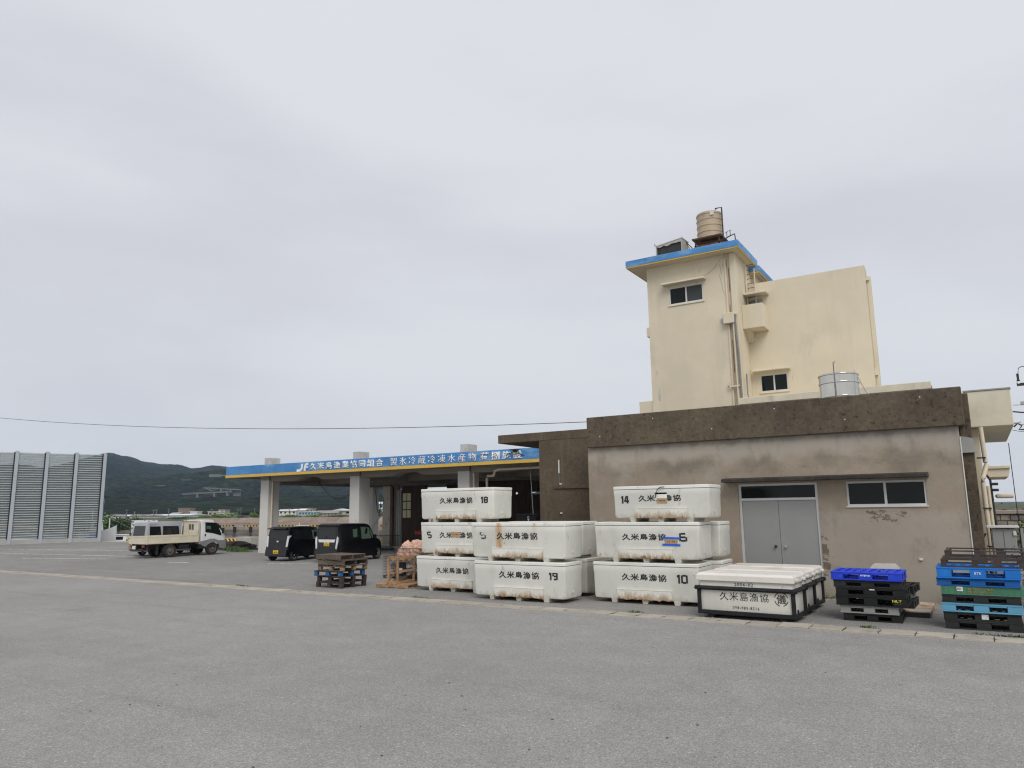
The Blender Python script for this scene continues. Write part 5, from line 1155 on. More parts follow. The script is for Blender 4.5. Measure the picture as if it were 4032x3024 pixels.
def wheel(parent, x, y, r, w, rim='rim', spokes=7, side=1):
    t = MB().lathe([(r * .62, -w / 2), (r * .93, -w / 2), (r, -w / 2 + .03), (r, w / 2 - .03), (r * .93, w / 2), (r * .62, w / 2)], n=28); t.f = t.f[:-2]; t = t.build('tyre', M['tyre'], parent, smooth=True, loc=(x, y, r), rot=(0, R(90) * side, 0))
    mb = MB().lathe([(r * .63, w / 2 - .05), (r * .63, w / 2 - .005), (r * .57, w / 2 - .005), (r * .55, w / 2 - .035), (r * .1, w / 2 - .03)], n=28)
    rm = mb.build('rim', M['under'] if spokes else M[rim], t, smooth=True)
    if spokes:
        mb = MB()
        for k in range(spokes):
            Mx = Matrix.Rotation(2 * math.pi * k / spokes, 4, 'Z')
            mb.box(-r * .055, r * .055, 0, r * .6, w / 2 - .03, w / 2 - .008, Mx)
        mb.lathe([(r * .14, w / 2 - .03), (r * .14, w / 2), (r * .02, w / 2 + .004)], n=14)
        mb.build('spokes', M[rim], t)
        mb = MB().lathe([(r * .56, w / 2 - .03), (r * .56, w / 2 - .004), (r * .63, w / 2 - .004), (r * .63, w / 2 - .03)], n=28); mb.f = mb.f[:-2]
        mb.build('rim_edge', M[rim], t)
    else:
        MB().lathe([(r * .24, w / 2 - .03), (r * .22, w / 2 + .02), (r * .02, w / 2 + .025)], n=14).build('hub', M['rim_steel'], t, smooth=True)
        for k in range(6): MB().cyl((r * .4 * math.cos(k * 1.047), r * .4 * math.sin(k * 1.047), w / 2 - .035), (r * .4 * math.cos(k * 1.047), r * .4 * math.sin(k * 1.047), w / 2 - .028), r * .07, n=8).build('rim_hole', M['under'], t)
    return t
class Shell:
    """car body lofted along its length; stations = (y, z_bottom, z_belt, z_top, half widths bottom, belt, top, rear lean)"""
    def __init__(s, st): s.st = st
    def ring(s, q):
        y, zb, zl, zt, wb_, wl_, wt, ln = q
        L = [(wb_ * .9, zb), (wb_, zb + .07), (wl_, zl), (wt + .0, zt - .07), (wt - .035, zt - .018), (wt - .12, zt)]
        pts = L + [(-a, b) for a, b in reversed(L)]
        return [(a, y + ln * (b - zb), b) for a, b in pts]
    def build(s, parent, m):
        def cr(p0, p1, p2, p3, t): return .5 * (2 * p1 + (p2 - p0) * t + (2 * p0 - 5 * p1 + 4 * p2 - p3) * t * t + (3 * p1 - p0 - 3 * p2 + p3) * t ** 3)
        def fine(ps, n, closed):
            out = []; N = len(ps)
            for i in range(N if closed else N - 1):
                q = [ps[(i + k) % N] if closed else ps[max(0, min(N - 1, i + k))] for k in (-1, 0, 1, 2)]
                for j in range(n): out.append([cr(*[v[c] for v in q], j / n) * .55 + (q[1][c] + (q[2][c] - q[1][c]) * j / n) * .45 for c in range(len(q[0]))])
            if not closed: out.append(list(ps[-1]))
            return out
        st = fine(s.st, 4, False)
        return MB().loft([fine(s.ring(q), 3, True) for q in st]).build('body', m, parent, smooth=50)
    def half(s, y, z):
        st = s.st
        for a, b in zip(st, st[1:]):
            ya, yb = a[0] + a[7] * (z - a[1]), b[0] + b[7] * (z - b[1])
            if ya <= y <= yb:
                t = (y - ya) / max(1e-6, yb - ya); q = [a[i] + (b[i] - a[i]) * t for i in range(8)]; break
        else: q = st[-1] if y > st[-1][0] else st[0]
        zb, zl, zt, wb_, wl_, wt = q[1:7]
        if z <= zl: return wb_ + (wl_ - wb_) * max(0, min(1, (z - zb - .07) / max(.01, zl - zb - .07)))
        return wl_ + (wt - wl_) * max(0, min(1, (z - zl) / max(.01, zt - .07 - zl)))
    def side_panel(s, name, poly, m, parent, sides=(1, -1), proud=.016):
        out = None
        for sd in sides:
            n = len(poly); vs = [(sd * (s.half(y, z) + proud), y, z) for y, z in poly] + [(sd * (s.half(y, z) - .02), y, z) for y, z in poly]
            out = MB().add(vs, [tuple(range(n)), tuple(range(2 * n - 1, n - 1, -1))] + [(k, n + k, n + (k + 1) % n, (k + 1) % n) for k in range(n)]).build(name, m, parent)
        return out
    def rear_panel(s, name, poly, m, parent, proud=.008, depth=.03):
        q = s.st[0]; n = len(poly)
        f = lambda z: q[0] + q[7] * (z - q[1])
        vs = [(x, f(z) - proud, z) for x, z in poly] + [(x, f(z) + depth, z) for x, z in poly]
        return MB().add(vs, [tuple(range(n)), tuple(range(2 * n - 1, n - 1, -1))] + [(k, n + k, n + (k + 1) % n, (k + 1) % n) for k in range(n)]).build(name, m, parent)
def plate(parent, s, x, z, txt, m='plate_yellow', w=.33, h=.165, y=None):
    q = s.st[0]; yy = (q[0] + q[7] * (z - q[1]) - .02) if y is None else y
    p_ = MB().box(-w / 2, w / 2, -.012, 0, -h / 2, h / 2).build('number_plate', M[m], parent, .004, loc=(x, yy, z))
    lettering(txt, p_, M['ink'], -w * .36, w * .40, -h * .36, h * .12, -.0125, 'plate_number', .02, .003)
    MB().box(-w * .2, w * .2, -.0155, -.0125, h * .24, h * .36).build('plate_region', M['ink_faint'], p_)
def place(root, center, heading): root.location = center; root.rotation_euler = (0, 0, R(heading - 90))
# black kei wagon
c1 = thing('kei_car', 'smaller black hatchback with rear spoiler, left of the two parked cars', 'car', (0, 0, 0), 0, 'black cars parked by the hall')
S1 = Shell([(-1.69, .24, .92, 1.60, .66, .72, .58, .13), (-1.45, .20, .95, 1.645, .72, .735, .60, .05), (-.6, .19, .96, 1.65, .73, .737, .615, 0), (.25, .19, .95, 1.62, .73, .737, .60, 0), (.62, .19, .94, 1.54, .73, .735, .57, -.02), (1.02, .19, .93, 1.04, .73, .72, .66, 0), (1.45, .22, .86, .93, .70, .69, .60, 0), (1.68, .28, .66, .76, .60, .60, .50, 0)])
S1.build(c1, M['car_black'])
S1.rear_panel('rear_window', [(-.52, 1.02), (.52, 1.02), (.50, 1.47), (-.50, 1.47)], M['car_glass'], c1)
S1.side_panel('side_window', [(-.62, 1.0), (.02, 1.0), (.02, 1.46), (-.60, 1.47)], M['car_glass'], c1)
S1.side_panel('side_window', [(-1.28, 1.04), (-.70, 1.02), (-.68, 1.47), (-1.2, 1.46)], M['car_glass'], c1)
S1.side_panel('front_window', [(.10, 1.0), (.74, 1.0), (.60, 1.40), (.10, 1.46)], M['car_glass_green'], c1)
for sx in (-1, 1): S1.rear_panel('tail_lamp', [(sx * .57, .68), (sx * .675, .70), (sx * .70, .98), (sx * .69, 1.22), (sx * .60, 1.2), (sx * .585, .95)], M['lamp_clear'], c1, .02, .16)
MB().prism([(-1.78, 1.56), (-1.30, 1.655), (-1.30, 1.62), (-1.77, 1.53)], 'x', -.56, .56).build('spoiler', M['car_black'], c1, .01)
S1.rear_panel('bumper', [(-.66, .26), (.66, .26), (.68, .56), (-.68, .56)], M['car_black'], c1, .05)
S1.rear_panel('emblem', [(-.05, .91), (.05, .91), (.05, .98), (-.05, .98)], M['chrome'], c1, .012)
MB().path([(-.02, -1.60, 1.06), (-.38, -1.58, 1.08)], .012, 5).build('rear_wiper', M['under'], c1)
plate(c1, S1, .03, .45, '48-36', y=-1.735)
for sx in (-1, 1):
    for yy in (-1.20, 1.22): wheel(c1, sx * .65, yy, .285, .16, side=sx)
    MB().box(sx * .73 - .0, sx * .73 + sx * .16, .72, .86, .98, 1.14).build('mirror', M['car_black'], c1, .03)
place(c1, (-29.42, 26.58, 0), 96)
# taller black kei van
c2 = thing('kei_car', 'taller black boxy car with chrome tailgate strip, behind the pallet stack', 'car', (0, 0, 0), 0, 'black cars parked by the hall')
S2 = Shell([(-1.69, .24, .98, 1.74, .66, .72, .60, .085), (-1.45, .20, 1.0, 1.78, .72, .735, .62, .03), (-.6, .19, 1.02, 1.785, .73, .737, .63, 0), (.45, .19, 1.0, 1.75, .73, .737, .62, 0), (.80, .19, .99, 1.66, .73, .735, .59, -.02), (1.14, .19, .98, 1.12, .73, .72, .66, 0), (1.50, .22, .90, .98, .70, .69, .60, 0), (1.69, .28, .68, .78, .60, .60, .50, 0)])
S2.build(c2, M['car_black'])
S2.rear_panel('rear_window', [(-.54, 1.12), (.54, 1.12), (.53, 1.62), (-.53, 1.62)], M['car_glass'], c2)
S2.rear_panel('chrome_strip', [(-.47, .93), (.47, .93), (.52, 1.06), (-.52, 1.06)], M['chrome'], c2, .02)
for sx in (-1, 1): S2.rear_panel('tail_lamp', [(sx * .56, .66), (sx * .63, .62), (sx * .70, .98), (sx * .70, 1.12), (sx * .63, 1.2), (sx * .60, 1.12)], M['lamp_clear'], c2, .02, .18)
S2.side_panel('quarter_window', [(-1.38, 1.08), (-1.05, 1.06), (-1.02, 1.56), (-1.34, 1.55)], M['car_glass'], c2)
S2.side_panel('side_window', [(-.95, 1.05), (-.12, 1.04), (-.12, 1.60), (-.93, 1.60)], M['car_glass'], c2)
S2.side_panel('side_window', [(-.62, 1.12), (-.32, 1.14), (-.28, 1.52), (-.60, 1.5)], M['car_glass_green'], c2, proud=.019)  # smaller green panel paints the view seen through this window
S2.side_panel('front_window', [(0.0, 1.03), (.72, 1.03), (.62, 1.56), (.0, 1.60)], M['car_glass_green'], c2)
S2.side_panel('vent_window', [(.79, 1.05), (1.02, 1.05), (.72, 1.52), (.70, 1.52)], M['car_glass_green'], c2)
MB().prism([(-1.76, 1.69), (-1.30, 1.79), (-1.30, 1.75), (-1.75, 1.66)], 'x', -.58, .58).build('spoiler', M['car_black'], c2, .01)
S2.rear_panel('bumper', [(-.66, .26), (.66, .26), (.68, .56), (-.68, .56)], M['car_black'], c2, .05)
MB().path([(.05, -1.62, 1.12), (-.1, -1.66, 1.2)], .016, 5).build('rear_wiper', M['under'], c2)
MB().path([(.2, .3, 1.76), (.2, .12, 1.95)], .006, 4).build('antenna', M['under'], c2)
plate(c2, S2, .02, .84, '12-04')
for sx in (-1, 1):
    for yy in (-1.20, 1.26): wheel(c2, sx * .65, yy, .285, .16, side=sx, spokes=10)
    MB().box(sx * .73, sx * .73 + sx * .16, .82, .96, 1.02, 1.22).build('mirror', M['car_black'], c2, .03)
place(c2, (-26.25, 26.85, 0), 94)
# silver van
vn = thing('silver_van', 'faded silver van with dark windows behind the flatbed truck', 'van')
S3 = Shell([(-2.25, .30, 1.05, 1.92, .72, .82, .66, .12), (-1.95, .24, 1.1, 1.975, .80, .84, .68, .04), (0, .22, 1.1, 1.985, .82, .845, .70, 0), (1.0, .22, 1.08, 1.95, .82, .845, .68, 0), (1.45, .22, 1.06, 1.80, .82, .84, .64, -.02), (2.02, .25, 1.0, 1.16, .80, .80, .70, 0), (2.25, .32, .70, .85, .70, .70, .6, 0)])
S3.build(vn, M['van_silver'])
S3.rear_panel('rear_window', [(-.60, 1.18), (.60, 1.18), (.56, 1.76), (-.56, 1.76)], M['car_glass'], vn)
S3.rear_panel('bumper', [(-.78, .34), (.78, .34), (.80, .58), (-.80, .58)], M['grey_lower'], vn, .06)
for sx in (-1, 1): S3.rear_panel('tail_lamp', [(sx * .68, .62), (sx * .79, .66), (sx * .80, 1.15), (sx * .72, 1.12)], M['lamp_red'], vn, .02, .16)
for a, b_ in ((-1.95, -1.15), (-1.05, .12), (.30, 1.22)): S3.side_panel('side_window', [(a, 1.14), (b_, 1.13), (b_ - (.22 if b_ > 1 else .03), 1.72), (a + .05, 1.73)], M['car_glass'] if b_ < 1 else M['car_glass_green'], vn)
S3.side_panel('gutter', [(-1.9, 1.80), (1.2, 1.80), (1.15, 1.83), (-1.9, 1.83)], M['under'], vn, proud=.015)
pv = MB().box(-.165, .165, -.012, 0, -.08, .08).build('number_plate', M['plate_yellow'], vn, .004, loc=(-.35, -2.30, .62)); MB().box(-.12, .12, -.015, -.0125, -.05, .03).build('plate_marks', M['ink_faint'], pv)
for sx in (-1, 1):
    for yy in (-1.35, 1.35): wheel(vn, sx * .72, yy, .31, .18, 'rim_steel', 0, sx)
place(vn, (-40.62, 26.68, 0), 88); vn.scale = (1, .87, .955)
# small flatbed truck
tk = thing('flatbed_truck', 'small white flatbed truck with cream drop sides facing right', 'truck')
st = [(.86, .62, 1.15, 1.96, .80, .83, .72, 0), (.95, .60, 1.15, 1.985, .82, .84, .74, 0), (1.62, .60, 1.12, 1.97, .82, .84, .74, 0), (1.95, .60, 1.10, 1.72, .82, .84, .73, -.1), (2.32, .58, 1.08, 1.20, .82, .835, .80, 0), (2.40, .60, .98, 1.06, .80, .80, .76, 0)]
S4 = Shell(st); S4.build(tk, M['truck_white'])
S4.side_panel('door_window', [(1.12, 1.28), (1.55, 1.22), (2.12, 1.06), (2.14, 1.16), (1.86, 1.80), (1.13, 1.84)], M['car_glass'], tk, proud=.018)
S4.side_panel('door_window_view', [(1.18, 1.46), (1.48, 1.44), (1.46, 1.62), (1.19, 1.64)], M['car_glass_green'], tk, proud=.021)  # paler green panel painted over the pane as the view through it
S4.side_panel('door_seam', [(1.04, .66), (1.06, .66), (1.06, 1.88), (1.04, 1.88)], M['grey_lower'], tk, proud=.016)
S4.side_panel('door_handle', [(1.08, 1.06), (1.16, 1.06), (1.16, 1.18), (1.08, 1.18)], M['under'], tk, proud=.02)
for sx in (-1, 1):
    MB().prism([(.86, .62), (.86, .78), (1.20, .84), (1.42, .90), (1.70, .90), (1.95, .80), (2.42, .80), (2.44, .36), (2.06, .34), (2.02, .55), (1.82, .72), (1.50, .72), (1.25, .55), (1.20, .45), (.95, .55)], 'x', min(sx * .80, sx * .855), max(sx * .80, sx * .855)).build('wheel_arch_panel', M['grey_lower'], tk)
    MB().box(sx * .86 if sx > 0 else sx * 1.02, sx * 1.02 if sx > 0 else sx * .86, 2.12, 2.22, 1.18, 1.5).build('mirror', M['under'], tk, .03)
MB().box(-.84, .84, 2.36, 2.47, .36, .80).build('front_bumper', M['grey_lower'], tk, .03)
MB().add([(-.72, 1.99, 1.75), (.72, 1.99, 1.75), (.80, 2.34, 1.22), (-.80, 2.34, 1.22)], [(0, 1, 2, 3)]).build('windscreen', M['car_glass'], tk)
MB().box(-.80, .80, .82, 2.3, .38, .62).build('cab_floor', M['under'], tk)
# bed
MB().box(-.82, .82, -2.28, .78, .74, .80).build('bed_floor', M['truck_bed'], tk)
MB().box(-.34, -.26, -2.2, 2.0, .46, .73).box(.26, .34, -2.2, 2.0, .46, .73).build('chassis_rail', M['under'], tk)
for yy in (-2.1, -1.3, -.5, .3): MB().box(-.8, .8, yy - .04, yy + .04, .66, .738).build('cross_member', M['under'], tk)
def gate(x0, x1, y0, y1, along):
    """drop side: panel with a raised frame"""
    t_ = .03
    if along == 'y':
        g = MB().box(x0, x1, y0, y1, .77, 1.16).build('side_gate', M['truck_bed'], tk, .004)
        for xx in ((x1, x1 + .014), (x0 - .014, x0)):
            MB().box(*xx, y0, y1, 1.12, 1.16).box(*xx, y0, y1, .77, .81).box(*xx, y0, y0 + .05, .81, 1.12).box(*xx, y1 - .05, y1, .81, 1.12).build('gate_frame', M['truck_bed'], g)
    else:
        g = MB().box(x0, x1, y0, y1, .77, 1.16).build('tail_gate', M['truck_bed'], tk, .004)
        MB().box(x0, x1, y0 - .014, y0, 1.12, 1.16).box(x0, x1, y0 - .014, y0, .77, .81).box(x0, x0 + .05, y0 - .014, y0, .81, 1.12).box(x1 - .05, x1, y0 - .014, y0, .81, 1.12).build('gate_frame', M['truck_bed'], g)
for sx in (1, -1):
    a = (.82, .85) if sx > 0 else (-.85, -.82)
    gate(*a, -2.24, .70, 'y')
gate(-.84, .84, -2.33, -2.30, 'x')
MB().box(.70, .80, -2.20, -2.14, .5, .76).box(-.8, -.7, -2.2, -2.14, .5, .76).build('mud_flap_hanger', M['under'], tk)
# headboard with window and guard rails
MB().box(-.80, .80, .74, .79, .80, 1.42).box(-.80, -.25, .74, .79, 1.42, 1.74).box(.25, .80, .74, .79, 1.42, 1.74).box(-.80, .80, .74, .79, 1.74, 1.90).build('headboard', M['truck_board'], tk)
for q in range(9): MB().box(-.72 + q * .18, -.68 + q * .18, .715, .739, .82, 1.40).build('headboard_rib', M['truck_board'], tk)
MB().box(-.24, .24, .75, .77, 1.43, 1.73).build('headboard_window', M['car_glass_green'], tk)
MB().box(-.02, .02, .735, .78, 1.42, 1.74).build('window_bar', M['truck_board'], tk)
MB().path([(-.82, .62, .8), (-.82, .66, 1.75), (-.76, .7, 1.93), (.76, .7, 1.93), (.82, .66, 1.75), (.82, .62, .8)], .028, 6).build('guard_rail', M['truck_board'], tk, smooth=True)
for sx in (-1, 1):
    MB().box(sx * .62 - .14, sx * .62 + .14, -2.33, -2.29, .58, .70).build('tail_lamp', M['lamp_red'], tk, .01)
MB().box(-.45, -.17, -2.345, -2.325, .48, .66).build('number_plate', M['plate_white'], tk)
MB().box(-.8, .8, -2.29, -2.22, .40, .47).build('rear_guard', M['under'], tk)
MB().box(.3, .75, -.35, .25, .42, .70).build('fuel_tank', M['under'], tk, .05)
MB().cyl((.55, -1.0, .62), (.8, -1.0, .62), .05, n=10).build('reservoir', M['grey_lower'], tk)
for sx in (-1, 1):
    wheel(tk, sx * .72, 1.62, .36, .22, 'rim_steel', 0, sx); wheel(tk, sx * .70, -.92, .36, .30, 'rim_steel', 0, sx)
    MB().box(sx * .72 - .12, sx * .72 + .12, -1.62, -1.60, .18, .70).build('mud_flap', M['under'], tk)
place(tk, (-38.5, 25.85, 0), 86)

# red and black forklift in the dim hall
fk = thing('forklift', 'red and black forklift parked in the dim hall', 'forklift', (-28.35, 35.6, 0), R(20))
M['red'] = mat('red_machine_paint', (.42, .028, .028), rough=.45, var=.1, bump=0)
MB().prism([(-.9, .25), (-.95, .95), (-.75, 1.12), (-.1, 1.12), (.1, .75), (.75, .7), (.8, .25)], 'x', -.5, .5).build('chassis', M['black_metal'], fk, .03)
MB().prism([(-.97, .9), (-.97, 1.15), (-.2, 1.2), (-.2, 1.0), (-.75, .92)], 'x', -.52, .52).build('engine_cover', M['red'], fk, .03)
MB().prism([(-.97, .35), (-.97, .62), (-.6, .62), (-.2, .35)], 'x', -.525, .525).build('side_flash', M['red'], fk, .01)
MB().path([(-.45, -.85, 1.1), (-.45, -.6, 2.0), (-.45, .5, 2.0), (-.45, .7, .8)], .03, 6).path([(.45, -.85, 1.1), (.45, -.6, 2.0), (.45, .5, 2.0), (.45, .7, .8)], .03, 6).build('overhead_guard', M['black_metal'], fk)
MB().box(-.4, -.3, .85, .95, .1, 1.9).box(.3, .4, .85, .95, .1, 1.9).box(-.3, .3, .86, .94, 1.8, 1.9).build('mast', M['black_metal'], fk)
MB().box(-.3, -.2, .95, 1.9, .08, .12).box(.2, .3, .95, 1.9, .08, .12).build('forks', M['black_metal'], fk)
for sx in (-1, 1):
    wheel(fk, sx * .42, -.6, .26, .16, 'rim_steel', 0, sx); wheel(fk, sx * .42, .55, .3, .18, 'rim_steel', 0, sx)
# black tub with white letters on a rack deep in the hall
tb = thing('black_tub', 'black plastic tub with white sideways letters in the hall mouth', 'tub', (-15.2, 25.6, 1.47))
def rring(w, d, z): return [(-w, -d, z), (w, -d, z), (w, d, z), (-w, d, z)]
MB().loft([rring(.36, .3, 0), rring(.46, .36, .62), rring(.49, .39, .63), rring(.49, .39, .69), rring(.45, .35, .69), rring(.44, .34, .66), rring(.34, .28, .05)]).build('tub_shell', M['pl_black'], tb, .006)
o = obj('printed_name', text_mesh('OMO', 'printed_name', M['white_ink'], .10, .34, .02, .004), tb, (.10, -.36, .44), (R(-9), R(-90), 0))
rk = thing('steel_rack', 'dark steel rack under the black tub', 'rack', (-15.2, 25.6, 0))
MB().box(-.5, .5, -.4, .4, 1.42, 1.469).build('shelf', M['black_metal'], rk)
for sx in (-1, 1):
    for sy in (-1, 1): MB().box(sx * .46 - .03, sx * .46 + .03, sy * .36 - .03, sy * .36 + .03, 0, 1.42).build('leg', M['black_metal'], rk)
# ------------------------------------------------------------------ louvred wind fence
M['post_blue'] = mat('galvanised_post', (.38, .42, .455), rough=.5, var=.06, vs=.6, fine=.03, bump=.02)
M['slat'] = mat('galvanised_slat', (.38, .41, .41), rough=.45, var=.08, vs=.6, fine=.02, bump=0)
M['sheet'] = glass_mat('smoked_louvre_sheet', (.21, .235, .235), .2, .42)
fence = thing('wind_fence', 'tall grey louvred wind fence with see-through panels at the left edge', 'fence', (-67, 33, 0))
F1, F4 = Vector((-68.1, 30.35, 0)), Vector((-65.65, 36.4, 0))
step = (F4 - F1) / 3
FH = 7.72
ang = math.atan2(step.y, step.x)
off = Vector((-67, 33, 0))
pm_ = MB().box(-.13, .13, -.16, .16, 0, FH).mesh('post', M['post_blue'], .01)
dk_ = MB().box(-.05, .05, -.13, .05, .4, FH - .1).mesh('post_web', M['under'])
bay = step.length - .26
sl_ = MB().prism([(-.055, -.035), (.03, .04), (.055, .04), (-.03, -.035)], 'x', -bay / 2, bay / 2).mesh('slat', M['slat'])
sh_ = MB().box(-bay / 2, bay / 2, -.006, .006, .42, FH - .15).mesh('smoked_sheet', M['sheet'])
bs_ = MB().box(-bay / 2, bay / 2, -.1, .1, 0, .35).mesh('base_panel', M['zinc'])
for k in range(-2, 4):
    P = F1 + step * k - off
    obj('post', pm_, fence, P, (0, 0, ang))
    obj('post_web', dk_, fence, P - step.normalized() * .17, (0, 0, ang))
    if k < 3:
        c_ = P + step / 2
        obj('base_panel', bs_, fence, c_, (0, 0, ang)); obj('smoked_sheet', sh_, fence, c_ + Vector((0, 0, 0)), (0, 0, ang))
        n = 37
        for q in range(n): obj('slat', sl_, fence, c_ + Vector((0, 0, .48 + (FH - .65) * q / (n - 1))), (0, 0, ang))

# ------------------------------------------------------------------ near quay edge
kr = random.Random(2)
for i, ((xa, ya), (xb, yb)) in enumerate((((-52.6, 39.35), (-46.5, 40.25)), ((-64.5, 38.35), (-60.0, 38.75)), ((-39.6, 41.4), (-36.2, 41.95)))):
    L = math.hypot(xb - xa, yb - ya)
    o = MB().prism([(-.16, 0), (.16, 0), (.11, .26), (-.11, .26)], 'x', -L / 2, L / 2).build('striped_kerb', M['stripe'], None, .01, loc=((xa + xb) / 2, (ya + yb) / 2, 0), rot=(0, 0, math.atan2(yb - ya, xb - xa)))
    tag(o, ('yellow and black striped kerb on the quay edge behind the truck cab', 'yellow and black striped kerb on the quay edge near the wind fence', 'yellow and black striped kerb seen past the second white column')[i], 'kerb', 'striped quay kerbs')
M['pale_conc'] = mat('pale_quay_concrete', (.40, .37, .33), rough=.92, var=.15, vs=.6, fine=.08, bump=.2)
strip_ = MB().add([(-110, 34.2, .004), (-52, 37.4, .004), (-37, 39.7, .004), (-37.4, 42.1, .004), (-52.2, 39.7, .004), (-66, 38.5, .004), (-110, 36.4, .004)], [tuple(range(7))]).build('quay_paving', M['pale_conc']); tag(strip_, kind='structure')
blk = bx('concrete_block', M['anchor'], None, -45.6, -44.0, 35.2, 36.0, 0, .62, .02); tag(blk, 'low pale concrete block at the foot of the first column', 'concrete block')
M['tarp_dark'] = mat('dark_net_pile', (.030, .022, .022), rough=.95, var=.4, vs=2, bump=.8, bs=4, bdist=.1)
o = lump('net_pile', 'dark net pile on the quay left of the first column', 'netting', (-41.2, 31.9, .12), .9, M['tarp_dark'], 12, (1.7, .8, .42))
M['leaf'] = mat('weed_leaf', (.085, .145, .035), rough=.7, var=.4, vs=2, fine=.2, bump=0, rnd=.2)
M['leaf_dark'] = mat('shrub_leaf', (.045, .085, .024), rough=.65, var=.4, vs=1.2, fine=.2, bump=0, rnd=.2)
M['leaf_bright'] = mat('bright_shrub_leaf', (.10, .185, .03), rough=.7, var=.35, vs=.3, fine=.2, bump=0, rnd=.2)
def shrub(name, label, c, rad, n, leaf, m, seed, cat='shrub', group=None, stems=True):
    rr = random.Random(seed); mb = MB(); cl = []
    for k in range(max(4, n // 60)):
        cl.append(Vector((rr.gauss(0, .45) * rad[0], rr.gauss(0, .45) * rad[1], rr.uniform(.15, .95) * rad[2])))
    for k in range(n):
        b = rr.choice(cl); s = .3
        p = b + Vector((rr.gauss(0, s) * rad[0], rr.gauss(0, s) * rad[1], rr.gauss(0, s * .7) * rad[2]))
        if p.z < .02: p.z = rr.uniform(.02, .3) * rad[2]
        d = Vector((rr.gauss(0, 1), rr.gauss(0, 1), rr.gauss(.4, .7))).normalized(); u = d.cross(Vector((rr.gauss(0, 1), rr.gauss(0, 1), rr.gauss(0, 1)))).normalized()
        l_ = leaf * rr.uniform(.6, 1.4); w_ = l_ * .42
        mb.add([p, p + d * l_ * .5 + u * w_, p + d * l_, p + d * l_ * .5 - u * w_], [(0, 1, 2, 3)])
    t = thing(name, label, cat, c, 0, group)
    mb.build('foliage', m, t)
    if stems:
        sm = MB()
        for b in cl[:14]: sm.path([(b.x * .15, b.y * .15, 0), (b.x * .6, b.y * .6, b.z * .6), tuple(b)], leaf * .10, 4)
        sm.build('stems', M['wood_brown'], t)
    return t
for k, (px_, py_, r_, n_, lb) in enumerate(((-40.0, 30.6, (1.5, .5, .2), 900, 'weeds growing in front of the dark net pile'), (-38.4, 29.9, (1.2, .4, .16), 500, 'weeds along the paving near the first column'), (-41.6, 28.8, (.9, .4, .22), 500, 'weeds under the truck nose'))):
    shrub('weeds', lb, (px_, py_, 0), r_, n_, .075, M['leaf'], 30 + k, 'weeds', None, False)

# ------------------------------------------------------------------ boats in the harbour
M['boat_white'] = mat('boat_gelcoat', (.70, .71, .70), rough=.4, var=.05, vs=1, bump=0, layers=[((.35, .32, .28), (1.5, 1.5, .5), .6, .8, .4, 4)])
def boat(label, c, heading, L, cab=True, mast=3.4):
    t = thing('fishing_boat', label, 'boat', c, R(heading), 'white fishing boats')
    W = L * .27; rings = []
    for f, w_, zt in ((-.5, .85, .62), (-.3, .97, .60), (0, 1, .64), (.25, .86, .78), (.4, .55, .95), (.5, .06, 1.15)):
        y = f * L; hw = W / 2 * w_
        rings.append([(-hw, y, zt), (-hw * .92, y, zt * .5), (-hw * .62, y, -.25), (hw * .62, y, -.25), (hw * .92, y, zt * .5), (hw, y, zt), (hw * .86, y, zt), (-hw * .86, y, zt)])
    MB().loft(rings).build('hull', M['boat_white'], t, smooth=True)
    if cab:
        MB().loft([[(-W * .3, -L * .16, .6), (W * .3, -L * .16, .6), (W * .3, L * .10, .6), (-W * .3, L * .10, .6)], [(-W * .28, -L * .16, 1.55), (W * .28, -L * .16, 1.55), (W * .28, L * .06, 1.55), (-W * .28, L * .06, 1.55)]]).build('cabin', M['boat_white'], t, .04)
        MB().box(-W * .33, W * .33, -L * .30, L * .09, 1.56, 1.62).build('cabin_roof', M['boat_white'], t, .01)
        for sx in (-1, 1): MB().box(min(sx * W * .285, sx * W * .30), max(sx * W * .285, sx * W * .30), -L * .10, L * .03, 1.05, 1.4).build('cabin_window', M['car_glass'], t)
        MB().path([(W * .3, -L * .29, .6), (W * .3, -L * .29, 1.56)], .025, 5).path([(-W * .3, -L * .29, .6), (-W * .3, -L * .29, 1.56)], .025, 5).build('awning_post', M['alu_pale'], t)
    MB().path([(0, -L * .2, .6), (0, -L * .2, mast)], .05, 6).build('mast', M['boat_white'], t)
    MB().path([(0, L * .08, 1.5), (.1, L * .12, 3.6)], .012, 4).path([(0, -L * .2, mast), (0, L * .45, 1.0)], .008, 4).build('rigging', M['zinc'], t)
    return t
b1 = on_ground(412, 2127.5)
boat('white fishing boat hauled out on the quay right of the wind fence', (b1.x - .6, b1.y - .3, .2), -58, 3.3, True, 2.6)
b2 = at_dist(330, 2115, 80); boat('white boat blurred behind the wind fence panels', (b2.x + 2, b2.y + 3.2, -1.5), -50, 7.5, True, 3.4)
b3 = at_dist(1205, 2088, 118); boat('small white boat beyond the quay above the left car', (b3.x, b3.y, -1.5), -55, 5.5, True, 2.0)
M['tarp_blue'] = mat('blue_tarpaulin', (.012, .15, .60), rough=.5, var=.2, vs=2, bump=.5, bs=3, bdist=.1)
b4 = on_ground(404, 2131); lump('tarpaulin_heap', 'bright blue tarpaulin heap at the foot of the last fence post', 'tarpaulin', (b4.x, b4.y - .9, .25), .42, M['tarp_blue'], 20, (1.3, 1, .85))

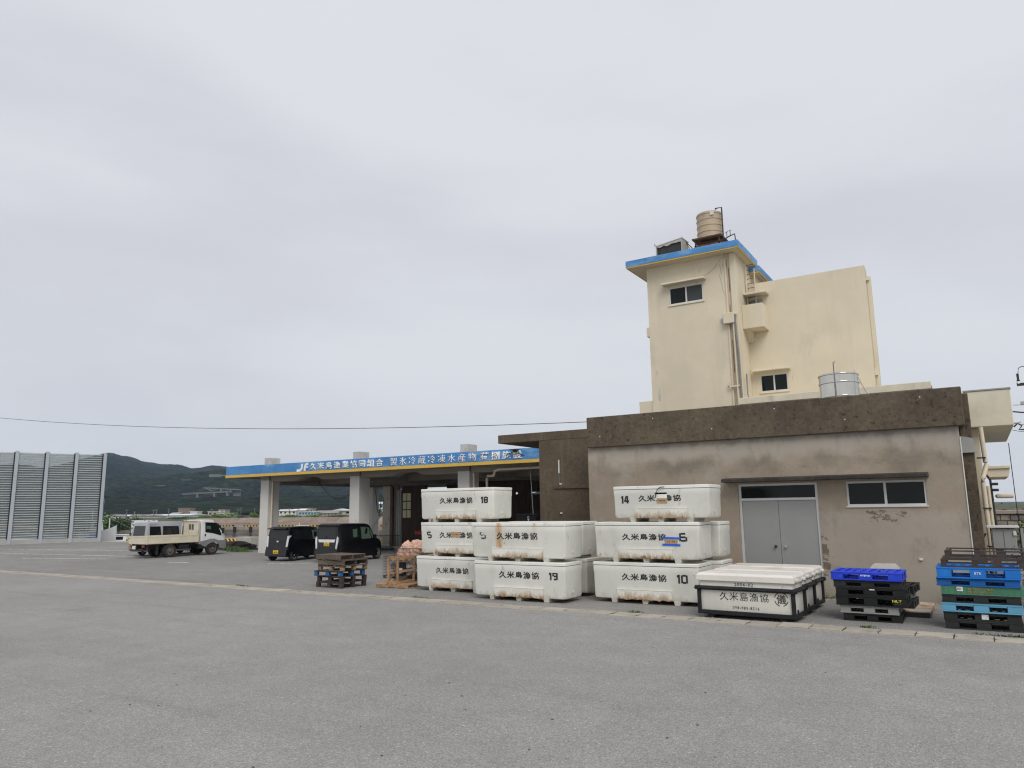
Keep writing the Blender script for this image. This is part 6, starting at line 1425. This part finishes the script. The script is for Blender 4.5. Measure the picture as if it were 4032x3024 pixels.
# painted signboard behind the van
M['mural'] = mat('sun_bleached_mural', (.62, .66, .64), rough=.6, var=.06, bump=0, layers=[((.03, .14, .40), (3.2, 3.2, 4.5), .56, .60, .9, 3), ((.03, .05, .05), (4.1, 4.1, 5.2), .58, .61, .95, 4), ((.10, .32, .12), (2.6, 2.6, 3.6), .60, .64, .9, 3), ((.58, .48, .08), (1.9, 1.9, 2.7), .62, .66, .9, 2)])
sb = thing('signboard', 'weathered white painted signboard showing above the van roof', 'signboard', (at_dist(570, 2052, 58).x, at_dist(570, 2052, 58).y, 0), R(38))
MB().box(-.98, .98, -.03, .03, .9, 1.86).build('board', M['mural'], sb)
for q in (-.7, .7): MB().box(q - .05, q + .05, .03, .12, 0, 1.8).build('post', M['rust'], sb)
MB().box(-1.06, -.985, -.05, .3, .7, 1.84).build('side_board', M['rust'], sb)

# broken pontoon pier in the water and the far quay
pn = thing('old_pier', 'broken concrete pier standing in the harbour water', 'pier', (-62, 52, -1.8))
def old_pier(x0, x1, y, z):
    n = int((x1 - x0) / 2.6)
    for k in range(n):
        a = x0 + k * 2.6; rr = random.Random(k)
        MB().box(a, a + 2.5, y, y + 1.6, z - .42 + rr.uniform(-.04, .04), z).build('deck_slab', M['quay_conc'], pn, .03, loc=(62, -52, 1.8))
        MB().box(a + .2, a + .7, y + .3, y + 1.3, -2.6, z - .43).build('pile', M['quay_conc'], pn, loc=(62, -52, 1.8))
old_pier(-76, -45, 57, -.62)
lump('rope_heap', 'dark rope heap hanging over the broken pier', 'rope', (-61.6, 57.2, -.6), .5, M['tarp_dark'], 33, (1.2, .8, 1.1))
lump('tyre_heap', 'dark heap on the broken pier near the truck cab', 'netting', (-64.8, 57.4, -.55), .35, M['tarp_dark'], 34, (1.3, .8, .7))

far = thing('far_quay', 'far concrete quay with black fenders and striped kerb across the harbour', 'quay', (-120, 95, -1.8))
def fbx(name, m, x0, x1, y0, y1, z0, z1, bev=0): return wb(MB().box(x0, x1, y0, y1, z0, z1), name, m, far, bev)
M['quay_dark'] = mat('tide_stained_quay', (.20, .165, .135), rough=.95, var=.25, vs=.2, fine=.15, fs=1.2, bump=.2, bs=1, bdist=.1, layers=[((.05, .045, .04), (.5, .5, .25), .50, .70, .7, 5)])
for k in range(36):
    a = -230 + k * 6.0
    fbx('quay_wall_panel', M['quay_conc'], a, a + 5.96, 95, 97.5, -1.0, -.36, .02); fbx('tidal_panel', M['quay_dark'], a, a + 5.96, 94.97, 97.4, -3, -1.002)
fbx('quay_deck', M['quay_conc'], -230, -14, 97.5, 108, -.6, -.37)
M['stripe_far'] = mat('far_hazard_stripe', (.62, .40, .05), rough=.7, bump=0); add_stripes(M['stripe_far'], .9)
for k in range(20):
    a = -190 + k * 8.6; fbx('striped_kerb', M['stripe_far'], a, a + (5.4 if k % 3 else 7.4), 95.05, 95.45, -.36, -.10)
for k in range(34):
    a = -186 + k * 4.4 + (k % 4) * .3; fbx('fender', M['black_rubber'], a, a + .62, 94.7, 94.96, -1.45, -.42)
sw = thing('sea_wall', 'stepped pinkish concrete sea wall beyond the far quay', 'sea wall', (-110, 106, 0))
M['seawall'] = mat('pinkish_sea_wall', (.25, .195, .160), rough=.95, var=.2, vs=.10, fine=.14, fs=.7, bump=.25, bs=.8, bdist=.15,
    layers=[((.13, .10, .085), (.05, .05, 1.3), .50, .70, .65, 6), ((.20, .12, .10), (.2, .2, 1.0), .56, .72, .6, 5), ((.46, .41, .36), (.12, .12, .5), .6, .75, .5, 5)])
for k in range(18):
    a = -152 + k * 7.5
    wb(MB().prism([(103.0, -.37), (103.2, .18), (105.5, .24), (106.4, 1.05 + .06 * math.sin(k * 1.7)), (108.2, 1.12), (108.4, -.37)], 'x', a, a + 7.42), 'wall_section', M['seawall'], sw, .03)

# ------------------------------------------------------------------ land, hills
M['field'] = mat('scrub_ground', (.060, .072, .030), rough=1, var=.35, vs=.05, fine=.25, fs=.4, bump=.4, bs=.3, bdist=.5)
land = MB().add([(-3000, 108.3, .35), (900, 108.3, .35), (900, 2600, .8), (-3000, 2600, .8)], [(0, 1, 2, 3)]).build('far_shore', M['field']); tag(land, kind='structure')
land2 = MB().add([(-420, 100, .0), (-152.2, 97.6, .0), (-152.2, 108.5, .4), (-420, 112, .4), (-420, 99.9, -3), (-152.2, 97.5, -3)], [(0, 1, 2, 3), (0, 4, 5, 1)]).build('shore_bank', M['field']); tag(land2, kind='structure')
RIDGE = [(-900, 1840), (-400, 1800), (-150, 1835), (0, 1829), (30, 1826), (70, 1826), (105, 1830), (140, 1836), (175, 1840), (215, 1834), (293, 1814), (345, 1800), (390, 1788), (412, 1783), (430, 1780.5), (447, 1783), (480, 1794), (513, 1798), (545, 1809), (562, 1818), (600, 1823), (643, 1829.5), (667, 1827), (700, 1829), (719, 1831), (752, 1841), (784, 1841), (817, 1834), (836, 1832), (890, 1837), (960, 1846), (1100, 1858), (1300, 1878), (1500, 1900), (1650, 1935), (1800, 1978), (2100, 1994), (2400, 1999)]
def ridge_y(px):
    for (a, ya), (b, yb) in zip(RIDGE, RIDGE[1:]):
        if a <= px <= b:
            t = (px - a) / (b - a); return ya + (yb - ya) * t
    return RIDGE[-1][1]
D0, D1 = 420.0, 1900.0
def hill_point(px, d):
    hy = 2029.2 - px * .01395                      # horizon row
    s = max(0.0, min(1.0, (d - D0) / (D1 - D0)))
    fr = .10 * min(1, s * 8) + .90 * (s ** .85)
    py = hy + 3 - (hy + 3 - ridge_y(px)) * fr
    if d > D1: py = ridge_y(px) + (d - D1) * .06
    p = at_dist(px, py, d)
    k = min(1.0, s * 4) * (1 - .86 * s ** 3)
    q = Vector((p.x, p.y, 0))
    p.z += k * (26 * noise.fractal(q / 260, 1.0, 2.1, 4) + 3 * noise.fractal(q / 50 + Vector((9, 3, 0)), 1, 2, 3)) + (1.2 * noise.noise(q / 13) + 1.5 * noise.noise(q / 6.5)) * min(1, s * 6)
    return p
NX, ND = 520, 240
vs_ = []; fs_ = []
for j in range(ND + 1):
    d = D0 + (D1 + 260 - D0) * (j / ND) ** 1.15
    for i in range(NX + 1): vs_.append(hill_point(-700 + 3000 * i / NX, d))
for j in range(ND):
    for i in range(NX): a = j * (NX + 1) + i; fs_.append((a, a + 1, a + NX + 2, a + NX + 1))
def forest_mat():
    """wooded slope: crown-sized cells of light and dark green over broad drifts of scrub and shade"""
    m = bpy.data.materials.new('hill_forest'); m.use_nodes = True
    nt = m.node_tree; nd, lk = nt.nodes, nt.links
    b = nd['Principled BSDF']; b.inputs['Roughness'].default_value = 1; b.inputs['Specular IOR Level'].default_value = .05
    tc = nd.new('ShaderNodeTexCoord'); P = tc.outputs['Object']
    def nz(sc, det=5, rg=.6):
        n = nd.new('ShaderNodeTexNoise'); n.inputs['Scale'].default_value = sc; n.inputs['Detail'].default_value = det; n.inputs['Roughness'].default_value = rg; lk.new(P, n.inputs['Vector']); return n.outputs['Fac']
    def mr(v, a, bb, c=0, d=1):
        r = nd.new('ShaderNodeMapRange'); lk.new(v, r.inputs['Value'])
        for i, q in zip(('From Min', 'From Max', 'To Min', 'To Max'), (a, bb, c, d)): r.inputs[i].default_value = q
        return r.outputs[0]
    def mix(f, a, bb):
        x = nd.new('ShaderNodeMix'); x.data_type = 'RGBA'; lk.new(f, x.inputs['Factor'])
        for q, s_ in ((a, 'A'), (bb, 'B')):
            if isinstance(q, tuple): x.inputs[s_].default_value = (*q, 1)
            else: lk.new(q, x.inputs[s_])
        return x.outputs['Result']
    c = mix(mr(nz(.0045, 6), .40, .62), (.010, .016, .013), (.024, .036, .020))
    c = mix(mr(nz(.011, 6), .58, .72, 0, .8), c, (.044, .064, .024))
    c = mix(mr(nz(.022, 5), .62, .74, 0, .6), c, (.046, .046, .034))
    v = nd.new('ShaderNodeTexVoronoi'); v.inputs['Scale'].default_value = .13; lk.new(P, v.inputs['Vector'])
    sp = nd.new('ShaderNodeSeparateColor'); lk.new(v.outputs['Color'], sp.inputs[0])
    k = mr(sp.outputs[0], 0, 1, .55, 1.5); d = mr(v.outputs['Distance'], 0, .75, 1.25, .55)
    mu = nd.new('ShaderNodeMath'); mu.operation = 'MULTIPLY'; lk.new(k, mu.inputs[0]); lk.new(d, mu.inputs[1])
    x = nd.new('ShaderNodeVectorMath'); x.operation = 'SCALE'; lk.new(c, x.inputs[0]); lk.new(mu.outputs[0], x.inputs['Scale'])
    lk.new(x.outputs[0], b.inputs['Base Color'])
    bn = nd.new('ShaderNodeBump'); bn.invert = True; bn.inputs['Strength'].default_value = 1; bn.inputs['Distance'].default_value = 5; lk.new(v.outputs['Distance'], bn.inputs['Height']); lk.new(bn.outputs[0], b.inputs['Normal'])
    return m
M['forest'] = forest_mat()
hm = MB(); hm.v = [tuple(v) for v in vs_]; hm.f = fs_
hl_ = hm.build('hills', M['forest'], smooth=True); tag(hl_, kind='structure')

# ------------------------------------------------------------------ things on the hillside
FACE = math.atan2(_r.y, _r.x)
def find_d(px, py):
    best = None; d = 500
    while d < 1850:
        hy = 2029.2 - px * .01395; p = hill_point(px, d)
        v = p - Vector((0, 0, CAM_H)); fw = v.dot(_f); row = 1512 + FPX * v.dot(_d) / fw
        if row < py: return d
        d += 12
    return 1500
M['bridge'] = mat('pale_viaduct', (.17, .175, .17), rough=.9, var=.1, vs=.05, bump=0)
def viaduct(label, pa, pb, piers, th, pier_len, arch=None):
    d = find_d((pa[0] + pb[0]) / 2, max(pa[1], pb[1]) + 14) - 25
    A, B = at_dist(*pa, d), at_dist(*pb, d); c_ = (A + B) / 2
    t = thing('viaduct', label, 'bridge', (c_.x, c_.y, c_.z - pier_len * d / FPX))
    o_ = Vector(t.location); s = d / FPX; ux = (B - A).normalized(); uy = Vector((-ux.y, ux.x, 0)).normalized()
    def bar(p, q, w, name):
        p, q = p - o_, q - o_; n = Vector((0, 0, 1)) * w * s / 2
        if abs((q - p).normalized().z) > .7: n = ux * w * s / 2
        dep = uy * 5
        MB().add([p - n, q - n, q + n, p + n, p - n + dep, q - n + dep, q + n + dep, p + n + dep], [(0, 1, 2, 3), (7, 6, 5, 4), (0, 4, 5, 1), (1, 5, 6, 2), (2, 6, 7, 3), (3, 7, 4, 0)]).build(name, M['bridge'], t)
    bar(A, B, th, 'deck')
    bar(A + Vector((0, 0, th * .9 * s)), B + Vector((0, 0, th * .9 * s)), 1.0, 'parapet')
    for px_ in piers:
        f = (px_ - pa[0]) / (pb[0] - pa[0]); p = A.lerp(B, f) - Vector((0, 0, th * .5 * s)); bar(p, p - Vector((0, 0, pier_len * s)), 6, 'pier')
    for (a, b_) in arch or ():
        bar(at_dist(*a, d), at_dist(*b_, d), 2.4, 'arch_rib')
viaduct('long straight viaduct with piers low on the wooded hillside', (716, 1946.5), (900, 1936), (777, 843, 893), 4.0, 14)
viaduct('arched road bridge above the long viaduct on the hillside', (800, 1921), (945, 1929), (870, 908), 2.6, 11, (((806, 1922), (832, 1933)), ((832, 1933), (864, 1923)), ((828, 1922), (830, 1934))))
def slab(label, px0, px1, py0, py1, name='hillside_wall', cat='retaining wall', m='bridge'):
    d = find_d((px0 + px1) / 2, py1) - 20; A, B = at_dist(px0, py1, d), at_dist(px1, py1, d); h = (py1 - py0) * d / FPX; w = (B - A).length
    o = MB().box(-w / 2, w / 2, -2, 2, -h * .6, h).build(name, M[m], None, loc=(A + B) / 2, rot=(0, 0, FACE)); tag(o, label, cat)
slab('white retaining wall high on the hill beside the blue fascia', 826, 872, 1868, 1874)
slab('small white retaining wall on the hill near the blue fascia corner', 874, 893, 1870.5, 1873)
slab('thin pale cutting high on the hillside above the truck', 715, 750, 1888.6, 1890)
slab('block abutment at the right end of the viaduct', 920, 946, 1936, 1952, 'bridge_abutment', 'bridge abutment')
slab('pale cutting in the mid slope above the van', 612, 648, 1911.4, 1913)

# ------------------------------------------------------------------ far village along the shore
M['h_white'] = mat('far_white_wall', (.60, .60, .57), rough=.8, var=.1, vs=.2, bump=0)
M['h_beige'] = mat('far_beige_wall', (.42, .37, .30), rough=.85, var=.12, vs=.2, bump=0)
M['h_brown'] = mat('far_brown_wall', (.20, .155, .13), rough=.9, var=.15, vs=.15, bump=0)
M['h_blue'] = mat('far_blue_wall', (.30, .40, .48), rough=.8, var=.1, vs=.2, bump=0)
M['roof_white'] = mat('far_white_roof', (.72, .73, .74), rough=.6, var=.06, vs=.2, bump=0)
M['roof_grey'] = mat('far_grey_roof', (.27, .25, .235), rough=.8, var=.12, vs=.2, bump=0)
M['greenhouse'] = mat('greenhouse_sheet', (.66, .67, .66), rough=.5, var=.08, vs=.08, bump=0)
def far_house(label, px0, px1, roof_y, eave_y, base_y, d, wall, roof, gable='x', windows=0, cat='house', yaw=0):
    A, B = at_dist(px0, base_y, d), at_dist(px1, base_y, d); w = (B - A).length; s = d / FPX; c_ = (A + B) / 2
    he, hr = (base_y - eave_y) * s, (base_y - roof_y) * s; dep = max(6, w * .55)
    t = thing('far_house' if cat == 'house' else 'greenhouse', label, cat, (c_.x, c_.y, c_.z), FACE + R(yaw))
    MB().box(-w / 2, w / 2, 0, dep, -1.5, he).build('wall', M[wall], t)
    if gable == 'flat': MB().box(-w / 2 - .2, w / 2 + .2, -.2, dep + .2, he + .002, max(he + .15, hr)).build('roof', M[roof], t)
    elif gable == 'x': MB().prism([(-.5, he + .002), (dep / 2, hr), (dep + .5, he + .002)], 'x', -w / 2 - .3, w / 2 + .3).build('roof', M[roof], t)
    else: MB().prism([(-w / 2 - .3, he + .002), (0, hr), (w / 2 + .3, he + .002)], 'y', -.5, dep + .5).build('roof', M[roof], t)
    for k in range(windows):
        x = -w / 2 + w * (k + .5) / windows; MB().box(x - w / windows * .22, x + w / windows * .22, -.06, -.002, he * .35, he * .75).build('window', M['car_glass'], t)
    return t
far_house('long white greenhouse roof left of the hillside village', 402, 745, 2026, 2031, 2040, 330, 'greenhouse', 'roof_white', 'x', 0, 'greenhouse')
for i, (a, b_) in enumerate(((426, 470), (508, 545), (546, 582), (583, 628))):
    far_house(('first gabled greenhouse bay from the wind fence', 'second gabled greenhouse bay from the wind fence', 'third gabled greenhouse bay from the wind fence', 'rightmost gabled greenhouse bay above the van')[i], a, b_, 2026, 2033, 2040, 322, 'greenhouse', 'roof_grey', 'y', 0, 'greenhouse')
far_house('brown box-shaped building above the truck bed', 701, 748, 2000, 2003, 2027, 380, 'h_brown', 'h_brown', 'flat', 0)
far_house('small white flat roofed building right of the brown box', 748, 776, 2013, 2015, 2027, 378, 'h_white', 'roof_white', 'flat', 0)
far_house('low white shed left of the brown box', 672, 702, 2019, 2022, 2028, 376, 'h_white', 'roof_white', 'x')
far_house('pale flat roofed house with rooftop room above the truck cab', 818, 872, 2014, 2016, 2031, 350, 'h_beige', 'h_white', 'flat', 3)
far_house('beige rooftop block with white tank above the truck cab', 861, 886, 2007, 2009, 2016, 352, 'h_beige', 'h_beige', 'flat', 1)
far_house('low white wall house left of the first column', 860, 912, 2020, 2022, 2031, 345, 'h_white', 'h_white', 'flat', 2)
far_house('white warehouse with grey gable seen between the columns', 1098, 1165, 2006, 2011, 2027, 330, 'h_white', 'roof_white', 'x', 4)
far_house('beige house with broad roof behind the blue building', 1152, 1200, 2004, 2010, 2025, 360, 'h_beige', 'roof_white', 'x', 2)
far_house('beige two storey block behind the blue building', 1182, 1232, 2002, 2004, 2026, 365, 'h_beige', 'h_beige', 'flat', 4)
far_house('pale blue low building seen between the columns', 1176, 1246, 2014, 2016, 2029, 315, 'h_blue', 'roof_white', 'flat', 6)
far_house('long brown roofed shed left of the second column', 1244, 1330, 2010, 2021, 2029, 320, 'h_beige', 'roof_grey', 'x', 6)
far_house('white roofed gable hall at the second column', 1300, 1382, 2003, 2011, 2028, 335, 'h_beige', 'roof_white', 'y', 3)
far_house('bluish white house seen past the second column', 1484, 1508, 1976, 1984, 2004, 300, 'h_blue', 'roof_white', 'x', 2)
far_house('low white roof seen past the second column', 1476, 1512, 2001, 2003, 2008, 260, 'h_white', 'roof_white', 'x', 0)
for k, (px_, yt) in enumerate(((498, 2006), (529, 2014), (604, 2007), (616, 2005), (663, 2003), (832, 2003), (886, 2006), (936, 2003), (948, 1997), (1002, 2000), (1139, 2000), (1228, 1998))):
    d = 300 + (k * 37) % 60; A = at_dist(px_, 2033, d); h = (2033 - yt) * d / FPX
    t = thing('utility_pole', ('utility pole far off behind the greenhouses, ' + ('leftmost', 'second', 'third', 'fourth', 'fifth')[k] + ' from the wind fence') if k < 5 else ('utility pole in the far village, number ' + ('one', 'two', 'three', 'four', 'five', 'six', 'seven')[k - 5] + ' counting right from the truck cab'), 'utility pole', A, FACE, 'far utility poles')
    MB().cyl((0, 0, 0), (0, 0, h), .16, .11, n=6).build('pole', M['bridge'], t); MB().box(-.7, .7, -.06, .06, h * .86, h * .86 + .14).build('crossarm', M['bridge'], t)
sr = random.Random(4)
def far_shrub(label, px, py, d, wpx, hpx, m, n, seed):
    A = at_dist(px, py, d); s = d / FPX
    return shrub('shrub', label, A, (wpx * s * .5, wpx * s * .35, hpx * s), n, max(.25, 2.2 * s), M[m], seed, 'shrub', 'shrubs across the harbour')
for k, (px_, py_, d, w_, h_, m_, lb) in enumerate((
    (470, 2088, 112, 90, 42, 'leaf_dark', 'dark green thicket right of the last fence post'), (415, 2088, 114, 70, 46, 'leaf_bright', 'bright green thicket seen beside the last fence post'), (525, 2080, 113, 60, 30, 'leaf_dark', 'dark thicket above the left end of the van roof'), (330, 2090, 116, 120, 46, 'leaf_dark', 'thicket behind the wind fence panels'), (200, 2092, 118, 140, 44, 'leaf_dark', 'thicket behind the middle of the wind fence'),
    (800, 2042, 190, 60, 8, 'leaf_bright', 'low green bushes on the sea wall above the truck bed'), (860, 2042, 190, 60, 13, 'leaf_bright', 'bright bushes on the sea wall above the truck cab'), (900, 2041, 192, 80, 15, 'leaf_bright', 'taller bright bushes on the sea wall right of the truck cab'), (1005, 2039, 190, 40, 14, 'leaf_bright', 'round bright bush on the sea wall left of the first column'), (960, 2041, 193, 50, 6, 'leaf_dark', 'flat dark bush on the sea wall left of the first column'),
    (1130, 2038, 190, 70, 7, 'leaf_bright', 'low bush strip on the sea wall right of the first column'), (1225, 2037, 190, 60, 8, 'leaf_bright', 'low bushes on the sea wall below the pale blue building'), (1320, 2036, 190, 80, 5, 'leaf_dark', 'flat bushes on the sea wall left of the second column'), (1492, 2034, 150, 26, 24, 'leaf_bright', 'bright green bush seen past the second column'), (700, 2044, 188, 80, 6, 'leaf_dark', 'flat dark bushes on the sea wall left of the truck bed'))):
    far_shrub(lb, px_, py_, d, w_, h_, m_, 1500 if d < 130 else 700, 60 + k)

# ------------------------------------------------------------------ right edge: stone wall, shrubs, wires
sw2 = thing('stone_wall', 'old mossy stone wall with rubble coping at the far right', 'wall', (3, 54.5, 0))
M['stone'] = mat('mossy_stone', (.25, .215, .175), rough=.95, var=.3, vs=1.2, fine=.2, bump=.5, bs=4, bdist=.05, rnd=.35, layers=[((.05, .045, .04), (2, 2, 2), .52, .68, .7, 5), ((.30, .20, .09), (1.2, 1.2, 1.2), .62, .75, .6, 4)])
MB().box(-4, 8, .1, .6, 0, 1.62).build('core', M['stone'], sw2)
k = 0
for row in range(4):
    x = -3.2 + (row % 2) * .25
    while x < 4:
        rr = random.Random(k); l_ = rr.uniform(.35, .7)
        MB().box(x, x + l_ - .03, -.02 + rr.uniform(0, .04), .1, .40 * row + .02, .40 * row + .38).build('stone', M['stone'], sw2, .03); x += l_; k += 1
MB().box(-4, 8, -.12, .7, 1.62, 1.86).build('coping', M['quay_conc'], sw2, .03)
for k in range(16): rr = random.Random(k + 50); lumpx = -3.6 + k * .55; MB().box(lumpx, lumpx + rr.uniform(.2, .4), .0, .5, 1.862, 1.862 + rr.uniform(.05, .14)).build('rubble', M['stone'], sw2, .03)
shrub('shrub', 'green shrub growing right of the switch cabinet', (1.6, 26.2, 0), (.7, .8, 1.7), 3200, .07, M['leaf'], 91)
shrub('shrub', 'dark shrub behind the steel frame pallets at the right edge', (1.25, 21.0, 0), (.6, .5, 1.05), 3600, .05, M['leaf_dark'], 92)
shrub('weeds', 'leafy weeds at the wall foot between the pallet stacks', (-.62, 20.5, 0), (.28, .16, .42), 700, .045, M['leaf_dark'], 93, 'weeds')
shrub('weeds', 'thin weeds along the drain beside the right pallet stack', (.35, 16.32, .0), (.45, .06, .03), 300, .03, M['leaf'], 94, 'weeds', None, False)
shrub('weeds', 'small yellowish weeds at the door foot', (-3.2, 20.75, 0), (.3, .1, .08), 160, .045, M['leaf'], 95, 'weeds', None, False)
# overhead cable from the left to the warehouse
def cable_obj(pts, r, label, name='overhead_cable'):
    c_ = Vector(pts[0]); o = MB().path([Vector(p) - c_ for p in pts], r, 5).build(name, M['cable'], None, loc=c_); tag(o, label, 'cable'); return o
A, B = at_dist(-300, 1611, 52), Vector((-11.2, 23.4, 5.36))
pts = []
for k in range(41):
    u = k / 40; P = A.lerp(B, u); pts.append(P)
fs = [(p - A).length / (B - A).length for p in pts]
sagm = 1.15
cable_obj([p - Vector((0, 0, sagm * 4 * u * (1 - u) * .62)) for p, u in zip(pts, fs)], .012, 'thin overhead cable crossing the sky to the warehouse roof')
# service pole hardware at the right edge
sp2 = thing('service_pole', 'utility pole fittings with insulators at the right picture edge', 'utility pole', (2.35, 27.0, 0))
MB().cyl((.6, 0, 0), (.6, 0, 9.0), .15, .12, n=14).build('pole', M['anchor'], sp2, smooth=True)
def loc_(px, py, Y=27.0): return at_y(px, py, Y) - Vector((2.35, 27.0, 0))
a_, b_ = loc_(4004, 1516), loc_(4060, 1514)
MB().box(a_.x, b_.x + .4, -.05, .05, a_.z - .03, a_.z + .05).build('crossarm', M['black_metal'], sp2)
i0, i1 = loc_(4011, 1512), loc_(4010, 1482)
MB().lathe([(.05, 0), (.055, .05), (.03, .08), (.05, .1), (.03, .14), (.035, .3), (.015, .33)], n=12).build('insulator', M['black_rubber'], sp2, smooth=True, loc=(i0.x, 0, i0.z))
MB().lathe([(.03, 0), (.055, .02), (.055, .08), (.03, .1)], n=12).build('insulator_base', M['white_letter'], sp2, smooth=True, loc=(i0.x, 0, i0.z - .02))
MB().path([(i1.x, 0, i0.z + .33), (i1.x + .02, 0, i0.z + .48), (i1.x + .1, 0, i0.z + .53), (i1.x + .5, .1, i0.z + .5)], .012, 5).build('jumper_wire', M['cable'], sp2)
c_ = loc_(4018, 1588)
MB().box(c_.x, c_.x + .4, -.04, .04, c_.z - .04, c_.z + .05).build('bracket', M['zinc'], sp2)
d_ = loc_(4008, 1680)
MB().path([(d_.x - .1, 0, d_.z), (d_.x, 0, d_.z + .1), (d_.x + .1, 0, d_.z + .02), (d_.x + .02, 0, d_.z - .09), (d_.x + .2, 0, d_.z - .1)], .025, 6).build('cable_loop', M['cable'], sp2)
MB().box(d_.x - .12, d_.x + .1, -.04, .04, d_.z + .1, d_.z + .18).build('clamp', M['white_letter'], sp2, .02)
for (pa, pb, lb) in (((3990, 1595), (4060, 1578), 'thin wire from the cream eave to the pole, uppermost'), ((3990, 1621), (4060, 1612), 'thick sagging cable from the cream eave to the pole'), ((3988, 1668), (4060, 1660), 'thin wire just under the cream eave'), ((3988, 1694), (4060, 1690), 'lowest wire from the cream eave to the pole')):
    A, B = at_y(*pa, 25.5), at_y(*pb, 27.0); Mi = (A + B) / 2 - Vector((0, 0, .06)); cable_obj([A, Mi, B], .022 if 'thick' in lb else .008, lb)
A, B = at_y(3971, 1745, 30), at_y(4014, 2080, 30); B2 = A + (B - A) * 1.5
o = MB().path([(0, 0, 0), B2 - A], .014, 6).build('guy_wire', M['cable'], None, loc=A); tag(o, 'thin dark guy wire slanting down at the far right', 'cable')
o = MB().path([(0, 0, 0), (B2 - A) * .35], .03, 6).build('guard', M['black_metal'], o, loc=(B2 - A) * .62)

# ------------------------------------------------------------------ grit and weeds in the yard
gr_ = MB(); rr = random.Random(77)
def stone(x, y, s_):
    a = rr.uniform(0, 6.28); pts = [(x + s_ * math.cos(a + k * 1.57) * rr.uniform(.6, 1.2), y + s_ * math.sin(a + k * 1.57) * rr.uniform(.6, 1.2)) for k in range(4)]
    z1 = s_ * rr.uniform(.5, .9) + .004
    gr_.add([(p[0], p[1], .002) for p in pts] + [(x + (p[0] - x) * .5, y + (p[1] - y) * .5, z1) for p in pts], [(4, 5, 6, 7), (0, 1, 5, 4), (1, 2, 6, 5), (2, 3, 7, 6), (3, 0, 4, 7)])
for k in range(420): stone(rr.uniform(-22, 1.2), 16.15 + abs(rr.gauss(0, .25)), rr.uniform(.008, .022))
for k in range(300): stone(rr.uniform(-3.6, .2), 20.75 - abs(rr.gauss(0, .3)), rr.uniform(.01, .035))
for k in range(40): stone(rr.uniform(-16, 2), rr.uniform(8, 15.4), rr.uniform(.004, .009))
go = gr_.build('gravel', M['lid']); tag(go, kind='stuff')
lf_ = MB()
for k in range(70):
    x, y = rr.uniform(-12, 1.5), rr.uniform(4.5, 15.3); a = rr.uniform(0, 6.28); l_ = rr.uniform(.02, .05)
    d = Vector((math.cos(a), math.sin(a), 0)); n = Vector((-d.y, d.x, 0)) * .3; p = Vector((x, y, .008))
    lf_.add([p, p + (d * .5 + n) * l_ + Vector((0, 0, .006)), p + d * l_, p + (d * .5 - n) * l_ + Vector((0, 0, .004))], [(0, 1, 2, 3)])
tag(lf_.build('dry_leaves', M['wood_brown']), kind='stuff')
for k, (x, y, w_) in enumerate(((-2.05, 16.18, .2), (-6.9, 16.2, .25), (-13.2, 16.2, .3), (-20.5, 16.2, .35), (.9, 15.5, .25))):
    shrub('weeds', ('small weeds by the drain in front of the royal blue pallet stack', 'small weeds by the drain in front of the bin numbered ten', 'small weeds by the drain left of the bin numbered nineteen', 'small weeds by the drain left of the wooden pallet stack', 'small weeds in the drain joint at the right edge')[k], (x, y, 0), (w_, .04, .035), 120, .03, M['leaf'], 130 + k, 'weeds', None, False)

# ------------------------------------------------------------------ the damp air between here and the hills
hz = MB().box(-2900, 1150, -70, 2900, -5.5, 260).build('haze', None); tag(hz, kind='stuff')
hm_ = bpy.data.materials.new('thin_haze'); hm_.use_nodes = True
hn = hm_.node_tree.nodes; hn.clear()
ho = hn.new('ShaderNodeOutputMaterial'); hp = hn.new('ShaderNodeVolumePrincipled')
hp.inputs['Color'].default_value = (.55, .74, 1.0, 1); hp.inputs['Density'].default_value = .00011; hp.inputs['Anisotropy'].default_value = 0
hm_.node_tree.links.new(hp.outputs[0], ho.inputs['Volume'])
hz.data.materials.append(hm_)
